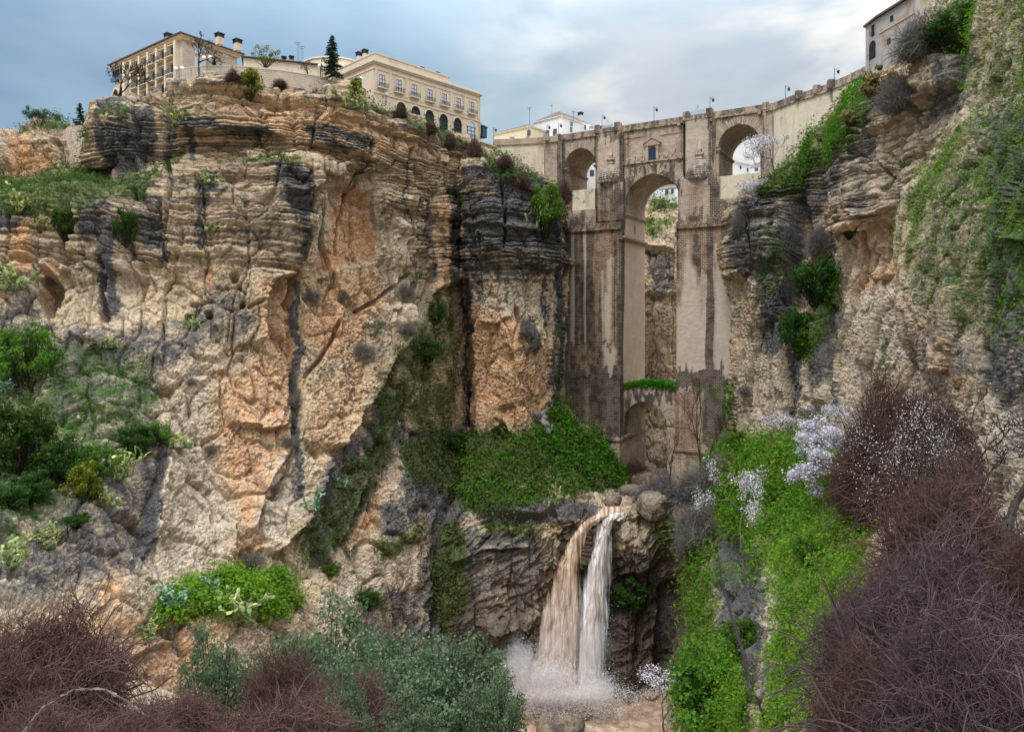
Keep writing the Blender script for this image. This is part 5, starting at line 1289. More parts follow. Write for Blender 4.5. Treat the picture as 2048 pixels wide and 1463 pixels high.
# ---- white and cream houses beyond the bridge
def house(name, label, pa, pb, z_eave, dep, roofh, wmat, wins, zb=44, group=None, cham=None):
    f = Fr(dz(pa[0], pa[1], z_eave), dz(pb[0], pb[1], z_eave)); r_ = f.root(name, label, "house", group)
    mb1("wall", wmat, r_, (0, f.L, 0, dep, zb, z_eave-.5)); mb1("cornice", wmat, r_, (-.2, f.L+.2, -.2, dep+.2, z_eave-.5, z_eave-.2), (-.4, f.L+.4, -.4, dep+.4, z_eave-.2, z_eave))
    if roofh: hip_roof(r_, 0, f.L, 0, dep, z_eave+.2, roofh, .1)
    for (px, pt, pb_, w_) in wins:
        z0, z1 = f.z(px, pb_), f.z(px, pt); window(r_, f.s(px), z0, w_, z1-z0, frame=M_IRON)
    return f, r_
f, r_ = house("white_house", "white hip-roofed house with three blue windows behind the bridge parapet", (1068, 245), (1123, 231), 68.5, 19, 3.6, M_WHITE, [(1078, 265, 276, 1.5), (1095, 261, 276, 1.5), (1110, 258, 272, 1.5)])
fs_ = Fr(dz(1123, 231, 68.5), dz(1181, 252, 68.5))
m = MB();
for (px_, py_) in ((1143, 253), (1170, 259), (1142, 264)):
    k = (px_-CX)/F; o = f.o+f.d*f.L; t = (k*o[1]-o[0])/(f.n[0]-k*f.n[1]); z_ = (CY-py_)/F*(o[1]+f.n[1]*t); X = f.L+.03
    mb1("side_window", M_GLASS, r_, (X, X+.06, t-.6, t+.6, z_, z_+1.5))
chimney(r_, f.L-3, 14, 70, 1.1, 2.2); mb1("antenna", M_IRON, r_, (f.L*.3, f.L*.3+.06, 5, 5.06, 70, 75), (f.L*.3-.6, f.L*.3+.6, 5, 5.05, 74.4, 74.5))
house("low_cream_house", "cream corner house with small hip roof behind the left end of the parapet", (988, 268), (1062, 252), 64.5, 14, 3.0, M_YEL, [(1058, 260, 272, 1.3)])
house("stepped_white_house", "small stepped white house right of the white hip-roofed one", (1180, 252), (1222, 250), 66.8, 12, 0, M_WHITE, [])
house("small_white_house", "distant white house with chimney seen through the right upper arch", (1466, 322), (1502, 330), 60.5, 10, 1.8, M_WHITE, [(1481, 331, 338, .9), (1495, 336, 343, .9)], zb=40)
house("white_cottage", "white gabled cottage at the right edge of the right upper arch view", (1500, 333), (1530, 328), 59, 9, 1.6, M_WHITE, [(1513, 336, 342, 1.3)], zb=40)
house("cliff_edge_house", "white house crowning the pale rocks beyond the great arch", (1318, 376), (1362, 372), 51, 10, 1.8, M_WHITE, [(1334, 379, 388, 1.0), (1345, 378, 387, 1.0)], zb=40)
house("arcaded_white_house", "white building glimpsed through the left upper arch", (1160, 322), (1200, 320), 52, 9, 1.2, M_WHITE, [(1182, 340, 352, .7), (1186, 340, 352, .7)], zb=35)
# ---- old house at upper right
fo = Fr(dz(1731, 50, 63), dz(1757, 32, 63)); f2 = Fr(dz(1757, 32, 63), dz(1830, -14, 63))
rt = f2.root("old_rim_house", "weathered plaster house with arched balcony and tiled eave at the upper right rim", "house")
Lo = f2.L; back = fo.L
mb1("wall", M_GREYP, rt, (0, Lo, 0, 9, 44, 62.6))
m = MB(1); a0 = np.array([fo.o[0]-f2.o[0], fo.o[1]-f2.o[1]]); loc = (float(a0@f2.d), float(a0@f2.n))
m.prism([loc, (0, 0), (0, 9), (loc[0], loc[1]+9)], 44, 62.6); m.build("end_wall", M_GREYP, rt)
m = MB(); m.prism([(loc[0]-.5, loc[1]-.2), (0, -.6), (Lo, -.6), (Lo, 9.5), (loc[0]-.5, loc[1]+9)], 62.6, 63.0); m.build("eave", M_TILE, rt)
hip_roof(rt, 0, Lo, 0, 9, 63.0, 2.4, .3)
def on(px, py): return f2.s(px), f2.z(px, py)
x, z = on(1784, 43); window(rt, x, z, .8, 1.1, frame=M_IRON, glassm=M_VOID); x, z = on(1778, 88); window(rt, x, z, .9, 1.1, frame=M_IRON, glassm=M_VOID)
mb1("string_course", M_RUBBLE, rt, (0, Lo, -.15, 0, on(1770, 62)[1], on(1770, 62)[1]+.25))
def on1(px, py): return fo.s(px), fo.z(px, py)
r1 = empty("tmp", (0, 0, 0)); bpy.data.objects.remove(r1)
mO = MB()
def ploc(xs, y, z):   # point on the end wall plane -> house frame
    w_ = fo.o+fo.d*xs-fo.n*y; q = w_-f2.o; return (float(q@f2.d), float(q@f2.n), z)
for (px_, pt, pb_, ww, ar, nm) in ((1746, 50, 73, 1.0, False, "window"), (1745, 92, 118, 2.1, True, "arched_opening")):
    s_, z0 = on1(px_, pb_); z1 = on1(px_, pt)[1]; m = MB()
    m.quad(ploc(s_-ww/2,.05,z0), ploc(s_+ww/2,.05,z0), ploc(s_+ww/2,.05,z1), ploc(s_-ww/2,.05,z1))
    if ar:
        for i in range(8):
            a, b = math.pi-math.pi*i/8, math.pi-math.pi*(i+1)/8; r_ = ww/2
            m.quad(ploc(s_,.05,z1), ploc(s_+r_*math.cos(a),.05,z1+r_*math.sin(a)), ploc(s_+r_*math.cos(b),.05,z1+r_*math.sin(b)), ploc(s_,.05,z1))
    o = m.build(nm, M_VOID, rt); m = MB(); rl = lambda a, b: m.tube(ploc(a[0], a[1], a[2]), ploc(b[0], b[1], b[2]), .03, n=4)
    for k in range(7): xx = s_-ww/2+ww*k/6; rl((xx,.5,z0),(xx,.5,z0+1))
    rl((s_-ww/2,.5,z0+1),(s_+ww/2,.5,z0+1)); m.build("railing", M_IRON, o)
# ---- cliff-top walls, fences, kiosk
def poly_wall(name, label, pts, h, th, mat, cat="wall"):
    r0 = empty(name, (pts[0][0], pts[0][1], 0), label, cat); m = MB(.9); run = 0
    for a, b in zip(pts[:-1], pts[1:]):
        A3 = np.array(a)-np.array([*pts[0][:2], 0]); B3 = np.array(b)-np.array([*pts[0][:2], 0]); d = (B3-A3)[:2]; L = np.linalg.norm(d); n = np.array([d[1], -d[0]])/L*th/2
        q = lambda p, s_, z: (p[0]+n[0]*s_, p[1]+n[1]*s_, p[2]+z)
        for s_ in (1, -1):
            m.quad(q(A3,s_,-4), q(B3,s_,-4), q(B3,s_,h), q(A3,s_,h), [(run,-4),(run+L,-4),(run+L,h),(run,h)])
        m.quad(q(A3,1,h), q(B3,1,h), q(B3,-1,h), q(A3,-1,h)); m.quad(q(A3,-1,-4), q(A3,1,-4), q(A3,1,h), q(A3,-1,h)); m.quad(q(B3,1,-4), q(B3,-1,-4), q(B3,-1,h), q(B3,1,h)); run += L
    m.build("wall_body", mat, r0)
    m = MB(.9)
    for a, b in zip(pts[:-1], pts[1:]):
        A3 = np.array(a)-np.array([*pts[0][:2], 0]); B3 = np.array(b)-np.array([*pts[0][:2], 0]); d = (B3-A3)[:2]; n = np.array([d[1], -d[0]])/np.linalg.norm(d)*(th/2+.08)
        q = lambda p, s_, z: (p[0]+n[0]*s_, p[1]+n[1]*s_, p[2]+z)
        m.quad(q(A3,1,h), q(B3,1,h), q(B3,1,h+.15), q(A3,1,h+.15)); m.quad(q(A3,1,h+.15), q(B3,1,h+.15), q(B3,-1,h+.15), q(A3,-1,h+.15))
    m.build("coping", M_LINTEL, r0); return r0
pp = lambda *a: [tuple(P(*q)) for q in a]
poly_wall("stone_wall", "rubble garden wall below the stone hotel behind the grey fence", pp((362,152,160),(420,147,159),(465,148,159),(520,150,162)), 1.5, .6, M_RUBBLE)
poly_wall("rim_wall", "long low stone wall following the cliff rim below the cream buildings", pp((505,150,160),(560,154,163),(620,163,166),(680,178,169),(730,192,172),(790,212,178),(850,238,184),(905,258,190)), 1.3, .6, M_RUBBLE2)
fk = Fr(dz(930, 272, 52.6), dz(990, 292, 52.6)); rt = fk.root("rim_annex", "low plastered annex with two small windows under the iron kiosk", "building")
mb1("wall", M_CREAM2, rt, (0, fk.L, 0, 8, 40, 52.2)); mb1("roof_slab", M_LINTEL, rt, (-.3, fk.L+.2, -.5, 8, 52.2, 52.5))
for px_ in (946, 966): s_, z_ = fk.s(px_), fk.z(px_, 282+(px_-946)*.3); window(rt, s_, z_, 1.1, .9, frame=M_WHITE, glassm=M_GLASS)
kk = P(961, 272, 196); rt = empty("iron_kiosk", tuple(kk), "dark green iron kiosk with small roof finial beside the arcade", "kiosk", rz=R(-30))
M_GRN = simple_mat("dark_green_paint", (.02, .045, .05), .5)
mb1("body", M_GRN, rt, (-1.4, 1.4, -1.1, 1.1, -.5, 2.4), (-1.6, 1.6, -1.3, 1.3, 2.2, 2.4)); mb1("window", M_GLASS, rt, (-.6, .6, -1.16, -1.11, .9, 1.9))
m = MB(); m.prism([(-1.5,-1.2),(1.5,-1.2),(1.5,1.2),(-1.5,1.2)], 2.41, 3.2, [(-.5,-.4),(.5,-.4),(.5,.4),(-.5,.4)]); m.tube((0,0,3.2),(0,0,4.3),.12,.03); m.ball((0,0,3.8),.2,6); m.build("roof", M_GRN, rt)
def fence(name, label, pts, h=1.1, gap=.35, mat=None):
    r0 = empty(name, tuple(pts[0]), label, "fence"); o = np.array(pts[0]); m = MB(); k = 0; rails = MB()
    for a, b in zip(pts[:-1], pts[1:]):
        a = np.array(a)-o; b = np.array(b)-o; L = np.linalg.norm(b-a); n = max(1, int(L/gap))
        for i in range(n): q = a+(b-a)*i/n; m.box(q[0]-.02, q[0]+.02, q[1]-.02, q[1]+.02, q[2], q[2]+h)
        for i in range(int(L/2.2)+1):
            q = a+(b-a)*min(1, i*2.2/L); pm = MB(); pm.box(q[0]-.06, q[0]+.06, q[1]-.06, q[1]+.06, q[2]-.3, q[2]+h+.08); pm.build("post", mat or M_IRON, r0)
        for zz in (.1, h): rails.tube(a+(0, 0, zz), b+(0, 0, zz), .035, n=4)
    for q in m.f[:0]: pass
    rails.v += [v for v in m.v]; base = len(rails.v)-len(m.v); rails.f += [tuple(i+base for i in f) for f in m.f]; rails.uv += m.uv
    rails.build("railing", mat or M_IRON, r0); return r0
M_GREYMETAL = simple_mat("grey_metal", (.22, .26, .30), .5)
fence("rim_fence", "grey metal fence on the cliff edge in front of the stone hotel", pp((338,163,157),(362,152,156),(400,150,156),(462,148,156)), 1.6, .5, M_GREYMETAL)
fence("lookout_fence", "dark railing on the lookout ledge at far left beside the globe lamp", pp((184,249,158),(196,243,158),(212,238,160)), 1.9, .4)
tag(mb1("lookout_slab", M_LINTEL, None, (0,.1,0,.1,0,.1)), 'concrete lookout ledge jutting left from the black overhang', 'ledge')
bpy.data.objects['lookout_slab'].data.clear_geometry(); sl = bpy.data.objects['lookout_slab']
q0, q1 = P(183, 250, 158), P(214, 240, 160); me = sl.data
me.from_pydata([(q0[0],q0[1],q0[2]-.5),(q1[0]+3,q1[1],q1[2]-.5),(q1[0]+3,q1[1]+5,q1[2]-.5),(q0[0],q0[1]+5,q0[2]-.5),(q0[0],q0[1],q0[2]),(q1[0]+3,q1[1],q1[2]),(q1[0]+3,q1[1]+5,q1[2]),(q0[0],q0[1]+5,q0[2])], [], [(0,1,2,3),(4,5,6,7),(0,1,5,4),(1,2,6,5),(2,3,7,6),(3,0,4,7)])
# ------------------------------------------------------------ lamps
M_GLOBE = simple_mat("milky_globe", (.85, .88, .92), .3, .02)
def lantern(name, label, px, pyt, pyb, Y, group):
    b = P(px, pyb, Y); H = (pyb-pyt)/F*Y; o = empty(name, (b[0], b[1], b[2]-1.8), label, "street lamp", group, rz=BANG); H += 1.8
    m = MB(); m.tube((0,0,0),(0,0,.9),.16,.10,8); m.tube((0,0,.9),(0,0,H),.075,.06,8); m.ball((0,0,H),.11,6); m.build("pole", M_IRON, o)
    m = MB(); m.tube((0,0,H-.35),(.75,0,H-.2),.045,n=5); m.tube((.75,0,H-.2),(.75,0,H-.5),.03,n=4); m.build("bracket", M_IRON, o)
    m = MB(); m.prism([(.55,-.2),(.95,-.2),(.95,.2),(.55,.2)], H-1.25, H-.7, [(.47,-.28),(1.03,-.28),(1.03,.28),(.47,.28)]); m.prism([(.43,-.32),(1.07,-.32),(1.07,.32),(.43,.32)], H-.7, H-.48, [(.68,-.07),(.82,-.07),(.82,.07),(.68,.07)]); m.build("lantern", M_IRON, o)
for i, (px_, t_, b_, lb) in enumerate([(987, 255, 277, "lamp standing at the far left end of the parapet near the iron kiosk"), (1204, 230, 258, "lamp above the left bridge tower beside its iron railing"), (1308, 214, 243, "lamp over the great arch right of the niche window"), (1420, 194, 218, "lamp on the right bridge tower beside the iron railing"), (1571, 172, 197, "lamp on the parapet above the blossoming tree"), (1669, 137, 163, "lamp on the curved approach parapet near the old rim house"), (1094, 250, 272, "lamp in front of the white hip-roofed house"), (1117, 246, 268, "lamp at the left end of the first small arch")]):
    Yl = 54.5*F/(CY-b_); lantern("street_lamp", "black lantern "+lb, px_, t_, b_, Yl, "lantern lamps along the bridge")
def globe(label, px, pyt, pyb, Y, heads=2):
    b = P(px, pyb, Y); H = (pyb-pyt)/F*Y; o = empty("globe_lamp", (b[0], b[1], b[2]-1.0), label, "street lamp", "globe lamps on the cliff rim"); H += 1
    m = MB(); m.tube((0,0,0),(0,0,H-.2),.08,.06,8)
    if heads == 2: m.tube((-.7,0,H-.75),(.7,0,H-.6),.04,n=5)
    m.build("pole", M_IRON, o)
    for i, x in enumerate((-.7, .7) if heads == 2 else (0,)):
        m = MB(); m.ball((x, 0, H-.3-(.12 if heads == 2 and x < 0 else 0)), .42, 10); m.build("globe", M_GLOBE, o, smooth=True)
globe("twin globe lamp in front of the bare tree by the stone hotel", 414, 112, 148, 158)
globe("twin globe lamp at the hotel corner above the grey fence", 358, 134, 158, 156)
globe("twin globe lamp left of the tall conifer", 645, 128, 152, 165)
globe("twin globe lamp beside the yellow-green bush left of the cream building", 716, 155, 180, 168)
globe("single globe lamp on the far left lookout ledge", 186, 220, 250, 158, 1)
globe("single globe lamp near the foot of the arcade", 852, 212, 240, 185, 1)
globe("single globe lamp before the arcade's right half", 887, 229, 256, 190, 1)
globe("single globe lamp beside the round bush under the first balcony", 772, 186, 202, 172, 1)
# ------------------------------------------------------------ walkers on the bridge
M_COAT = simple_mat("dark_coat", (.04, .045, .07), .8); M_SKIN = simple_mat("skin", (.45, .28, .20), .6); M_HAIR = simple_mat("dark_hair", (.03, .02, .015), .7)
def person(px, label, back=1.2):
    s_ = Bs(px, back); w3 = Bw(np.array([[s_, back, ZC-.02]]))[0]
    V = {'pelvis':(0,0,.95),'chest':(0,0,1.35),'neck':(0,0,1.50),'head':(0,0,1.60),'top':(0,0,1.74),'kl':(-.11,-.05,.5),'fl':(-.11,.05,.06),'tl':(-.11,-.12,.03),'kr':(.11,.04,.5),'fr':(.11,-.03,.06),'tr':(.11,-.2,.03),'sl':(-.19,0,1.42),'el':(-.25,.02,1.14),'hl':(-.26,-.06,.88),'sr':(.19,0,1.42),'er':(.25,.02,1.14),'hr':(.26,-.06,.88)}
    E = [('pelvis','chest'),('chest','neck'),('neck','head'),('head','top'),('pelvis','kl'),('kl','fl'),('fl','tl'),('pelvis','kr'),('kr','fr'),('fr','tr'),('chest','sl'),('sl','el'),('el','hl'),('chest','sr'),('sr','er'),('er','hr')]
    rad = {'pelvis':.15,'chest':.16,'neck':.06,'head':.10,'top':.08,'kl':.07,'kr':.07,'fl':.05,'fr':.05,'tl':.04,'tr':.04,'sl':.07,'sr':.07,'el':.05,'er':.05,'hl':.035,'hr':.035}
    names = list(V); me = bpy.data.meshes.new("person"); me.from_pydata([V[n] for n in names], [(names.index(a), names.index(b)) for a, b in E], [])
    o = bpy.data.objects.new("person", me); COL.objects.link(o); o.location = w3; o.rotation_euler = (0, 0, BANG+R(80)); me.materials.append(M_COAT)
    sk = o.modifiers.new("skin", 'SKIN'); o.modifiers.new("sub", 'SUBSURF').levels = 1
    for i, n in enumerate(names): me.skin_vertices[0].data[i].radius = (rad[n], rad[n])
    me.skin_vertices[0].data[0].use_root = True
    tag(o, label, "person", "walkers on the bridge")
    m = MB(); m.ball((0, 0, 1.70), .125, 8, 1.0); h = m.build("hair", M_HAIR, o); m = MB(); m.ball((0, -.03, 1.64), .105, 8, 1.2); m.ball((0, -.14, 1.63), .02, 4); m.build("face", M_SKIN, o)
    return w3
person(1341, "left walker of the pair just left of the right bridge tower"); person(1345, "right walker of the pair just left of the right bridge tower")
person(1452, "left walker of the pair over the right side arch"); person(1456, "right walker of the pair over the right side arch")
def umbrella(px, col, label, who):
    w3 = person(px, who, 2.0); o = empty("umbrella", (w3[0], w3[1], w3[2]+.9), label, "umbrella"); m = MB(); n = 8
    for j in range(3):
        for i in range(n):
            a0, a1 = 2*math.pi*i/n, 2*math.pi*(i+1)/n; pt = lambda r_, a: (r_*math.cos(a), r_*math.sin(a), 1.35-.42*(r_/.6)**2*.9)
            m.quad(pt(.2*j,a0), pt(.2*j,a1), pt(.2*(j+1),a1), pt(.2*(j+1),a0), cell=None)
    m.build("canopy", simple_mat("umbrella_cloth_"+str(px), col, .6), o); m = MB(); m.tube((0,0,.0),(0,0,1.45),.012,n=5); m.build("shaft", M_IRON, o)
umbrella(1264, (.03, .06, .35), "dark blue umbrella carried over the great arch", "walker under the blue umbrella")
umbrella(1386, (.02, .20, .16), "teal green umbrella behind the railing of the right tower", "walker under the green umbrella")

for (px, y0, y1, Y, lb) in [(596, 84, 112, 186, "tall thin antenna mast left of the rounded cream building"), (604, 92, 112, 186, "short antenna mast beside the tall one"), (1059, 214, 250, 235, "leaning antenna mast between the cream and white houses"), (1147, 222, 236, 235, "small aerial on the roof of the white hip-roofed house")]:
    b = P(px, y1, Y); H = (y1-y0)/F*Y; o = empty("antenna", tuple(b), lb, "antenna", "antennas on the roofs"); m = MB(); m.tube((0,0,-1),(0,0,H),.07,.05,5); m.build("mast", M_IRON, o)
    m = MB(); m.box(-.8,.8,-.03,.03,H-.3,H-.22); m.box(-.5,.5,-.03,.03,H-.8,H-.72); m.build("crossbars", M_IRON, o)
# ============================================================ where the ground is, seen along a survey ray
_av = np.concatenate([a[0] for a in PATCH.values()]); _an = np.concatenate([a[1] for a in PATCH.values()])
_px, _py = proj(_av); _ok = (_av[:, 1] > 5) & (_px > -90) & (_px < 2140) & (_py > -90) & (_py < 1560)
_i = np.where(_ok)[0]; _cx = ((_px[_i]+100)/3).astype(int); _cy = ((_py[_i]+100)/3).astype(int)
_cell = _cy*760+_cx; _o = np.lexsort((_av[_i, 1], _cell)); _cs = _cell[_o]; _u, _f = np.unique(_cs, return_index=True)
_zb = np.full(760*570, -1); _zb[_u] = _i[_o][_f]
def hit(px, py):
    best = -1; by = 1e9
    for dy_ in (-1, 0, 1):
        for dx_ in (-1, 0, 1):
            c = (int((py+100)/3)+dy_)*760+int((px+100)/3)+dx_; k = _zb[c]
            if k >= 0 and _av[k, 1] < by: best, by = k, _av[k, 1]
    if best < 0: return None
    return P(px, py, by), _an[best]
# ------------------------------------------------------------ materials
def leaf_mat(name, dark, light, trans=.35, hue=None):
    m, g = new_mat(name); t = g.n('ShaderNodeAttribute', attribute_name='tone').outputs[2]
    rnd = g.n('ShaderNodeObjectInfo').outputs['Random']
    c = g.mix(t, dark, light)
    if hue: c = g.mix(g.ss(t, .86, .97), c, hue)
    c = g.n('ShaderNodeHueSaturation', {'Hue': g.math('ADD', .485, g.math('MULTIPLY', rnd, .03)), 'Value': g.math('ADD', .85, g.math('MULTIPLY', rnd, .3)), 'Color': c}).outputs[0]
    d = g.n('ShaderNodeBsdfDiffuse', {'Color': c}).outputs[0]; tr = g.n('ShaderNodeBsdfTranslucent', {'Color': c}).outputs[0]
    out(g, g.n('ShaderNodeMixShader', {0: trans, 1: d, 2: tr}).outputs[0]); return m
L_DARK = leaf_mat("foliage_dark", (.012, .035, .010), (.06, .125, .025))
L_GREEN = leaf_mat("foliage_green", (.03, .075, .012), (.115, .21, .03))
L_YEL = leaf_mat("foliage_yellow_green", (.05, .08, .012), (.24, .27, .04))
L_OLIVE = leaf_mat("foliage_grey_green", (.026, .050, .026), (.150, .205, .115))
L_CONIF = leaf_mat("needles", (.008, .028, .020), (.04, .085, .045), .15)
L_IVY = leaf_mat("ivy_leaves", (.010, .045, .005), (.075, .235, .018), .35)
L_IVYD = leaf_mat("scrub_leaves", (.015, .035, .010), (.07, .13, .03), .3)
L_LIME = leaf_mat("lush_leaves", (.022, .065, .006), (.160, .285, .025), .35)
L_SCRUB = leaf_mat("olive_scrub", (.018, .026, .010), (.115, .13, .045), .3)
L_DRY = leaf_mat("dry_grass", (.10, .085, .03), (.34, .29, .11), .3)
L_PETAL = leaf_mat("petals", (.50, .46, .52), (.90, .88, .92), .3)
L_CACT = leaf_mat("cactus_pads", (.10, .16, .06), (.40, .45, .18), .1, hue=(.62, .50, .13))
L_BLUEC = leaf_mat("blue_green_pads", (.07, .15, .09), (.26, .40, .27), .1)
def bark(name, a, b, sc=8):
    m, g = new_mat(name); t = g.n('ShaderNodeAttribute', attribute_name='tone').outputs[2]; p = g.n('ShaderNodeTexCoord').outputs['Object']
    c = g.mix(g.math('MULTIPLY', g.math('ADD', t, g.noise(p, sc, 3)), .6, clamp=True), a, b)
    out(g, g.n('ShaderNodeBsdfPrincipled', {'Base Color': c, 'Roughness': .85, 'Specular IOR Level': .2}).outputs[0]); return m
B_TWIG = bark("red_brown_twigs", (.015, .008, .007), (.150, .082, .066), 3)
B_PURP = bark("purplish_twigs", (.012, .008, .009), (.135, .092, .094), 3)
B_BARK = bark("dark_bark", (.012, .009, .008), (.06, .046, .038))
B_GREY = bark("grey_twigs", (.07, .06, .055), (.24, .21, .19), 3)
# ------------------------------------------------------------ geometry
def cards(cent, size, nrm=None, spread=1.0, asp=.6, r=None):
    """pointed leaf quads round centres; nrm pulls them to face outward"""
    r = r or rng; n = len(cent); N = r.normal(size=(n, 3))*spread
    if nrm is not None: N = N+nrm*1.1
    N /= np.linalg.norm(N, axis=1)[:, None]+1e-9
    T = r.normal(size=(n, 3)); T -= (T*N).sum(1)[:, None]*N; T /= np.linalg.norm(T, axis=1)[:, None]+1e-9; B = np.cross(N, T)
    s = (np.asarray(size)*np.ones(n))[:, None]*(.5+1.15*r.random((n, 1))**1.6)
    v = np.stack([cent-T*s*.5, cent+B*s*.5*asp+T*s*.05, cent+T*s*.5, cent-B*s*.5*asp+T*s*.05], 1).reshape(-1, 3)
    return v, np.arange(n*4).reshape(n, 4)
def tubes(p0, p1, r0, r1, k=3):
    p0, p1 = np.asarray(p0, float), np.asarray(p1, float); n = len(p0); d = p1-p0; d = d/(np.linalg.norm(d, axis=1)[:, None]+1e-9)
    ref = np.where(np.abs(d[:, 2:3]) < .9, np.array([[0, 0, 1.]]), np.array([[1., 0, 0]])); u = np.cross(d, ref); u /= np.linalg.norm(u, axis=1)[:, None]; w_ = np.cross(d, u)
    a = 2*np.pi*np.arange(k)/k; e = np.cos(a)[None, :, None]*u[:, None]+np.sin(a)[None, :, None]*w_[:, None]
    v = np.concatenate([p0[:, None]+e*np.asarray(r0).reshape(-1, 1, 1), p1[:, None]+e*np.asarray(r1).reshape(-1, 1, 1)], 1).reshape(-1, 3)
    i = np.arange(k); j = (i+1) % k; f = np.stack([i, j, j+k, i+k], -1)[None]+(np.arange(n)*2*k)[:, None, None]
    return v, f.reshape(-1, 4)
def master(parts):
    """parts: list of (name, v, f, mat, tone per vertex) -> (list of meshes)"""
    res = []
    for nm, v, f, mat, tone in parts:
        o = mesh_np(nm, v, f, mat, attrs={'tone': tone}); res.append((nm, o.data)); bpy.data.objects.remove(o)
    return res
def put(ms, kind, loc, scale, label, cat, group=None, rz=None, tilt=(0, 0)):
    o = empty(kind, tuple(loc), label, cat, group); o.scale = scale if hasattr(scale, '__len__') else (scale,)*3
    o.rotation_euler = (tilt[0], tilt[1], random.uniform(0, 6.28) if rz is None else rz)
    for nm, me in ms:
        c = bpy.data.objects.new(nm, me); COL.objects.link(c); c.parent = o
    return o
def clump_bush(seed, h=1.0, wid=1.0, n_cl=46, n_leaf=5200, leaf=.05, mat=L_GREEN, stem=B_BARK, flat=1.0, trunk=.15, top=.0):
    """leafy bush of unit height: uneven clumps over a rounded body"""
    r = np.random.default_rng(seed); cl = []
    while len(cl) < n_cl:
        p = r.uniform(-1, 1, 3); d = np.linalg.norm(p)
        if d > 1 or (d < .45 and r.random() < .6): continue
        p = p*(1+.18*math.sin(p[0]*5+seed)+.15*math.sin(p[1]*6+seed*2))
        cl.append((p[0]*wid*.42, p[1]*wid*.42, trunk+(1-trunk)*(.5+.42*p[2]*flat)-top*abs(p[0])*.3))
    cl = np.array(cl); rad = r.uniform(.07, .17, n_cl)*(wid*.5+.5)
    k = r.integers(0, n_cl, n_leaf); dr = r.normal(size=(n_leaf, 3)); dr /= np.linalg.norm(dr, axis=1)[:, None]; rr = rad[k]*(.35+.75*r.random(n_leaf)**.6)
    c = cl[k]+dr*rr[:, None]*np.array([1, 1, .85]); c[:, 2] = np.maximum(c[:, 2], .02)
    v, f = cards(c, leaf, dr, .8, .62, r)
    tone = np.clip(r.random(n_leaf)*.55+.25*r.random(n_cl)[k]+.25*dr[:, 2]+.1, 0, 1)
    p0 = np.zeros((n_cl, 3)); p0[:, :2] = cl[:, :2]*.12; mid = cl*.55+r.normal(size=(n_cl, 3))*.04; mid[:, 2] = cl[:, 2]*.45
    tv1, tf1 = tubes(p0, mid, np.full(n_cl, .016), np.full(n_cl, .010)); tv2, tf2 = tubes(mid, cl, np.full(n_cl, .010), np.full(n_cl, .004))
    tv = np.concatenate([tv1, tv2]); tf = np.concatenate([tf1, tf2+len(tv1)])
    return master([("crown", v, f, mat, np.repeat(tone, 4)), ("branches", tv, tf, stem, r.random(len(tv)))])
def branchy(seed, depth=6, spread=.55, up=.25, len0=.30, rad0=.030, ratio=.78, kids=(2, 3), start=(0, 0, 1), bias=(0, 0, 0), jit=.25):
    r = np.random.default_rng(seed); S0, S1, R0, R1 = [], [], [], []; tips = []
    st = [(np.zeros(3), np.array(start, float), len0, rad0, 0)]
    while st:
        p, d, L, ra, lv = st.pop(); d = d/np.linalg.norm(d); q = p
        for s_ in range(3):
            d2 = d+r.normal(size=3)*jit*.5+np.array([0, 0, up*.15])+np.array(bias)*.15; d2 /= np.linalg.norm(d2); q2 = q+d2*L/3
            S0.append(q); S1.append(q2); R0.append(ra*(1-.12*s_)); R1.append(ra*(1-.12*(s_+1))); q, d = q2, d2
            if lv >= depth-2: tips.append(q2)
        if lv < depth:
            for _ in range(r.integers(kids[0], kids[1]+1)):
                d3 = d+r.normal(size=3)*spread; d3[2] += up*.4; st.append((q, d3, L*ratio*r.uniform(.8, 1.15), ra*.66, lv+1))
    return np.array(S0), np.array(S1), np.array(R0), np.array(R1), np.array(tips)
def norm_h(*arrs):
    h = max(a[:, 2].max() for a in arrs); return [a/h for a in arrs], h
def bare_tree(seed, mat=B_BARK, minr=.0022, **kw):
    a, b, ra, rb, t = branchy(seed, **kw); (a, b), h = norm_h(a, b)
    n = len(a); main = ra > kw.get('rad0', .03)*.35
    v1, f1 = tubes(a[main], b[main], ra[main], rb[main], 5); v2, f2 = tubes(a[~main], b[~main], np.maximum(ra[~main], minr), np.maximum(rb[~main], minr*.8), 3)
    r = np.random.default_rng(seed+1)
    return master([("trunk", v1, f1, mat, r.random(len(v1))*.4), ("twigs", v2, f2, mat, r.random(len(v2)))])
def blossom_tree(seed, n_pet=4200, size=.028, tw=B_PURP, mat=L_PETAL, **kw):
    a, b, ra, rb, t = branchy(seed, **kw); (a, b, t), h = norm_h(a, b, t); r = np.random.default_rng(seed+3)
    v1, f1 = tubes(a, b, np.maximum(ra, .0036), np.maximum(rb, .0028), 3)
    k = r.integers(0, len(t), n_pet); cent = t[k]+r.normal(size=(n_pet, 3))*.026; v, f = cards(cent, size, None, 1, .95, r)
    return master([("branches", v1, f1, tw, r.random(len(v1))), ("blossom", v, f, mat, np.repeat(r.random(n_pet), 4))])
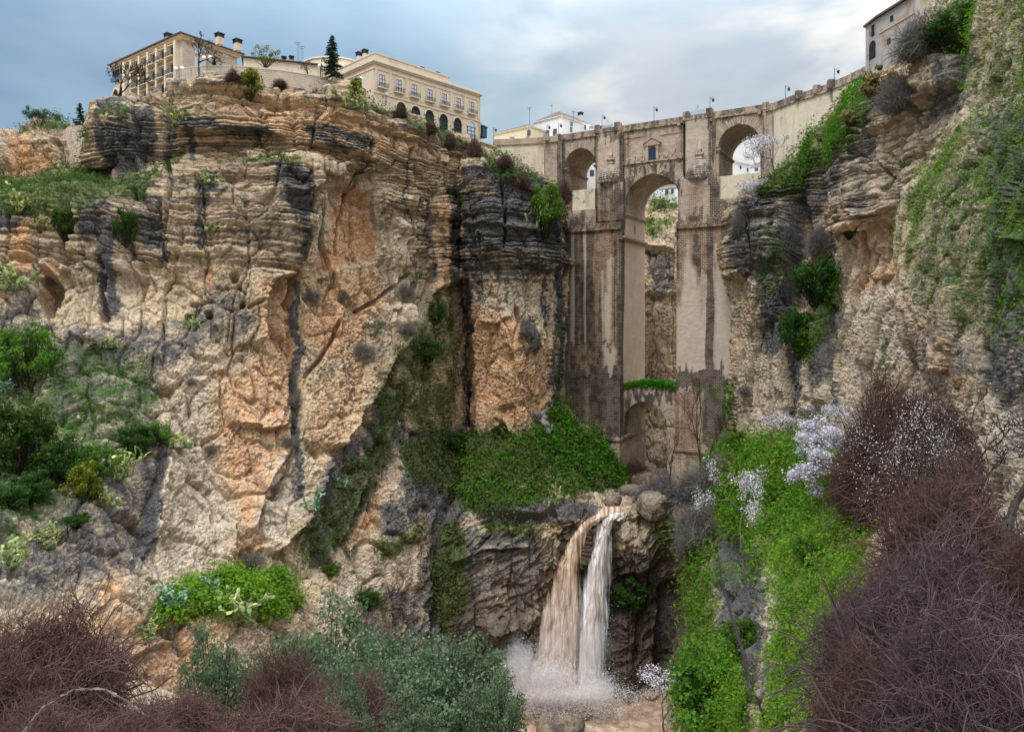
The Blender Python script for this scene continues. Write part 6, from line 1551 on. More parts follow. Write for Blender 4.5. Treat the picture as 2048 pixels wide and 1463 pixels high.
def conifer(seed, layers=26, wid=.20, mat=L_CONIF, gap=.12):
    r = np.random.default_rng(seed); A, B, RA, RB = [np.zeros(3)], [np.array([0, 0, 1.])], [.016], [.003]; C_, N_, T_ = [], [], []
    for i in range(layers):
        z = .10+.88*(i/layers)**.92; L = wid*(1-(z-.05)**1.15)*r.uniform(.75, 1.15)+.01
        for k in range(r.integers(6, 9)):
            an = r.uniform(0, 6.28); d = np.array([math.cos(an), math.sin(an), -.12+.25*z]); p0 = np.array([0, 0, z]); LL = L*r.uniform(.6, 1.15); p1 = p0+d*LL
            A.append(p0); B.append(p1); RA.append(.004); RB.append(.0015)
            n = max(3, int(LL*190)); t = np.linspace(.12, 1, n)
            for q in t:
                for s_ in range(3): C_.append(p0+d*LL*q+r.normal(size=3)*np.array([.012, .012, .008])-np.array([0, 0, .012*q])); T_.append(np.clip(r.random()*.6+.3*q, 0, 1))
    C_ = np.array(C_); v, f = cards(C_, .030, None, 1, .35, r); tv, tf = tubes(A, B, RA, RB, 4)
    return master([("crown", v, f, mat, np.repeat(T_, 4)), ("trunk", tv, tf, B_BARK, r.random(len(tv))*.5)])
def cactus(seed, mat=L_CACT, n=150, pad=.17):
    r = np.random.default_rng(seed); V, Fc, T = [], [], []; st = [(np.array([r.uniform(-.55, .55), r.uniform(-.3, .3), 0]), np.array([r.normal()*.4, r.normal()*.3, 1.]), pad*1.2) for _ in range(14)]; cnt = 0
    while st and cnt < n:
        p, d, L = st.pop(r.integers(0, len(st))); d = d/np.linalg.norm(d); nrm = r.normal(size=3); nrm -= nrm@d*d; nrm /= np.linalg.norm(nrm); sd = np.cross(d, nrm)
        c = p+d*L*.55; m_, k_ = 5, 8; pts = []
        for j in range(m_+1):
            al = -math.pi/2+math.pi*j/m_
            for i in range(k_):
                be = 2*math.pi*i/k_; pts.append(c+d*math.sin(al)*L*.56+sd*math.cos(al)*math.cos(be)*L*.36*(1+.15*math.sin(al))+nrm*math.cos(al)*math.sin(be)*L*.085)
        b = len(V); V += pts; tn = r.random()
        for j in range(m_):
            for i in range(k_): Fc.append((b+j*k_+i, b+j*k_+(i+1) % k_, b+(j+1)*k_+(i+1) % k_, b+(j+1)*k_+i))
        T += [tn]*len(pts); cnt += 1
        for _ in range(r.integers(1, 4)):
            d2 = d*.6+sd*r.normal()*.75+nrm*r.normal()*.35+np.array([0, 0, .28]); st.append((c+d*L*.46+sd*r.uniform(-.3, .3)*L*.6, d2, pad*r.uniform(.75, 1.1)))
    V = np.array(V); hz = V[:, 2].max(); st0 = np.array([p for p in V[V[:, 2] < .06*hz][::9]])
    if len(st0): tv, tf = tubes(np.zeros_like(st0)+[0, 0, -.02], st0+[0, 0, .01], np.full(len(st0), .02), np.full(len(st0), .02), 4); Fc = Fc+[tuple(q+len(V)) for q in tf]; T = T+[.1]*len(tv); V = np.concatenate([V, tv])
    V = V/hz
    return master([("pads", V, np.array(Fc), mat, np.array(T))])
def twig_mound(seed, n=5200, mat=B_TWIG, rad=.0042, L=(.22, .55), buds=500, droop=1.0, wid=1.0):
    """a tangle of arching bare shoots filling a dome one unit high"""
    r = np.random.default_rng(seed); u = r.normal(size=(n, 3)); u /= np.linalg.norm(u, axis=1)[:, None]; u[:, 2] = np.abs(u[:, 2])
    lob = 1+.22*np.sin(u[:, 0]*4+seed)*np.cos(u[:, 1]*3+seed*1.7)+.12*np.sin(u[:, 2]*9+u[:, 0]*5)
    p = u*(r.random((n, 1))**.45*.90)*lob[:, None]*np.array([.55*wid, .55*wid, .92])
    d = u*.25+r.normal(size=(n, 3))*.85; d[:, 2] += .15; d /= np.linalg.norm(d, axis=1)[:, None]
    seg = 6; ll = r.uniform(L[0], L[1], n); ra = rad*np.exp(r.normal(size=n)*.45)*.85; A, B, RA, RB = [], [], [], []; side = r.normal(size=(n, 3))*.50
    for s_ in range(seg):
        d = d+side*.5-np.array([0, 0, .16*droop])*r.random((n, 1))+r.normal(size=(n, 3))*.10; d /= np.linalg.norm(d, axis=1)[:, None]; q = p+d*(ll/seg)[:, None]
        A.append(p); B.append(q); RA.append(ra*(1-s_/seg*.75)); RB.append(ra*(1-(s_+1)/seg*.75)); p = q
    v, f = tubes(np.concatenate(A), np.concatenate(B), np.concatenate(RA), np.concatenate(RB), 3); tn = np.tile(np.repeat(r.random(n)**1.4, 6), seg)
    nl = max(12, n//70); lu = r.normal(size=(nl, 3)); lu[:, 2] = np.abs(lu[:, 2])+.4; lu /= np.linalg.norm(lu, axis=1)[:, None]; lp = r.normal(size=(nl, 3))*[.1*wid, .1*wid, .0]; dd = lu.copy(); sA, sB, sr, sq = [], [], [], []
    for s_ in range(7):
        dd = dd+r.normal(size=(nl, 3))*.22-np.array([0, 0, .05*s_]); dd /= np.linalg.norm(dd, axis=1)[:, None]; lq = lp+dd*r.uniform(.09, .17, (nl, 1))*np.array([max(wid, .8), max(wid, .8), 1]); sA.append(lp); sB.append(lq); sr.append(np.full(nl, rad*(4.2-.5*s_))); sq.append(np.full(nl, rad*(3.7-.5*s_))); lp = lq
    lv, lf = tubes(np.concatenate(sA), np.concatenate(sB), np.concatenate(sr), np.concatenate(sq), 5); f = np.concatenate([f, lf+len(v)]); v = np.concatenate([v, lv]); tn = np.concatenate([tn, r.random(len(lv))*.35])
    parts = [("twigs", v, f, mat, tn)]
    if False:
        k = r.integers(0, n, buds); c, cf = cards(p[k], .012, None, 1, .8, r); parts.append(("buds", c, cf, L_YEL, np.repeat(r.random(buds), 4)))
    return master(parts)
def on_ground(px, py, sink=.15):
    h_ = hit(px, py)
    if h_ is None: return None
    return h_[0]+np.array([0, .3, -sink])
def grow(ms, kind, px, py, hpx, label, cat, group=None, wsc=1.0, rz=None, Y=None, tilt=(0, 0), sink=.25):
    """base at survey point (px,py); hpx = its height there"""
    if Y: loc = P(px, py, Y)
    else:
        loc = on_ground(px, py, sink)
        if loc is not None and kind == 'bush': loc[2] -= hpx/F*loc[1]*.16
        if loc is None: print("no ground at", px, py, label); return None
    s_ = hpx/F*loc[1]; return put(ms, kind, loc, (s_*wsc, s_*wsc, s_), label, cat, group, rz, tilt)
# ------------------------------------------------------------ ground cover that nobody could count
def cover(name, patches, mat, region, n, size, lift=.08, thr=.30, label=None, seed=1, lush=None, tonebias=0.0, asp=.85, psc=1.0, pth=0.0, pk=1.0, hump=6.0):
    r = np.random.default_rng(seed); C_, N_, SZ, T_ = [], [], [], []
    for pn in patches:
        v, nn, ar, ch = PATCH[pn]; px, py = proj(v+0); x = px+noise(v, 5.0, off=seed)*14; y = py+noise(v, 5.0, off=seed+50)*14
        w_ = np.zeros(len(v))
        for (pts, s_) in region: w_ = np.maximum(w_, brush(x, y, ('p', pts, 10))*s_)
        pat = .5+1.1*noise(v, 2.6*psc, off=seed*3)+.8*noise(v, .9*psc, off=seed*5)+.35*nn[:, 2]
        w_ = w_*np.clip((ch['G']-thr)/(1-thr), 0, 1)*ar*np.clip((pat-pth)*pk+w_*.25, 0, 1.3)*(v[:, 1] < 300)/np.maximum(v[:, 1], 10)**1.0
        C_.append(v); N_.append(nn); SZ.append(w_); T_.append(pat)
    v = np.concatenate(C_); nn = np.concatenate(N_); w_ = np.concatenate(SZ); pat = np.concatenate(T_); tot = w_.sum()
    if tot <= 0: print("cover empty", name); return
    k = r.choice(len(v), n, p=w_/tot); s0 = size*v[k, 1]/F
    c = v[k]+r.normal(size=(n, 3))*s0[:, None]*1.2+nn[k]*(lift+r.random((n, 1))*s0[:, None]*1.5+np.clip(.2+noise(v[k], 3.4*psc, off=seed+9)+.6*noise(v[k], 1.3*psc, off=seed+19), 0, 1)[:, None]*s0[:, None]*hump)
    nb = nn[k]*.7+np.array([0, 0, .7]); cv, cf = cards(c, s0, nb, .55, asp, r)
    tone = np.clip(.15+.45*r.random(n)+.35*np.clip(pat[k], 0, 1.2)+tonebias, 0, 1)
    o = mesh_np(name, cv, cf, mat, attrs={'tone': np.repeat(tone, 4)}); tag(o, label, 'ground cover', None, 'stuff'); return o
FULL = [([(-200, -200), (2300, -200), (2300, 1700), (-200, 1700)], 1.0)]
cover("ivy", ["gorge_rocks"], L_IVY, [([(1050,850),(1105,815),(1185,868),(1255,950),(1240,980),(1150,950),(1080,905)], 1.0), ([(930,880),(1080,860),(1200,980),(1150,1010),(930,1010)], .35)], 26000, 4.2, label="bright green ivy slope beside the foot of the bridge", seed=2, tonebias=.05)
cover("scrub", ["gorge_rocks", "left_cliff"], L_SCRUB, [([(740,560),(950,560),(1260,860),(1260,1060),(960,1300),(600,1200),(590,980),(740,820)], 1.0)], 60000, 3.6, label="dark scrub and grass hanging on the central ravine", seed=3, thr=.25, pth=.45, pk=2.4)
cover("clover_patch", ["left_cliff"], L_LIME, [([(300,1280),(330,1150),(600,1120),(620,1240),(420,1250)], 1.0)], 15000, 5.0, label="lush bright green leaves on the ledge at lower left", seed=4, tonebias=.08)
cover("ledge_herbs", ["left_cliff", "far_left_rock", "centre_buttress"], L_IVYD, [([(-100,180),(1150,180),(1150,560),(-100,560)], 1.0)], 42000, 3.4, label="low herbs and grass along the upper ledges of the left cliff", seed=5, thr=.35, tonebias=.1, pth=.3, pk=1.5)
cover("slope_herbs", ["left_cliff"], L_IVY, [([(-100,560),(600,560),(600,1160),(-100,1160)], 1.0)], 16000, 3.2, label="sparse grass scattered over the pebbly left slope", seed=6, thr=.25, tonebias=-.1)
cover("rim_plants", ["bridge_side_cliff", "right_cliff", "far_cliff"], L_IVY, FULL, 46000, 3.8, label="green plants on the ledges right of the bridge", seed=7, thr=.35, pth=.3, pk=1.6)
cover("slab_moss", ["right_slab"], L_LIME, FULL, 27000, 4.0, label="yellow-green cushions of moss on the pebbly right wall", seed=8, thr=.25, tonebias=-.05, psc=.45, pth=.55, pk=3.0, hump=4)
cover("upper_meadow", ["green_slope"], L_IVY, [([(1380,860),(1800,840),(1800,1020),(1620,1060),(1500,1160),(1380,1060)], 1.0),([(1380,1060),(1500,1160),(1560,1463),(1340,1500)], .6)], 60000, 4.6, label="deep green clover on the upper part of the slope", seed=19, thr=.25, psc=.7, pth=.25, pk=1.8, hump=9)
cover("meadow", ["green_slope"], L_LIME, [([(1500,1100),(1700,980),(1800,1500),(1380,1500)], 1.0),([(1400,880),(1700,860),(1640,1060),(1500,1120)], .25)], 62000, 5.0, label="lush green growth covering the steep slope below the right cliff", seed=9, thr=.25, psc=.6, pth=.30, pk=2.0, hump=8)
cover("meadow_grass", ["green_slope"], L_YEL, [([(1380,860),(1800,840),(1800,1500),(1340,1500)], 1.0)], 42000, 8.0, label="yellow-green grass blades among the lush growth on the slope", seed=12, thr=.2, psc=.6, pth=.2, pk=1.5, asp=.16, tonebias=-.05)
cover("dark_undergrowth", ["green_slope", "gorge_rocks"], L_GREEN, [([(1270,960),(2200,840),(2200,1700),(1340,1700)], 1.0)], 70000, 5.6, label="darker green undergrowth on the lower right slope", seed=10, thr=.3, psc=.6, pth=.4, pk=2.0)  # a darker leaf species mixed into the slope growth
# moss on the low arch
r_ = np.random.default_rng(5); n_ = 5200; q_ = np.stack([r_.uniform(jL, jR, n_), T1-.4+r_.random(n_)**1.5*8, np.zeros(n_)], -1)
q_[:, 2] = -14.6+1.7*np.sin((q_[:, 0]-jL)/(jR-jL)*math.pi)**.6*(.4+.6*r_.random(n_))*(1-.04*q_[:, 1])-np.where(q_[:, 1] < -1.2, r_.random(n_)*1.2, 0); W_ = Bw(q_)
cv, cf = cards(W_, .55, np.array([[0, -.4, .8]]).repeat(n_, 0), .6, .85, r_); tag(mesh_np("arch_ivy", cv, cf, L_IVY, attrs={'tone': np.repeat(.3+.7*r_.random(n_), 4)}), "thick green mat on top of the low inner arch", "ground cover", None, "stuff")
# ------------------------------------------------------------ bushes, each a thing
KB = [clump_bush(11, wid=1.1, mat=L_DARK, leaf=.05), clump_bush(12, wid=1.25, mat=L_GREEN, leaf=.05), clump_bush(13, wid=1.0, mat=L_YEL, leaf=.05, n_cl=36), clump_bush(14, wid=1.5, mat=L_DARK, leaf=.055, flat=.9), clump_bush(15, wid=1.1, mat=L_GREEN, n_cl=60, leaf=.045, n_leaf=7000)]
for (k, px, py, h_, ws, lb) in [
 (1, 50, 765, 150, .75, "large round green bush at the left edge halfway down the slope"),
 (0, 30, 935, 165, .85, "dark green bush at the left edge under the large round one"),
 (0, 120, 960, 110, 1.0, "dark bush left of the yellow-green shrub on the left slope"),
 (2, 165, 1000, 95, .8, "yellow-green bush lowest of the cluster on the left slope"),
 (1, 190, 950, 75, 1.0, "green bush just above the yellow-green shrub on the slope"),
 (0, 265, 905, 70, 1.1, "dense dark bush nearest the pale rock on the left slope"),
 (1, 310, 885, 55, 1.0, "small green bush touching the pale rock left of the cactus"),
 (0, 60, 1000, 75, 1.0, "low dark bush at bottom left of the bush cluster"),
 (4, 1095, 455, 115, .72, "green bush growing against the left end of the bridge"),
 (2, 500, 190, 68, .9, "green bush hanging over the cliff rim left of the conifer"),
 (0, 250, 480, 80, .6, "dark bush wedged in the cleft of the left pillars"),
 (2, 750, 195, 30, 1.2, "round yellow-green bush under the cream building's first balcony"),
 (2, 712, 182, 36, .9, "yellowing bush beside the twin globe lamp"),
 (3, 1635, 600, 115, .75, "tall dark green bush high in the cleft of the right cliff"),
 (3, 1600, 700, 110, .65, "dark green bush lowest in the cleft of the right cliff"),
 (4, 1350, 372, 14, 1.5, "small green shrub on the rocks beyond the great arch"),
 (0, 1265, 1210, 75, 1.2, "blue-green hanging bush on the dark wall right of the waterfall"),
 (1, 1430, 1440, 170, 1.0, "bushy green shrub at the bottom right of the pool"),
 (0, 735, 1210, 40, 1.2, "small dark bush on the brown rock left of the falls"),
 (1, 663, 1145, 26, 1.2, "small rounded green bush on the bare soil above the ivy ledge"),
 (0, 130, 470, 70, .8, "dark twiggy bush under the left cactus ledge"),
 (3, 1915, 100, 110, 1.0, "green shrub on the boulder at the upper right"),
 (4, 1700, 470, 40, 1.0, "small bright bush beside the right-hand cliff column"),
]:
    grow(KB[k], "bush", px, py, h_, lb, "bush", "evergreen bushes on the cliffs", ws)
# small grey shrubs on the pale walls
KG = [clump_bush(21, wid=1.7, mat=L_OLIVE, stem=B_GREY, leaf=.06, n_leaf=900, n_cl=16), twig_mound(22, 800, B_GREY, .010, (.35, .7), 0, wid=1.2)]
gs = [(663,548,12),(683,592,14),(700,612,18),(622,590,20),(640,560,12),(812,580,22),(830,560,22),(595,800,24),(615,885,20),(815,655,24),(540,895,14),(548,975,14),(745,660,34),(725,700,26),(1060,690,30),(1050,660,20),(590,840,26),(575,880,18),(383,890,14),(420,895,16),(350,822,14),(1075,830,14),(640,1115,20),(505,1120,26),(700,1105,22),(1490,780,16),(1720,860,20),(380,760,12)]
for i, (px, py, h_) in enumerate(gs):
    grow(KG[i % 2], "wall_shrub", px, py+h_*.35, h_*1.15, "small grey shrub rooted in the bare cliff face", "shrub", "little grey shrubs dotted on the pale cliff faces", 1.1)
# prickly pears
KC = [cactus(31), cactus(32), cactus(33, L_BLUEC), cactus(34, n=80)]
for (k, px, py, h_, ws, lb) in [
 (0, 345, 250, 52, 1.0, "pale yellow-green prickly pear on the upper ledge below the stone hotel"),
 (1, 700, 215, 50, .9, "prickly pear spilling over the rim left of the cream building"),
 (0, 48, 425, 62, .9, "large prickly pear on the ledge at far left"),
 (1, 25, 580, 62, 1.0, "prickly pear at the left edge beside the cave"),
 (3, 82, 455, 26, 1.0, "small prickly pear below the large far left one"),
 (3, 418, 462, 24, 1.4, "small prickly pear in the crack of the layered cliff"),
 (3, 418, 366, 30, 1.1, "prickly pear high in the crack of the layered cliff"),
 (3, 376, 655, 30, .9, "lone prickly pear near the round holes in the cliff"),
 (3, 222, 695, 26, 1.4, "small prickly pear in the middle of the left slope"),
 (1, 238, 955, 62, .8, "tall yellow prickly pear right of the bush cluster"),
 (3, 222, 1010, 40, .8, "thin prickly pear below the tall yellow one"),
 (0, 100, 1090, 58, 1.2, "bright prickly pear low on the left slope"),
 (1, 30, 1130, 60, .9, "prickly pear at the left edge above the reddish brush"),
 (3, 360, 895, 32, 1.3, "yellow prickly pear touching the dark bush on the pale wall"),
 (2, 345, 1215, 60, 1.1, "grey-green prickly pear on the left of the ivy ledge"),
 (2, 420, 1180, 36, 1.2, "prickly pear at the back of the ivy ledge"),
 (1, 475, 1235, 62, 1.3, "large prickly pear in front of the ivy ledge"),
 (0, 300, 1275, 42, 1.3, "low prickly pear at the left end of the ivy ledge"),
 (2, 625, 1020, 44, 1.0, "blue-green prickly pear on the central ravine's left bank"),
 (2, 680, 975, 38, .9, "blue-green prickly pear higher on the central ravine bank"),
 (3, 1085, 460, 62, .5, "straggly yellow cactus on the dark buttress"),
 (3, 1105, 1010, 46, .6, "thin yellow-green plant above the waterfall lip"),
 (2, 10, 785, 30, 1.3, "blue-green prickly pear at the left edge under the round bush"),
]:
    grow(KC[k], "prickly_pear", px, py, h_, lb, "cactus", "prickly pears on the left cliff", ws*1.1, sink=0)
# conifers and bare trees
KT = [conifer(41, wid=.27), conifer(42, layers=18, wid=.30)]
put(KT[0], "conifer", P(664, 160, 166), (92/F*166,)*3, "tall dark pointed conifer between the two hotel buildings", "tree")
put(KT[1], "conifer", P(160, 258, 178), (54/F*178,)*3, "small open-branched conifer at far left beyond the lookout", "tree")
put(KT[0], "conifer", P(429, 142, 161), (26/F*161*1.3, 26/F*161*1.3, 24/F*161), "tiny clipped conifer behind the twin globe lamp", "tree")
put(clump_bush(43, wid=2.2, n_cl=26, flat=.5, trunk=.55, mat=L_DARK, leaf=.05, n_leaf=3600), "flat_pine", P(78, 256, 180), (38/F*180,)*3, "flat-topped dark pine on the far left skyline", "tree")
T_B1 = bare_tree(51, minr=.0065, depth=6, spread=.62, up=.18, len0=.30, rad0=.026, bias=(-.3, 0, 0)); T_B2 = bare_tree(52, minr=.0055, depth=6, spread=.70, up=.22, len0=.28, rad0=.028)
put(T_B1, "bare_tree", P(236, 215, 156), (85/F*157*1.5, 85/F*157*1.2, 85/F*157), "bare spreading tree at the left end of the stone hotel", "tree", rz=2.6)
put(T_B2, "bare_tree", P(399, 152, 159), (90/F*159,)*3, "bare tree with crooked trunk in front of the hotel's side wall", "tree", rz=0)
put(clump_bush(53, wid=1.2, n_leaf=1500, mat=L_YEL, n_cl=22), "thin_tree", P(531, 135, 164), (48/F*164,)*3, "sparse yellowing tree on the rim behind the low stone wall", "tree")
put(T_B2, "bare_tree", P(618, 165, 166), (46/F*166,)*3, "small bare tree left of the tall conifer", "tree", rz=1)
T_B3 = bare_tree(54, depth=5, spread=.40, up=.45, len0=.34, rad0=.016, kids=(2, 3), mat=B_TWIG)
put(T_B3, "bare_tree", P(1400, 990, 150), (240/F*150*.75, 240/F*150*.6, 240/F*150), "tall thin bare tree standing before the right pier", "tree", rz=.5)
put(T_B3, "bare_tree", P(1340, 985, 150), (130/F*150,)*3, "short bare tree left of the tall thin one by the pier", "tree", rz=2.5)
put(T_B2, "bare_tree", P(1500, 520, 158), (80/F*158,)*3, "small bare tree on the dark rocks right of the bridge", "tree", rz=2)
# brown twig shrubs on the cliffs
KW = [twig_mound(61, 3200, B_TWIG, .0055, (.14, .40), 200), twig_mound(62, 3600, B_GREY, .005, (.14, .42), 200)]
for (k, px, py, h_, ws, lb) in [
 (0, 1045, 370, 30, 1.3, "low reddish twig shrub above the dark buttress"), (0, 1128, 400, 45, .9, "reddish twig shrub touching the left pier"),
 (1, 1800, 215, 75, 1.3, "large purplish bare thicket below the old rim house"), (1, 1840, 110, 95, 1.1, "purplish bare thicket at the top right corner"),
 (1, 1640, 500, 60, .9, "dark bare thicket high in the cleft of the right cliff"), (0, 465, 160, 26, 1.6, "reddish brush against the garden wall below the stone hotel"), (0, 560, 172, 18, 2.0, "low reddish brush on the rim left of the tall conifer"), (0, 800, 232, 24, 1.6, "reddish brush on the rim below the balconies"), (0, 860, 262, 24, 1.5, "reddish brush on the rim below the arcade"), (0, 1010, 330, 26, 1.6, "reddish brush under the cream abutment wall"),
 (0, 950, 310, 40, .9, "reddish brush below the arcade's right end"),
 (1, 100, 565, 28, 1.0, "dark brush above the cave at far left"), (0, 900, 290, 30, 1.2, "reddish brush along the rim under the arcade"),
 (1, 1480, 460, 50, .8, "dark bare brush at the right end of the bridge ledge"), (1, 1385, 1120, 90, .8, "dark bare thicket on the rock right of the falls"),
 (1, 1340, 1260, 110, .8, "dark thicket hanging on the wall right of the waterfall")]:
    grow(KW[k], "thicket", px, py, h_, lb, "shrub", "bare thickets on the cliffs", ws*.8)
KD = clump_bush(63, wid=1.2, mat=L_DRY, leaf=.09, n_leaf=1800, n_cl=26)
grow(KD, "grass_tussock", 1755, 205, 75, "golden dry grass tussock beneath the old rim house", "grass tuft", None, 1.0)
grow(KD, "grass_tussock", 1700, 250, 36, "dry grass tussock at the end of the approach wall", "grass tuft", None, 1.0)
# almond blossom
kwA = dict(depth=6, spread=.60, up=.22, len0=.22, rad0=.016, kids=(2, 3))
BL = [blossom_tree(71, 3800, .014, **kwA), blossom_tree(72, 15000, .019, **kwA), blossom_tree(73, 4200, .012, tw=B_GREY, **kwA)]
for (k, px, py, h_, ws, lb) in [
 (0, 1550, 372, 115, 1.05, "pinkish almond tree at the right foot of the bridge's side arch"), (0, 1510, 425, 75, 1.1, "smaller pale almond bush lower than the one by the side arch"),
 (1, 1690, 985, 150, 1.35, "bright white almond tree in full bloom on the green slope"), (0, 1640, 900, 100, 1.3, "pale almond tree behind the bright white one"),
 (0, 1545, 905, 80, 1.6, "low greyish almond tree at the top of the green slope"), (2, 1490, 1130, 210, .95, "sparse almond tree on the left edge of the green slope"),
 (2, 1080, 870, 55, 1.1, "grey leafless shrub at the top of the bright ivy slope"), (0, 1330, 1470, 120, 1.5, "small almond tree in bloom beside the pool")]:
    grow(BL[k], "almond_tree", px, py, h_, lb, "tree", "almond trees in blossom", ws)
# ------------------------------------------------------------ foreground thickets
def fore(ms, kind, px, Y, pyt, label, cat, group, ws=1.0, rz=None, base=None, h=None):
    x = (px-CX)/F*Y; zt = (CY-pyt)/F*Y; zb = float(fore_z(np.array([x]), np.array([float(Y)]))[0])-.3 if base is None else base
    if h: zb = zt-h
    s_ = zt-zb; return put(ms, kind, (x, Y, zb), (s_*ws, s_*ws, s_), label, cat, group, rz)
TM = [twig_mound(81, 8500, B_TWIG, .0030, (.12, .34), 260), twig_mound(82, 8500, B_PURP, .0030, (.12, .36), 260), twig_mound(83, 8000, B_TWIG, .0034, (.12, .32), 120)]
for (k, px, Y, pt, ws, lb) in [
 (0, 95, 27, 1175, .9, "tall reddish twig thicket in the lower left corner"), (2, -40, 24, 1260, .9, "reddish thicket cut by the left edge"),
 (2, 340, 24, 1365, 1.1, "low reddish thicket right of the tall corner one"), (0, 560, 22, 1370, 1.2, "reddish thicket in the middle of the bottom edge"),
 (2, 250, 17, 1405, 1.2, "near reddish brush at the bottom edge under the pale arching cane"), (0, 700, 30, 1330, .9, "reddish brush at the foot of the grey-green trees"),
 (2, 60, 15, 1390, 1.2, "near reddish brush in the very corner"), (0, 560, 31, 1262, .6, "reddish twigs rising between the grey-green shrubs")]:
    fore(TM[k], "bramble", px, Y, pt, lb, "shrub", "leafless reddish thickets in the foreground", ws)
OL = [clump_bush(91, wid=1.25, mat=L_OLIVE, n_cl=120, n_leaf=17000, leaf=.026, trunk=.05), clump_bush(92, wid=1.1, mat=L_OLIVE, n_cl=100, n_leaf=14000, leaf=.028, trunk=.04)]
for (k, px, Y, pt, ws, lb) in [
 (0, 890, 33, 1282, 1.0, "largest grey-green tree beside the pool at bottom centre"), (1, 985, 30, 1345, .7, "grey-green branches overhanging the pool's left side"),
 (1, 640, 40, 1212, .8, "grey-green shrub highest among the foreground bushes"), (0, 760, 36, 1272, .9, "grey-green shrub left of the largest one"),
 (1, 430, 42, 1250, .55, "leftmost grey-green shrub in front of the rusty rocks"), (1, 830, 24, 1390, .9, "near grey-green bush on the bottom edge"),
 (0, 575, 44, 1268, .5, "grey-green shrub between the leftmost and the highest ones"), (1, 690, 28, 1340, .6, "low grey-green bush among the reddish brush")]:
    fore(OL[k], "olive_shrub", px, Y, pt, lb, "shrub", "grey-green leafy shrubs in the foreground", ws)
# right foreground
TR = [twig_mound(84, 14000, B_TWIG, .0026, (.09, .24), 300), twig_mound(85, 15000, B_PURP, .0024, (.10, .26), 300)]
for (k, px, Y, pt, h_, ws, lb) in [
 (0, 1900, 21, 890, 4.6, .80, "rounded brown thicket below the tall one on the right"),
 (1, 1850, 13, 1035, 4.0, .80, "great dark tangle of twigs filling the lower right"), (0, 2075, 16, 1010, 4.0, .5, "brown tangle cut by the right edge"),
 (1, 1930, 10, 1175, 3.6, .78, "nearest purplish twig mound in the bottom right corner"), (0, 1740, 15, 1105, 4.0, .42, "narrow dark thicket on the left flank of the great tangle"),
 (0, 1755, 11, 1270, 2.6, .72, "low twigs at the bottom beside the lime green slope")]:
    fore(TR[k], "bramble", px, Y, pt, lb, "shrub", "leafless tangles on the right", ws, h=h_)
for (px, py, h_, ws, lb) in [(1795, 1010, 285, .62, "tall reddish thicket rising against the right cliff"), (1880, 1000, 215, .8, "second reddish thicket right of the tallest one"), (1735, 1020, 170, .7, "reddish thicket on the left flank of the tallest one")]:
    grow(TR[0], "bramble", px, py, h_, lb, "shrub", "leafless tangles on the right", ws)
BR = blossom_tree(75, 6500, .0043, tw=B_BARK, depth=6, spread=.62, up=.15, len0=.26, rad0=.020, kids=(2, 3))
fore(BR, "almond_tree", 1990, 26, 790, "big white-flowering almond tree at the right edge", "tree", "almond trees in blossom", 1.0, h=8.5)
fore(BR, "almond_tree", 1985, 30, 850, "flowering almond branches tangled in the tall reddish thicket", "tree", "almond trees in blossom", .9, h=8.0, rz=2)
B_PALE = bark('pale_cane', (.12, .10, .09), (.26, .22, .19))
# leaning trunks
def trunk(name, label, pts, r0, r1, mat=B_BARK):
    m = MB(); q_ = np.array(pts, float); t_ = np.linspace(0, len(pts)-1, 4*len(pts)); pts = [P(*p) for p in np.stack([np.interp(t_, range(len(q_)), np.convolve(np.pad(q_[:, k], 1, mode='edge'), [.15, .7, .15], 'valid')) for k in range(3)], -1)]; o = pts[0]
    e = empty(name, tuple(o), label, "tree trunk"); n = len(pts)-1
    for i in range(n): m.tube(pts[i]-o, pts[i+1]-o, r0+(r1-r0)*i/n, r0+(r1-r0)*(i+1)/n, 7)
    v = np.array(m.v); mesh_np("bark", v+rng.normal(size=v.shape)*.01, np.array(m.f), mat, e, attrs={'tone': rng.random(len(v))*.4})
trunk("leaning_trunk", "dark leaning trunk crossing the rock face left of the lime green slope", [(1535,1445,58),(1500,1350,66),(1475,1270,73),(1458,1210,80),(1440,1160,86),(1436,1100,92)], .24, .09)
trunk("crooked_trunk", "dark crooked trunk at the right edge over bright grass", [(2050,1185,17),(2025,1110,17),(2008,1060,17.5),(2030,1000,18),(2060,960,18)], .13, .07)
trunk("arching_cane", "pale arching cane above the reddish brush at lower left", [(40,1475,14),(90,1400,14),(150,1372,14),(210,1372,14),(260,1405,14),(292,1430,14)], .022, .010, B_PALE)

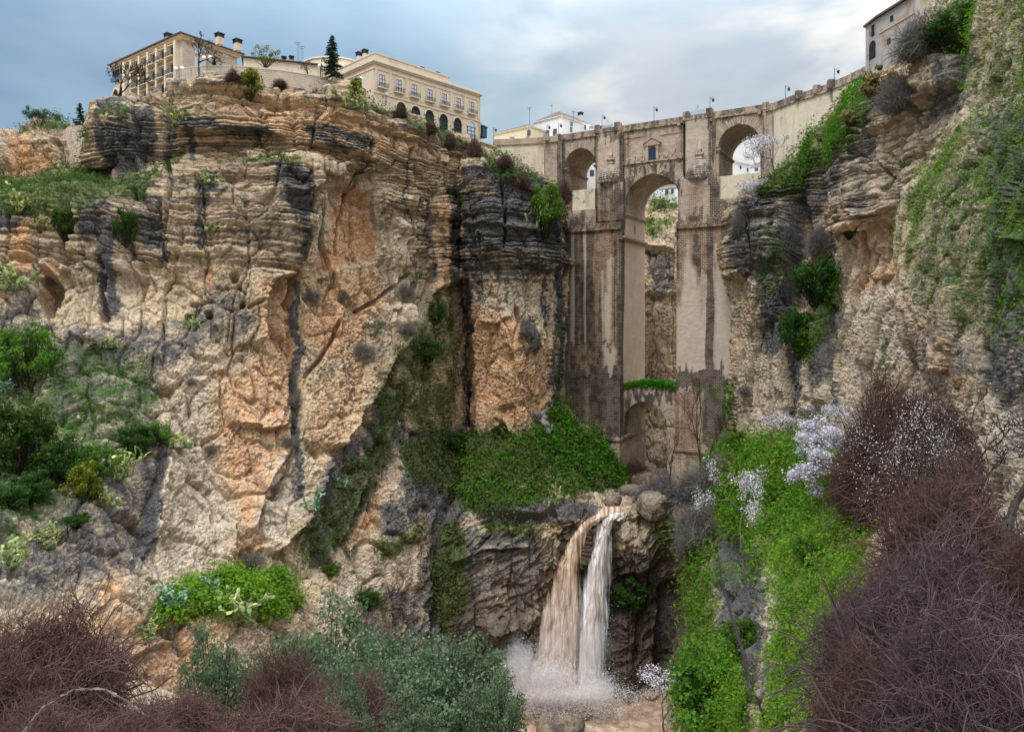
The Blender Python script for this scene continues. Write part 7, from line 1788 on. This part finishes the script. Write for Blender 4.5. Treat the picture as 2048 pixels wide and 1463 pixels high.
# broken rock and dark brush on the river shelf under the bridge
for i, (px, py, w_, h_, lb) in enumerate([(1305,1010,64,44,"dark block perched right of the waterfall lip"),(1350,985,58,36,"dark boulder under the bare trees by the right pier"),(1262,985,48,26,"tilted slab between the waterfall and the lower arch"),(1400,965,60,34,"boulder at the foot of the right pier"),(1290,960,56,26,"low rock in the mouth of the lower arch"),(1225,1000,40,20,"small brown rock left of the tilted slab"),(1370,1030,52,32,"brown rock on the brink right of the perched block"),(1430,1000,44,34,"rock touching the top of the green slope")]):
    q = hit(px, py)
    if q is None: continue
    shelf_rocks.append((px, py, float(q[0][1])-1.0, w_, h_, lb, 20+i)) if 'shelf_rocks' in globals() else globals().__setitem__('shelf_rocks', [(px, py, float(q[0][1])-1.0, w_, h_, lb, 20+i)])
for (k, px, py, h_, ws, lb) in [(1,1325,1000,60,1.3,"grey brush behind the perched block"),(1,1440,990,90,1.0,"grey brush at the foot of the right pier"),(0,1270,955,40,1.3,"reddish brush by the lower arch"),(1,1385,1010,80,1.1,"grey brush below the tall thin bare tree"),(1,1410,1080,90,1.1,"grey brush at the upper edge of the dark ravine")]:
    grow(KW[k], "thicket", px, py, h_, lb, "shrub", "bare thickets on the cliffs", ws)
for (k, px, py, h_, ws, lb) in [(0,20,1010,60,1.4,"dark low bush at the left edge above the low cactus"),(3,150,1050,34,1.3,"small dark bush right of the bright low cactus"),(0,1000,870,30,1.3,"dark shrub on the crest of the bright ivy slope"),(3,870,640,50,.8,"dark shrub in the central ravine under the brown columns"),(3,850,720,56,1.0,"dark shrub halfway down the central ravine"),(3,900,900,50,1.0,"dark shrub where the central ravine meets the ivy slope"),(4,1480,900,50,1.2,"bright shrub at the top left of the lime green slope"),(4,1560,1010,60,1.1,"leafy shrub in the middle of the lime green slope"),(1,1490,1290,70,1.0,"leafy shrub low on the lime green slope beside the leaning trunk"),(4,1620,1120,60,1.2,"leafy shrub on the right part of the lime green slope")]:
    grow(KB[k], "bush", px, py, h_, lb, "bush", "evergreen bushes on the cliffs", ws)
# ============================================================ waterfall, pool, boulders, spray
ZW = -75.0
m, g = new_mat("muddy_water"); pos = g.n('ShaderNodeNewGeometry').outputs['Position']
sw = g.noise(g.n('ShaderNodeVectorMath', {0: pos, 1: g.n('ShaderNodeVectorMath', {0: g.n('ShaderNodeTexNoise', {'Vector': pos, 'Scale': .12, 'Detail': 3}).outputs[1], 3: 9.0}, operation='SCALE').outputs[0]}, operation='ADD').outputs[0], .55, 5, .65)
c = g.mix(g.ss(sw, .35, .68), (.30, .19, .12), (.52, .385, .29))
ds = g.n('ShaderNodeVectorMath', {0: g.mapping(pos, (1, 1, 0), (-13.0, -143.0, 0))}, operation='LENGTH').outputs[1]
fo_ = g.math('SUBTRACT', g.math('ADD', g.noise(g.mapping(pos, (1, .6, 1)), .9, 6, .7, 1.0), g.math('DIVIDE', 2.2, g.math('ADD', ds, 4.0))), .66)
c = g.mix(g.math('MULTIPLY', g.ss(fo_, .02, .30), .85), c, (.86, .80, .76))
out(g, g.n('ShaderNodeBsdfPrincipled', {'Base Color': c, 'Roughness': .45, 'Normal': g.n('ShaderNodeBump', {'Strength': .7, 'Distance': .35, 'Height': sw}).outputs[0]}).outputs[0]); M_POOL = m
xs, ys = np.meshgrid(np.linspace(-40, 60, 300), np.linspace(84, 166, 260)); v = np.stack([xs, ys, ys*0+ZW], -1).reshape(-1, 3)
d_ = np.hypot(v[:, 0]-13, (v[:, 1]-144)); v[:, 2] += (fbm(v, 5, 4)*.5+fbm(v, 1.4, 2)*.25)*np.exp(-d_/40)*2.0+.35*np.exp(-(d_/8)**2)
i = np.arange(300*260).reshape(260, 300); f = np.stack([i[:-1, :-1], i[:-1, 1:], i[1:, 1:], i[1:, :-1]], -1).reshape(-1, 4)
tag(mesh_np("water", v, f, M_POOL, smooth=True), kind='structure')
def fall_mat(name, c0, c1, dens):
    m, g = new_mat(name); uv = g.n('ShaderNodeUVMap', uv_map='UVMap').outputs[0]; pos = g.n('ShaderNodeNewGeometry').outputs['Position']
    a = g.noise(g.mapping(uv, (1.6, .085, 1)), 1.0, 6, .68, .5); b = g.noise(g.mapping(uv, (.55, .07, 1)), 1.0, 5, .6, 1.2); s_ = g.n('ShaderNodeSeparateXYZ', {0: uv}).outputs
    e = g.n('ShaderNodeAttribute', attribute_name='edge').outputs[2]
    c = g.mix(g.ss(g.math('ADD', g.math('MULTIPLY', a, .6), g.math('MULTIPLY', b, .4)), .38, .62), c0, c1)
    fd = g.n('ShaderNodeAttribute', attribute_name='fade').outputs[2]; c = g.mix(g.math('MULTIPLY', fd, .55), c, (.72, .68, .68))
    al = g.ss(g.math('ADD', g.math('MULTIPLY', e, dens), g.math('MULTIPLY', g.math('SUBTRACT', a, .5), 1.7)), .12, .62)
    bs = g.n('ShaderNodeBsdfPrincipled', {'Base Color': c, 'Roughness': .55, 'Normal': g.n('ShaderNodeBump', {'Strength': 1, 'Distance': .5, 'Height': a}).outputs[0]}).outputs[0]
    tr = g.n('ShaderNodeBsdfTransparent').outputs[0]; out(g, g.n('ShaderNodeMixShader', {0: al, 1: tr, 2: bs}).outputs[0]); return m
M_FALL1 = fall_mat("brown_fall", (.27, .14, .07), (.74, .59, .46), 1.15); M_FALL2 = fall_mat("white_fall", (.40, .32, .26), (.86, .84, .84), .95)
def sheet(name, rows, mat, nu=70, nv=340, bulge=.9, parent=None, seed=0, soft=.34):
    """rows: (xl, xr, y, Y) down the fall; rounded in plan, rough on the surface"""
    t = np.linspace(0, 1, nv); R_ = np.array(rows, float); q = np.linspace(0, 1, len(R_)); xl, xr, yy, Y = [np.interp(t, q, R_[:, k]) for k in range(4)]
    for _ in range(14):
        for A in (xl, xr, Y): A[1:-1] = (A[2:]+A[:-2]+2*A[1:-1])/4
    u = np.linspace(0, 1, nu)[None, :]; px = xl[:, None]*(1-u)+xr[:, None]*u; Yg = Y[:, None]-bulge*np.sin(u*math.pi)
    v = np.stack([(px-CX)/F*Yg, Yg+0*px, (CY-yy[:, None])/F*Yg], -1).reshape(-1, 3)
    v[:, 1] -= (fbm(v, 1.6, 3, 5+seed, 9.0)*.9+fbm(v, .5, 2, 15+seed, 3.0)*.35)
    i = np.arange(nu*nv).reshape(nv, nu); f = np.stack([i[:-1, :-1], i[1:, :-1], i[1:, 1:], i[:-1, 1:]], -1).reshape(-1, 4)
    ug = (u+0*px).ravel(); tg = np.repeat(t, nu); L = (CY-yy[-1])/F*Y[-1]-(CY-yy[0])/F*Y[0]
    edge = np.clip(np.minimum(ug, 1-ug)/soft, 0, 1); fade = sstep(tg, .45, 1.0)
    uv = np.stack([(px/10.0).ravel(), tg*abs(L)], -1)
    return mesh_np(name, v, f, mat, parent, smooth=True, attrs={'edge': edge, 'fade': fade}, uv=uv[f.ravel()])
wf = empty("waterfall", tuple(P(1160, 1400, 143)), "muddy double waterfall plunging into the pool below the bridge", "waterfall"); wf['kind'] = 'structure'
wl = wf.location
def rel(o): o.parent = wf; o.matrix_parent_inverse = Matrix.Translation(-wl); return o
rel(sheet("left_stream", [(1196,1250,1022,150.5),(1176,1216,1034,148.5),(1160,1189,1048,147.2),(1139,1173,1076,146.4),(1112,1162,1131,145.6),(1091,1164,1190,145),(1074,1166,1246,144.6),(1058,1164,1323,144),(1036,1174,1412,143.2)], M_FALL1, seed=1, nu=110))
rel(sheet("right_stream", [(1206,1258,1024,150.5),(1203,1230,1040,148.2),(1194,1219,1073,147.2),(1174,1215,1131,146.4),(1164,1213,1190,145.8),(1155,1212,1246,145.2),(1150,1212,1323,144.6),(1132,1230,1418,143.8)], M_FALL2, seed=2, nu=110))
rel(sheet("veil", [(1188,1222,1046,148.6),(1180,1226,1100,147.6),(1160,1224,1170,147),(1140,1222,1250,146.2),(1120,1222,1330,145.4),(1108,1232,1415,144.6)], fall_mat("thin_spray", (.34, .33, .36), (.74, .74, .79), .95), seed=3, bulge=.3))
rel(sheet("lip_water", [(1205,1275,1012,156),(1196,1268,1020,153),(1188,1256,1028,150.6),(1180,1244,1040,148.6)], M_POOL if False else M_FALL1, nv=80, seed=4, bulge=.2, soft=.2))
# boulders
def boulder(px, py, Y, wpx, hpx, label, seed):
    r = np.random.default_rng(seed); s_ = wpx/F*Y/2; hh = hpx/F*Y; n1, n2 = 60, 36; a = np.linspace(0, 2*math.pi, n1, endpoint=False); b = np.linspace(-1.45, 1.5707, n2)
    A, B = np.meshgrid(a, b); v = np.stack([np.cos(A)*np.cos(B), np.sin(A)*np.cos(B), np.sin(B)], -1).reshape(-1, 3)
    v = np.sign(v)*np.abs(v)**.75; off = fbm(v+seed*3.1, .9, 4)*.30; v = v*(1+off[:, None]); v = np.round(v*2.2+.15*np.sin(v*9))/2.2*.15+v*.85; v = v*np.array([s_, s_*.8, hh*(.55 if py > 1300 else .62)]); v += np.abs(noise(v, 1.2, off=seed))[:, None]*-.15
    i = np.arange(n1*n2).reshape(n2, n1); j = np.roll(i, -1, 1); f = np.stack([i[:-1], j[:-1], j[1:], i[1:]], -1).reshape(-1, 4)
    c = P(px, py, Y); m1 = np.tile(np.array([.42, 0, 0, 0.]), (len(v), 1)); m2 = np.tile(np.array([.1, .5, 0, 1.]), (len(v), 1))
    o = mesh_np("boulder", v, f, M_ROCK, smooth=True, attrs={'m1': m1, 'm2': m2}); pool_ = py > 1300; o.location = (c[0], c[1], ZW+hh*.12 if pool_ else c[2]); o.rotation_euler = (0, 0, seed*1.3); tag(o, label, "boulder", "boulders in the pool" if pool_ else "broken rocks under the bridge")
boulder(1156, 1424, 141.5, 66, 40, "grey boulder in the spray at the foot of the falls", 3)
boulder(1118, 1452, 137.5, 98, 36, "largest flat boulder at the bottom of the pool", 5)
boulder(1078, 1424, 141.5, 34, 24, "small dark boulder left of the spray", 8)

for a_ in shelf_rocks: 
    o = boulder(*a_)
# spray
def puff(name, c, rad, dens, label=None):
    bpy.ops.mesh.primitive_ico_sphere_add(subdivisions=3, radius=1, location=tuple(c)); o = bpy.context.object; o.name = name; o.scale = rad
    m, g = new_mat(name); p = g.n('ShaderNodeTexCoord').outputs['Object']
    L = g.n('ShaderNodeVectorMath', {0: p}, operation='LENGTH').outputs[1]
    n = g.n('ShaderNodeTexNoise', {'Vector': g.mapping(p, (1, 1, .7), (3, 1, 2)), 'Scale': 2.1, 'Detail': 4, 'Roughness': .6, 'Distortion': .6}).outputs[0]
    d = g.math('MULTIPLY', g.ss(g.math('ADD', g.math('SUBTRACT', 1.0, L), g.math('MULTIPLY', g.math('SUBTRACT', n, .5), 2.4)), .22, .95), dens)
    pv = g.n('ShaderNodeVolumePrincipled', {'Color': (.99, .99, 1.0, 1), 'Density': d, 'Anisotropy': .2}); ou = g.n('ShaderNodeOutputMaterial'); g.t.links.new(pv.outputs[0], ou.inputs[1])
    o.data.materials.append(m); tag(o, label, "spray", None, "stuff"); return o
puff("mist", P(1145, 1372, 145), (9.5, 3.6, 6.2), 1.6, "white spray where the waterfall hits the pool")
puff("mist", P(1032, 1335, 144), (6.2, 3.5, 8.2), 1.5, "tall pale plume of spray left of the waterfall")
puff("mist", P(1190, 1300, 143), (4.2, 2.5, 10.0), .25, "thin blue spray drifting beside the right stream")

# flung drops: countless, one object
r_ = np.random.default_rng(77); C_ = []; S_ = []
for (px, py, Y, sx, sy, n_, sz) in [(1100,1352,140,26,22,9000,.17),(1185,1368,140,22,20,7000,.17),(1035,1322,141,17,24,8000,.16),(1012,1335,141,26,16,4500,.15),(1075,1345,140,28,18,7500,.16),(1140,1374,138.5,66,10,11000,.18),(1190,1310,142.5,14,44,4200,.11),(1105,1290,143,20,50,4200,.11),(1026,1290,142,9,20,2600,.14),(1130,1402,139,70,9,5000,.16),(1110,1412,136,60,8,1500,.12)]:
    n_ = n_*2; q = r_.normal(size=(n_, 3)); x = px+q[:, 0]*sx+q[:, 1]*sy*.25; y = py+16-q[:, 1]*sy; Yq = Y+q[:, 2]*1.2
    C_.append(np.stack([(x-CX)/F*Yq, Yq, np.maximum((CY-y)/F*Yq, ZW+.1)], -1)); S_.append(np.full(n_, sz*.62)*r_.uniform(.4, 1.7, n_))
C_ = np.concatenate(C_); S_ = np.concatenate(S_); kp = (C_[:, 2] > ZW+.12) | (r_.random(len(C_)) < .12); C_, S_ = C_[kp], S_[kp]; cv, cf = cards(C_, S_, None, 1, .9, r_)
L_DROP = leaf_mat("water_drops", (.80, .76, .74), (.95, .95, .97), .5)
tag(mesh_np("spray_drops", cv, cf, L_DROP, attrs={'tone': np.repeat(r_.random(len(C_)), 4)}), "white water drops flung up round the foot of the falls", "spray", None, "stuff")
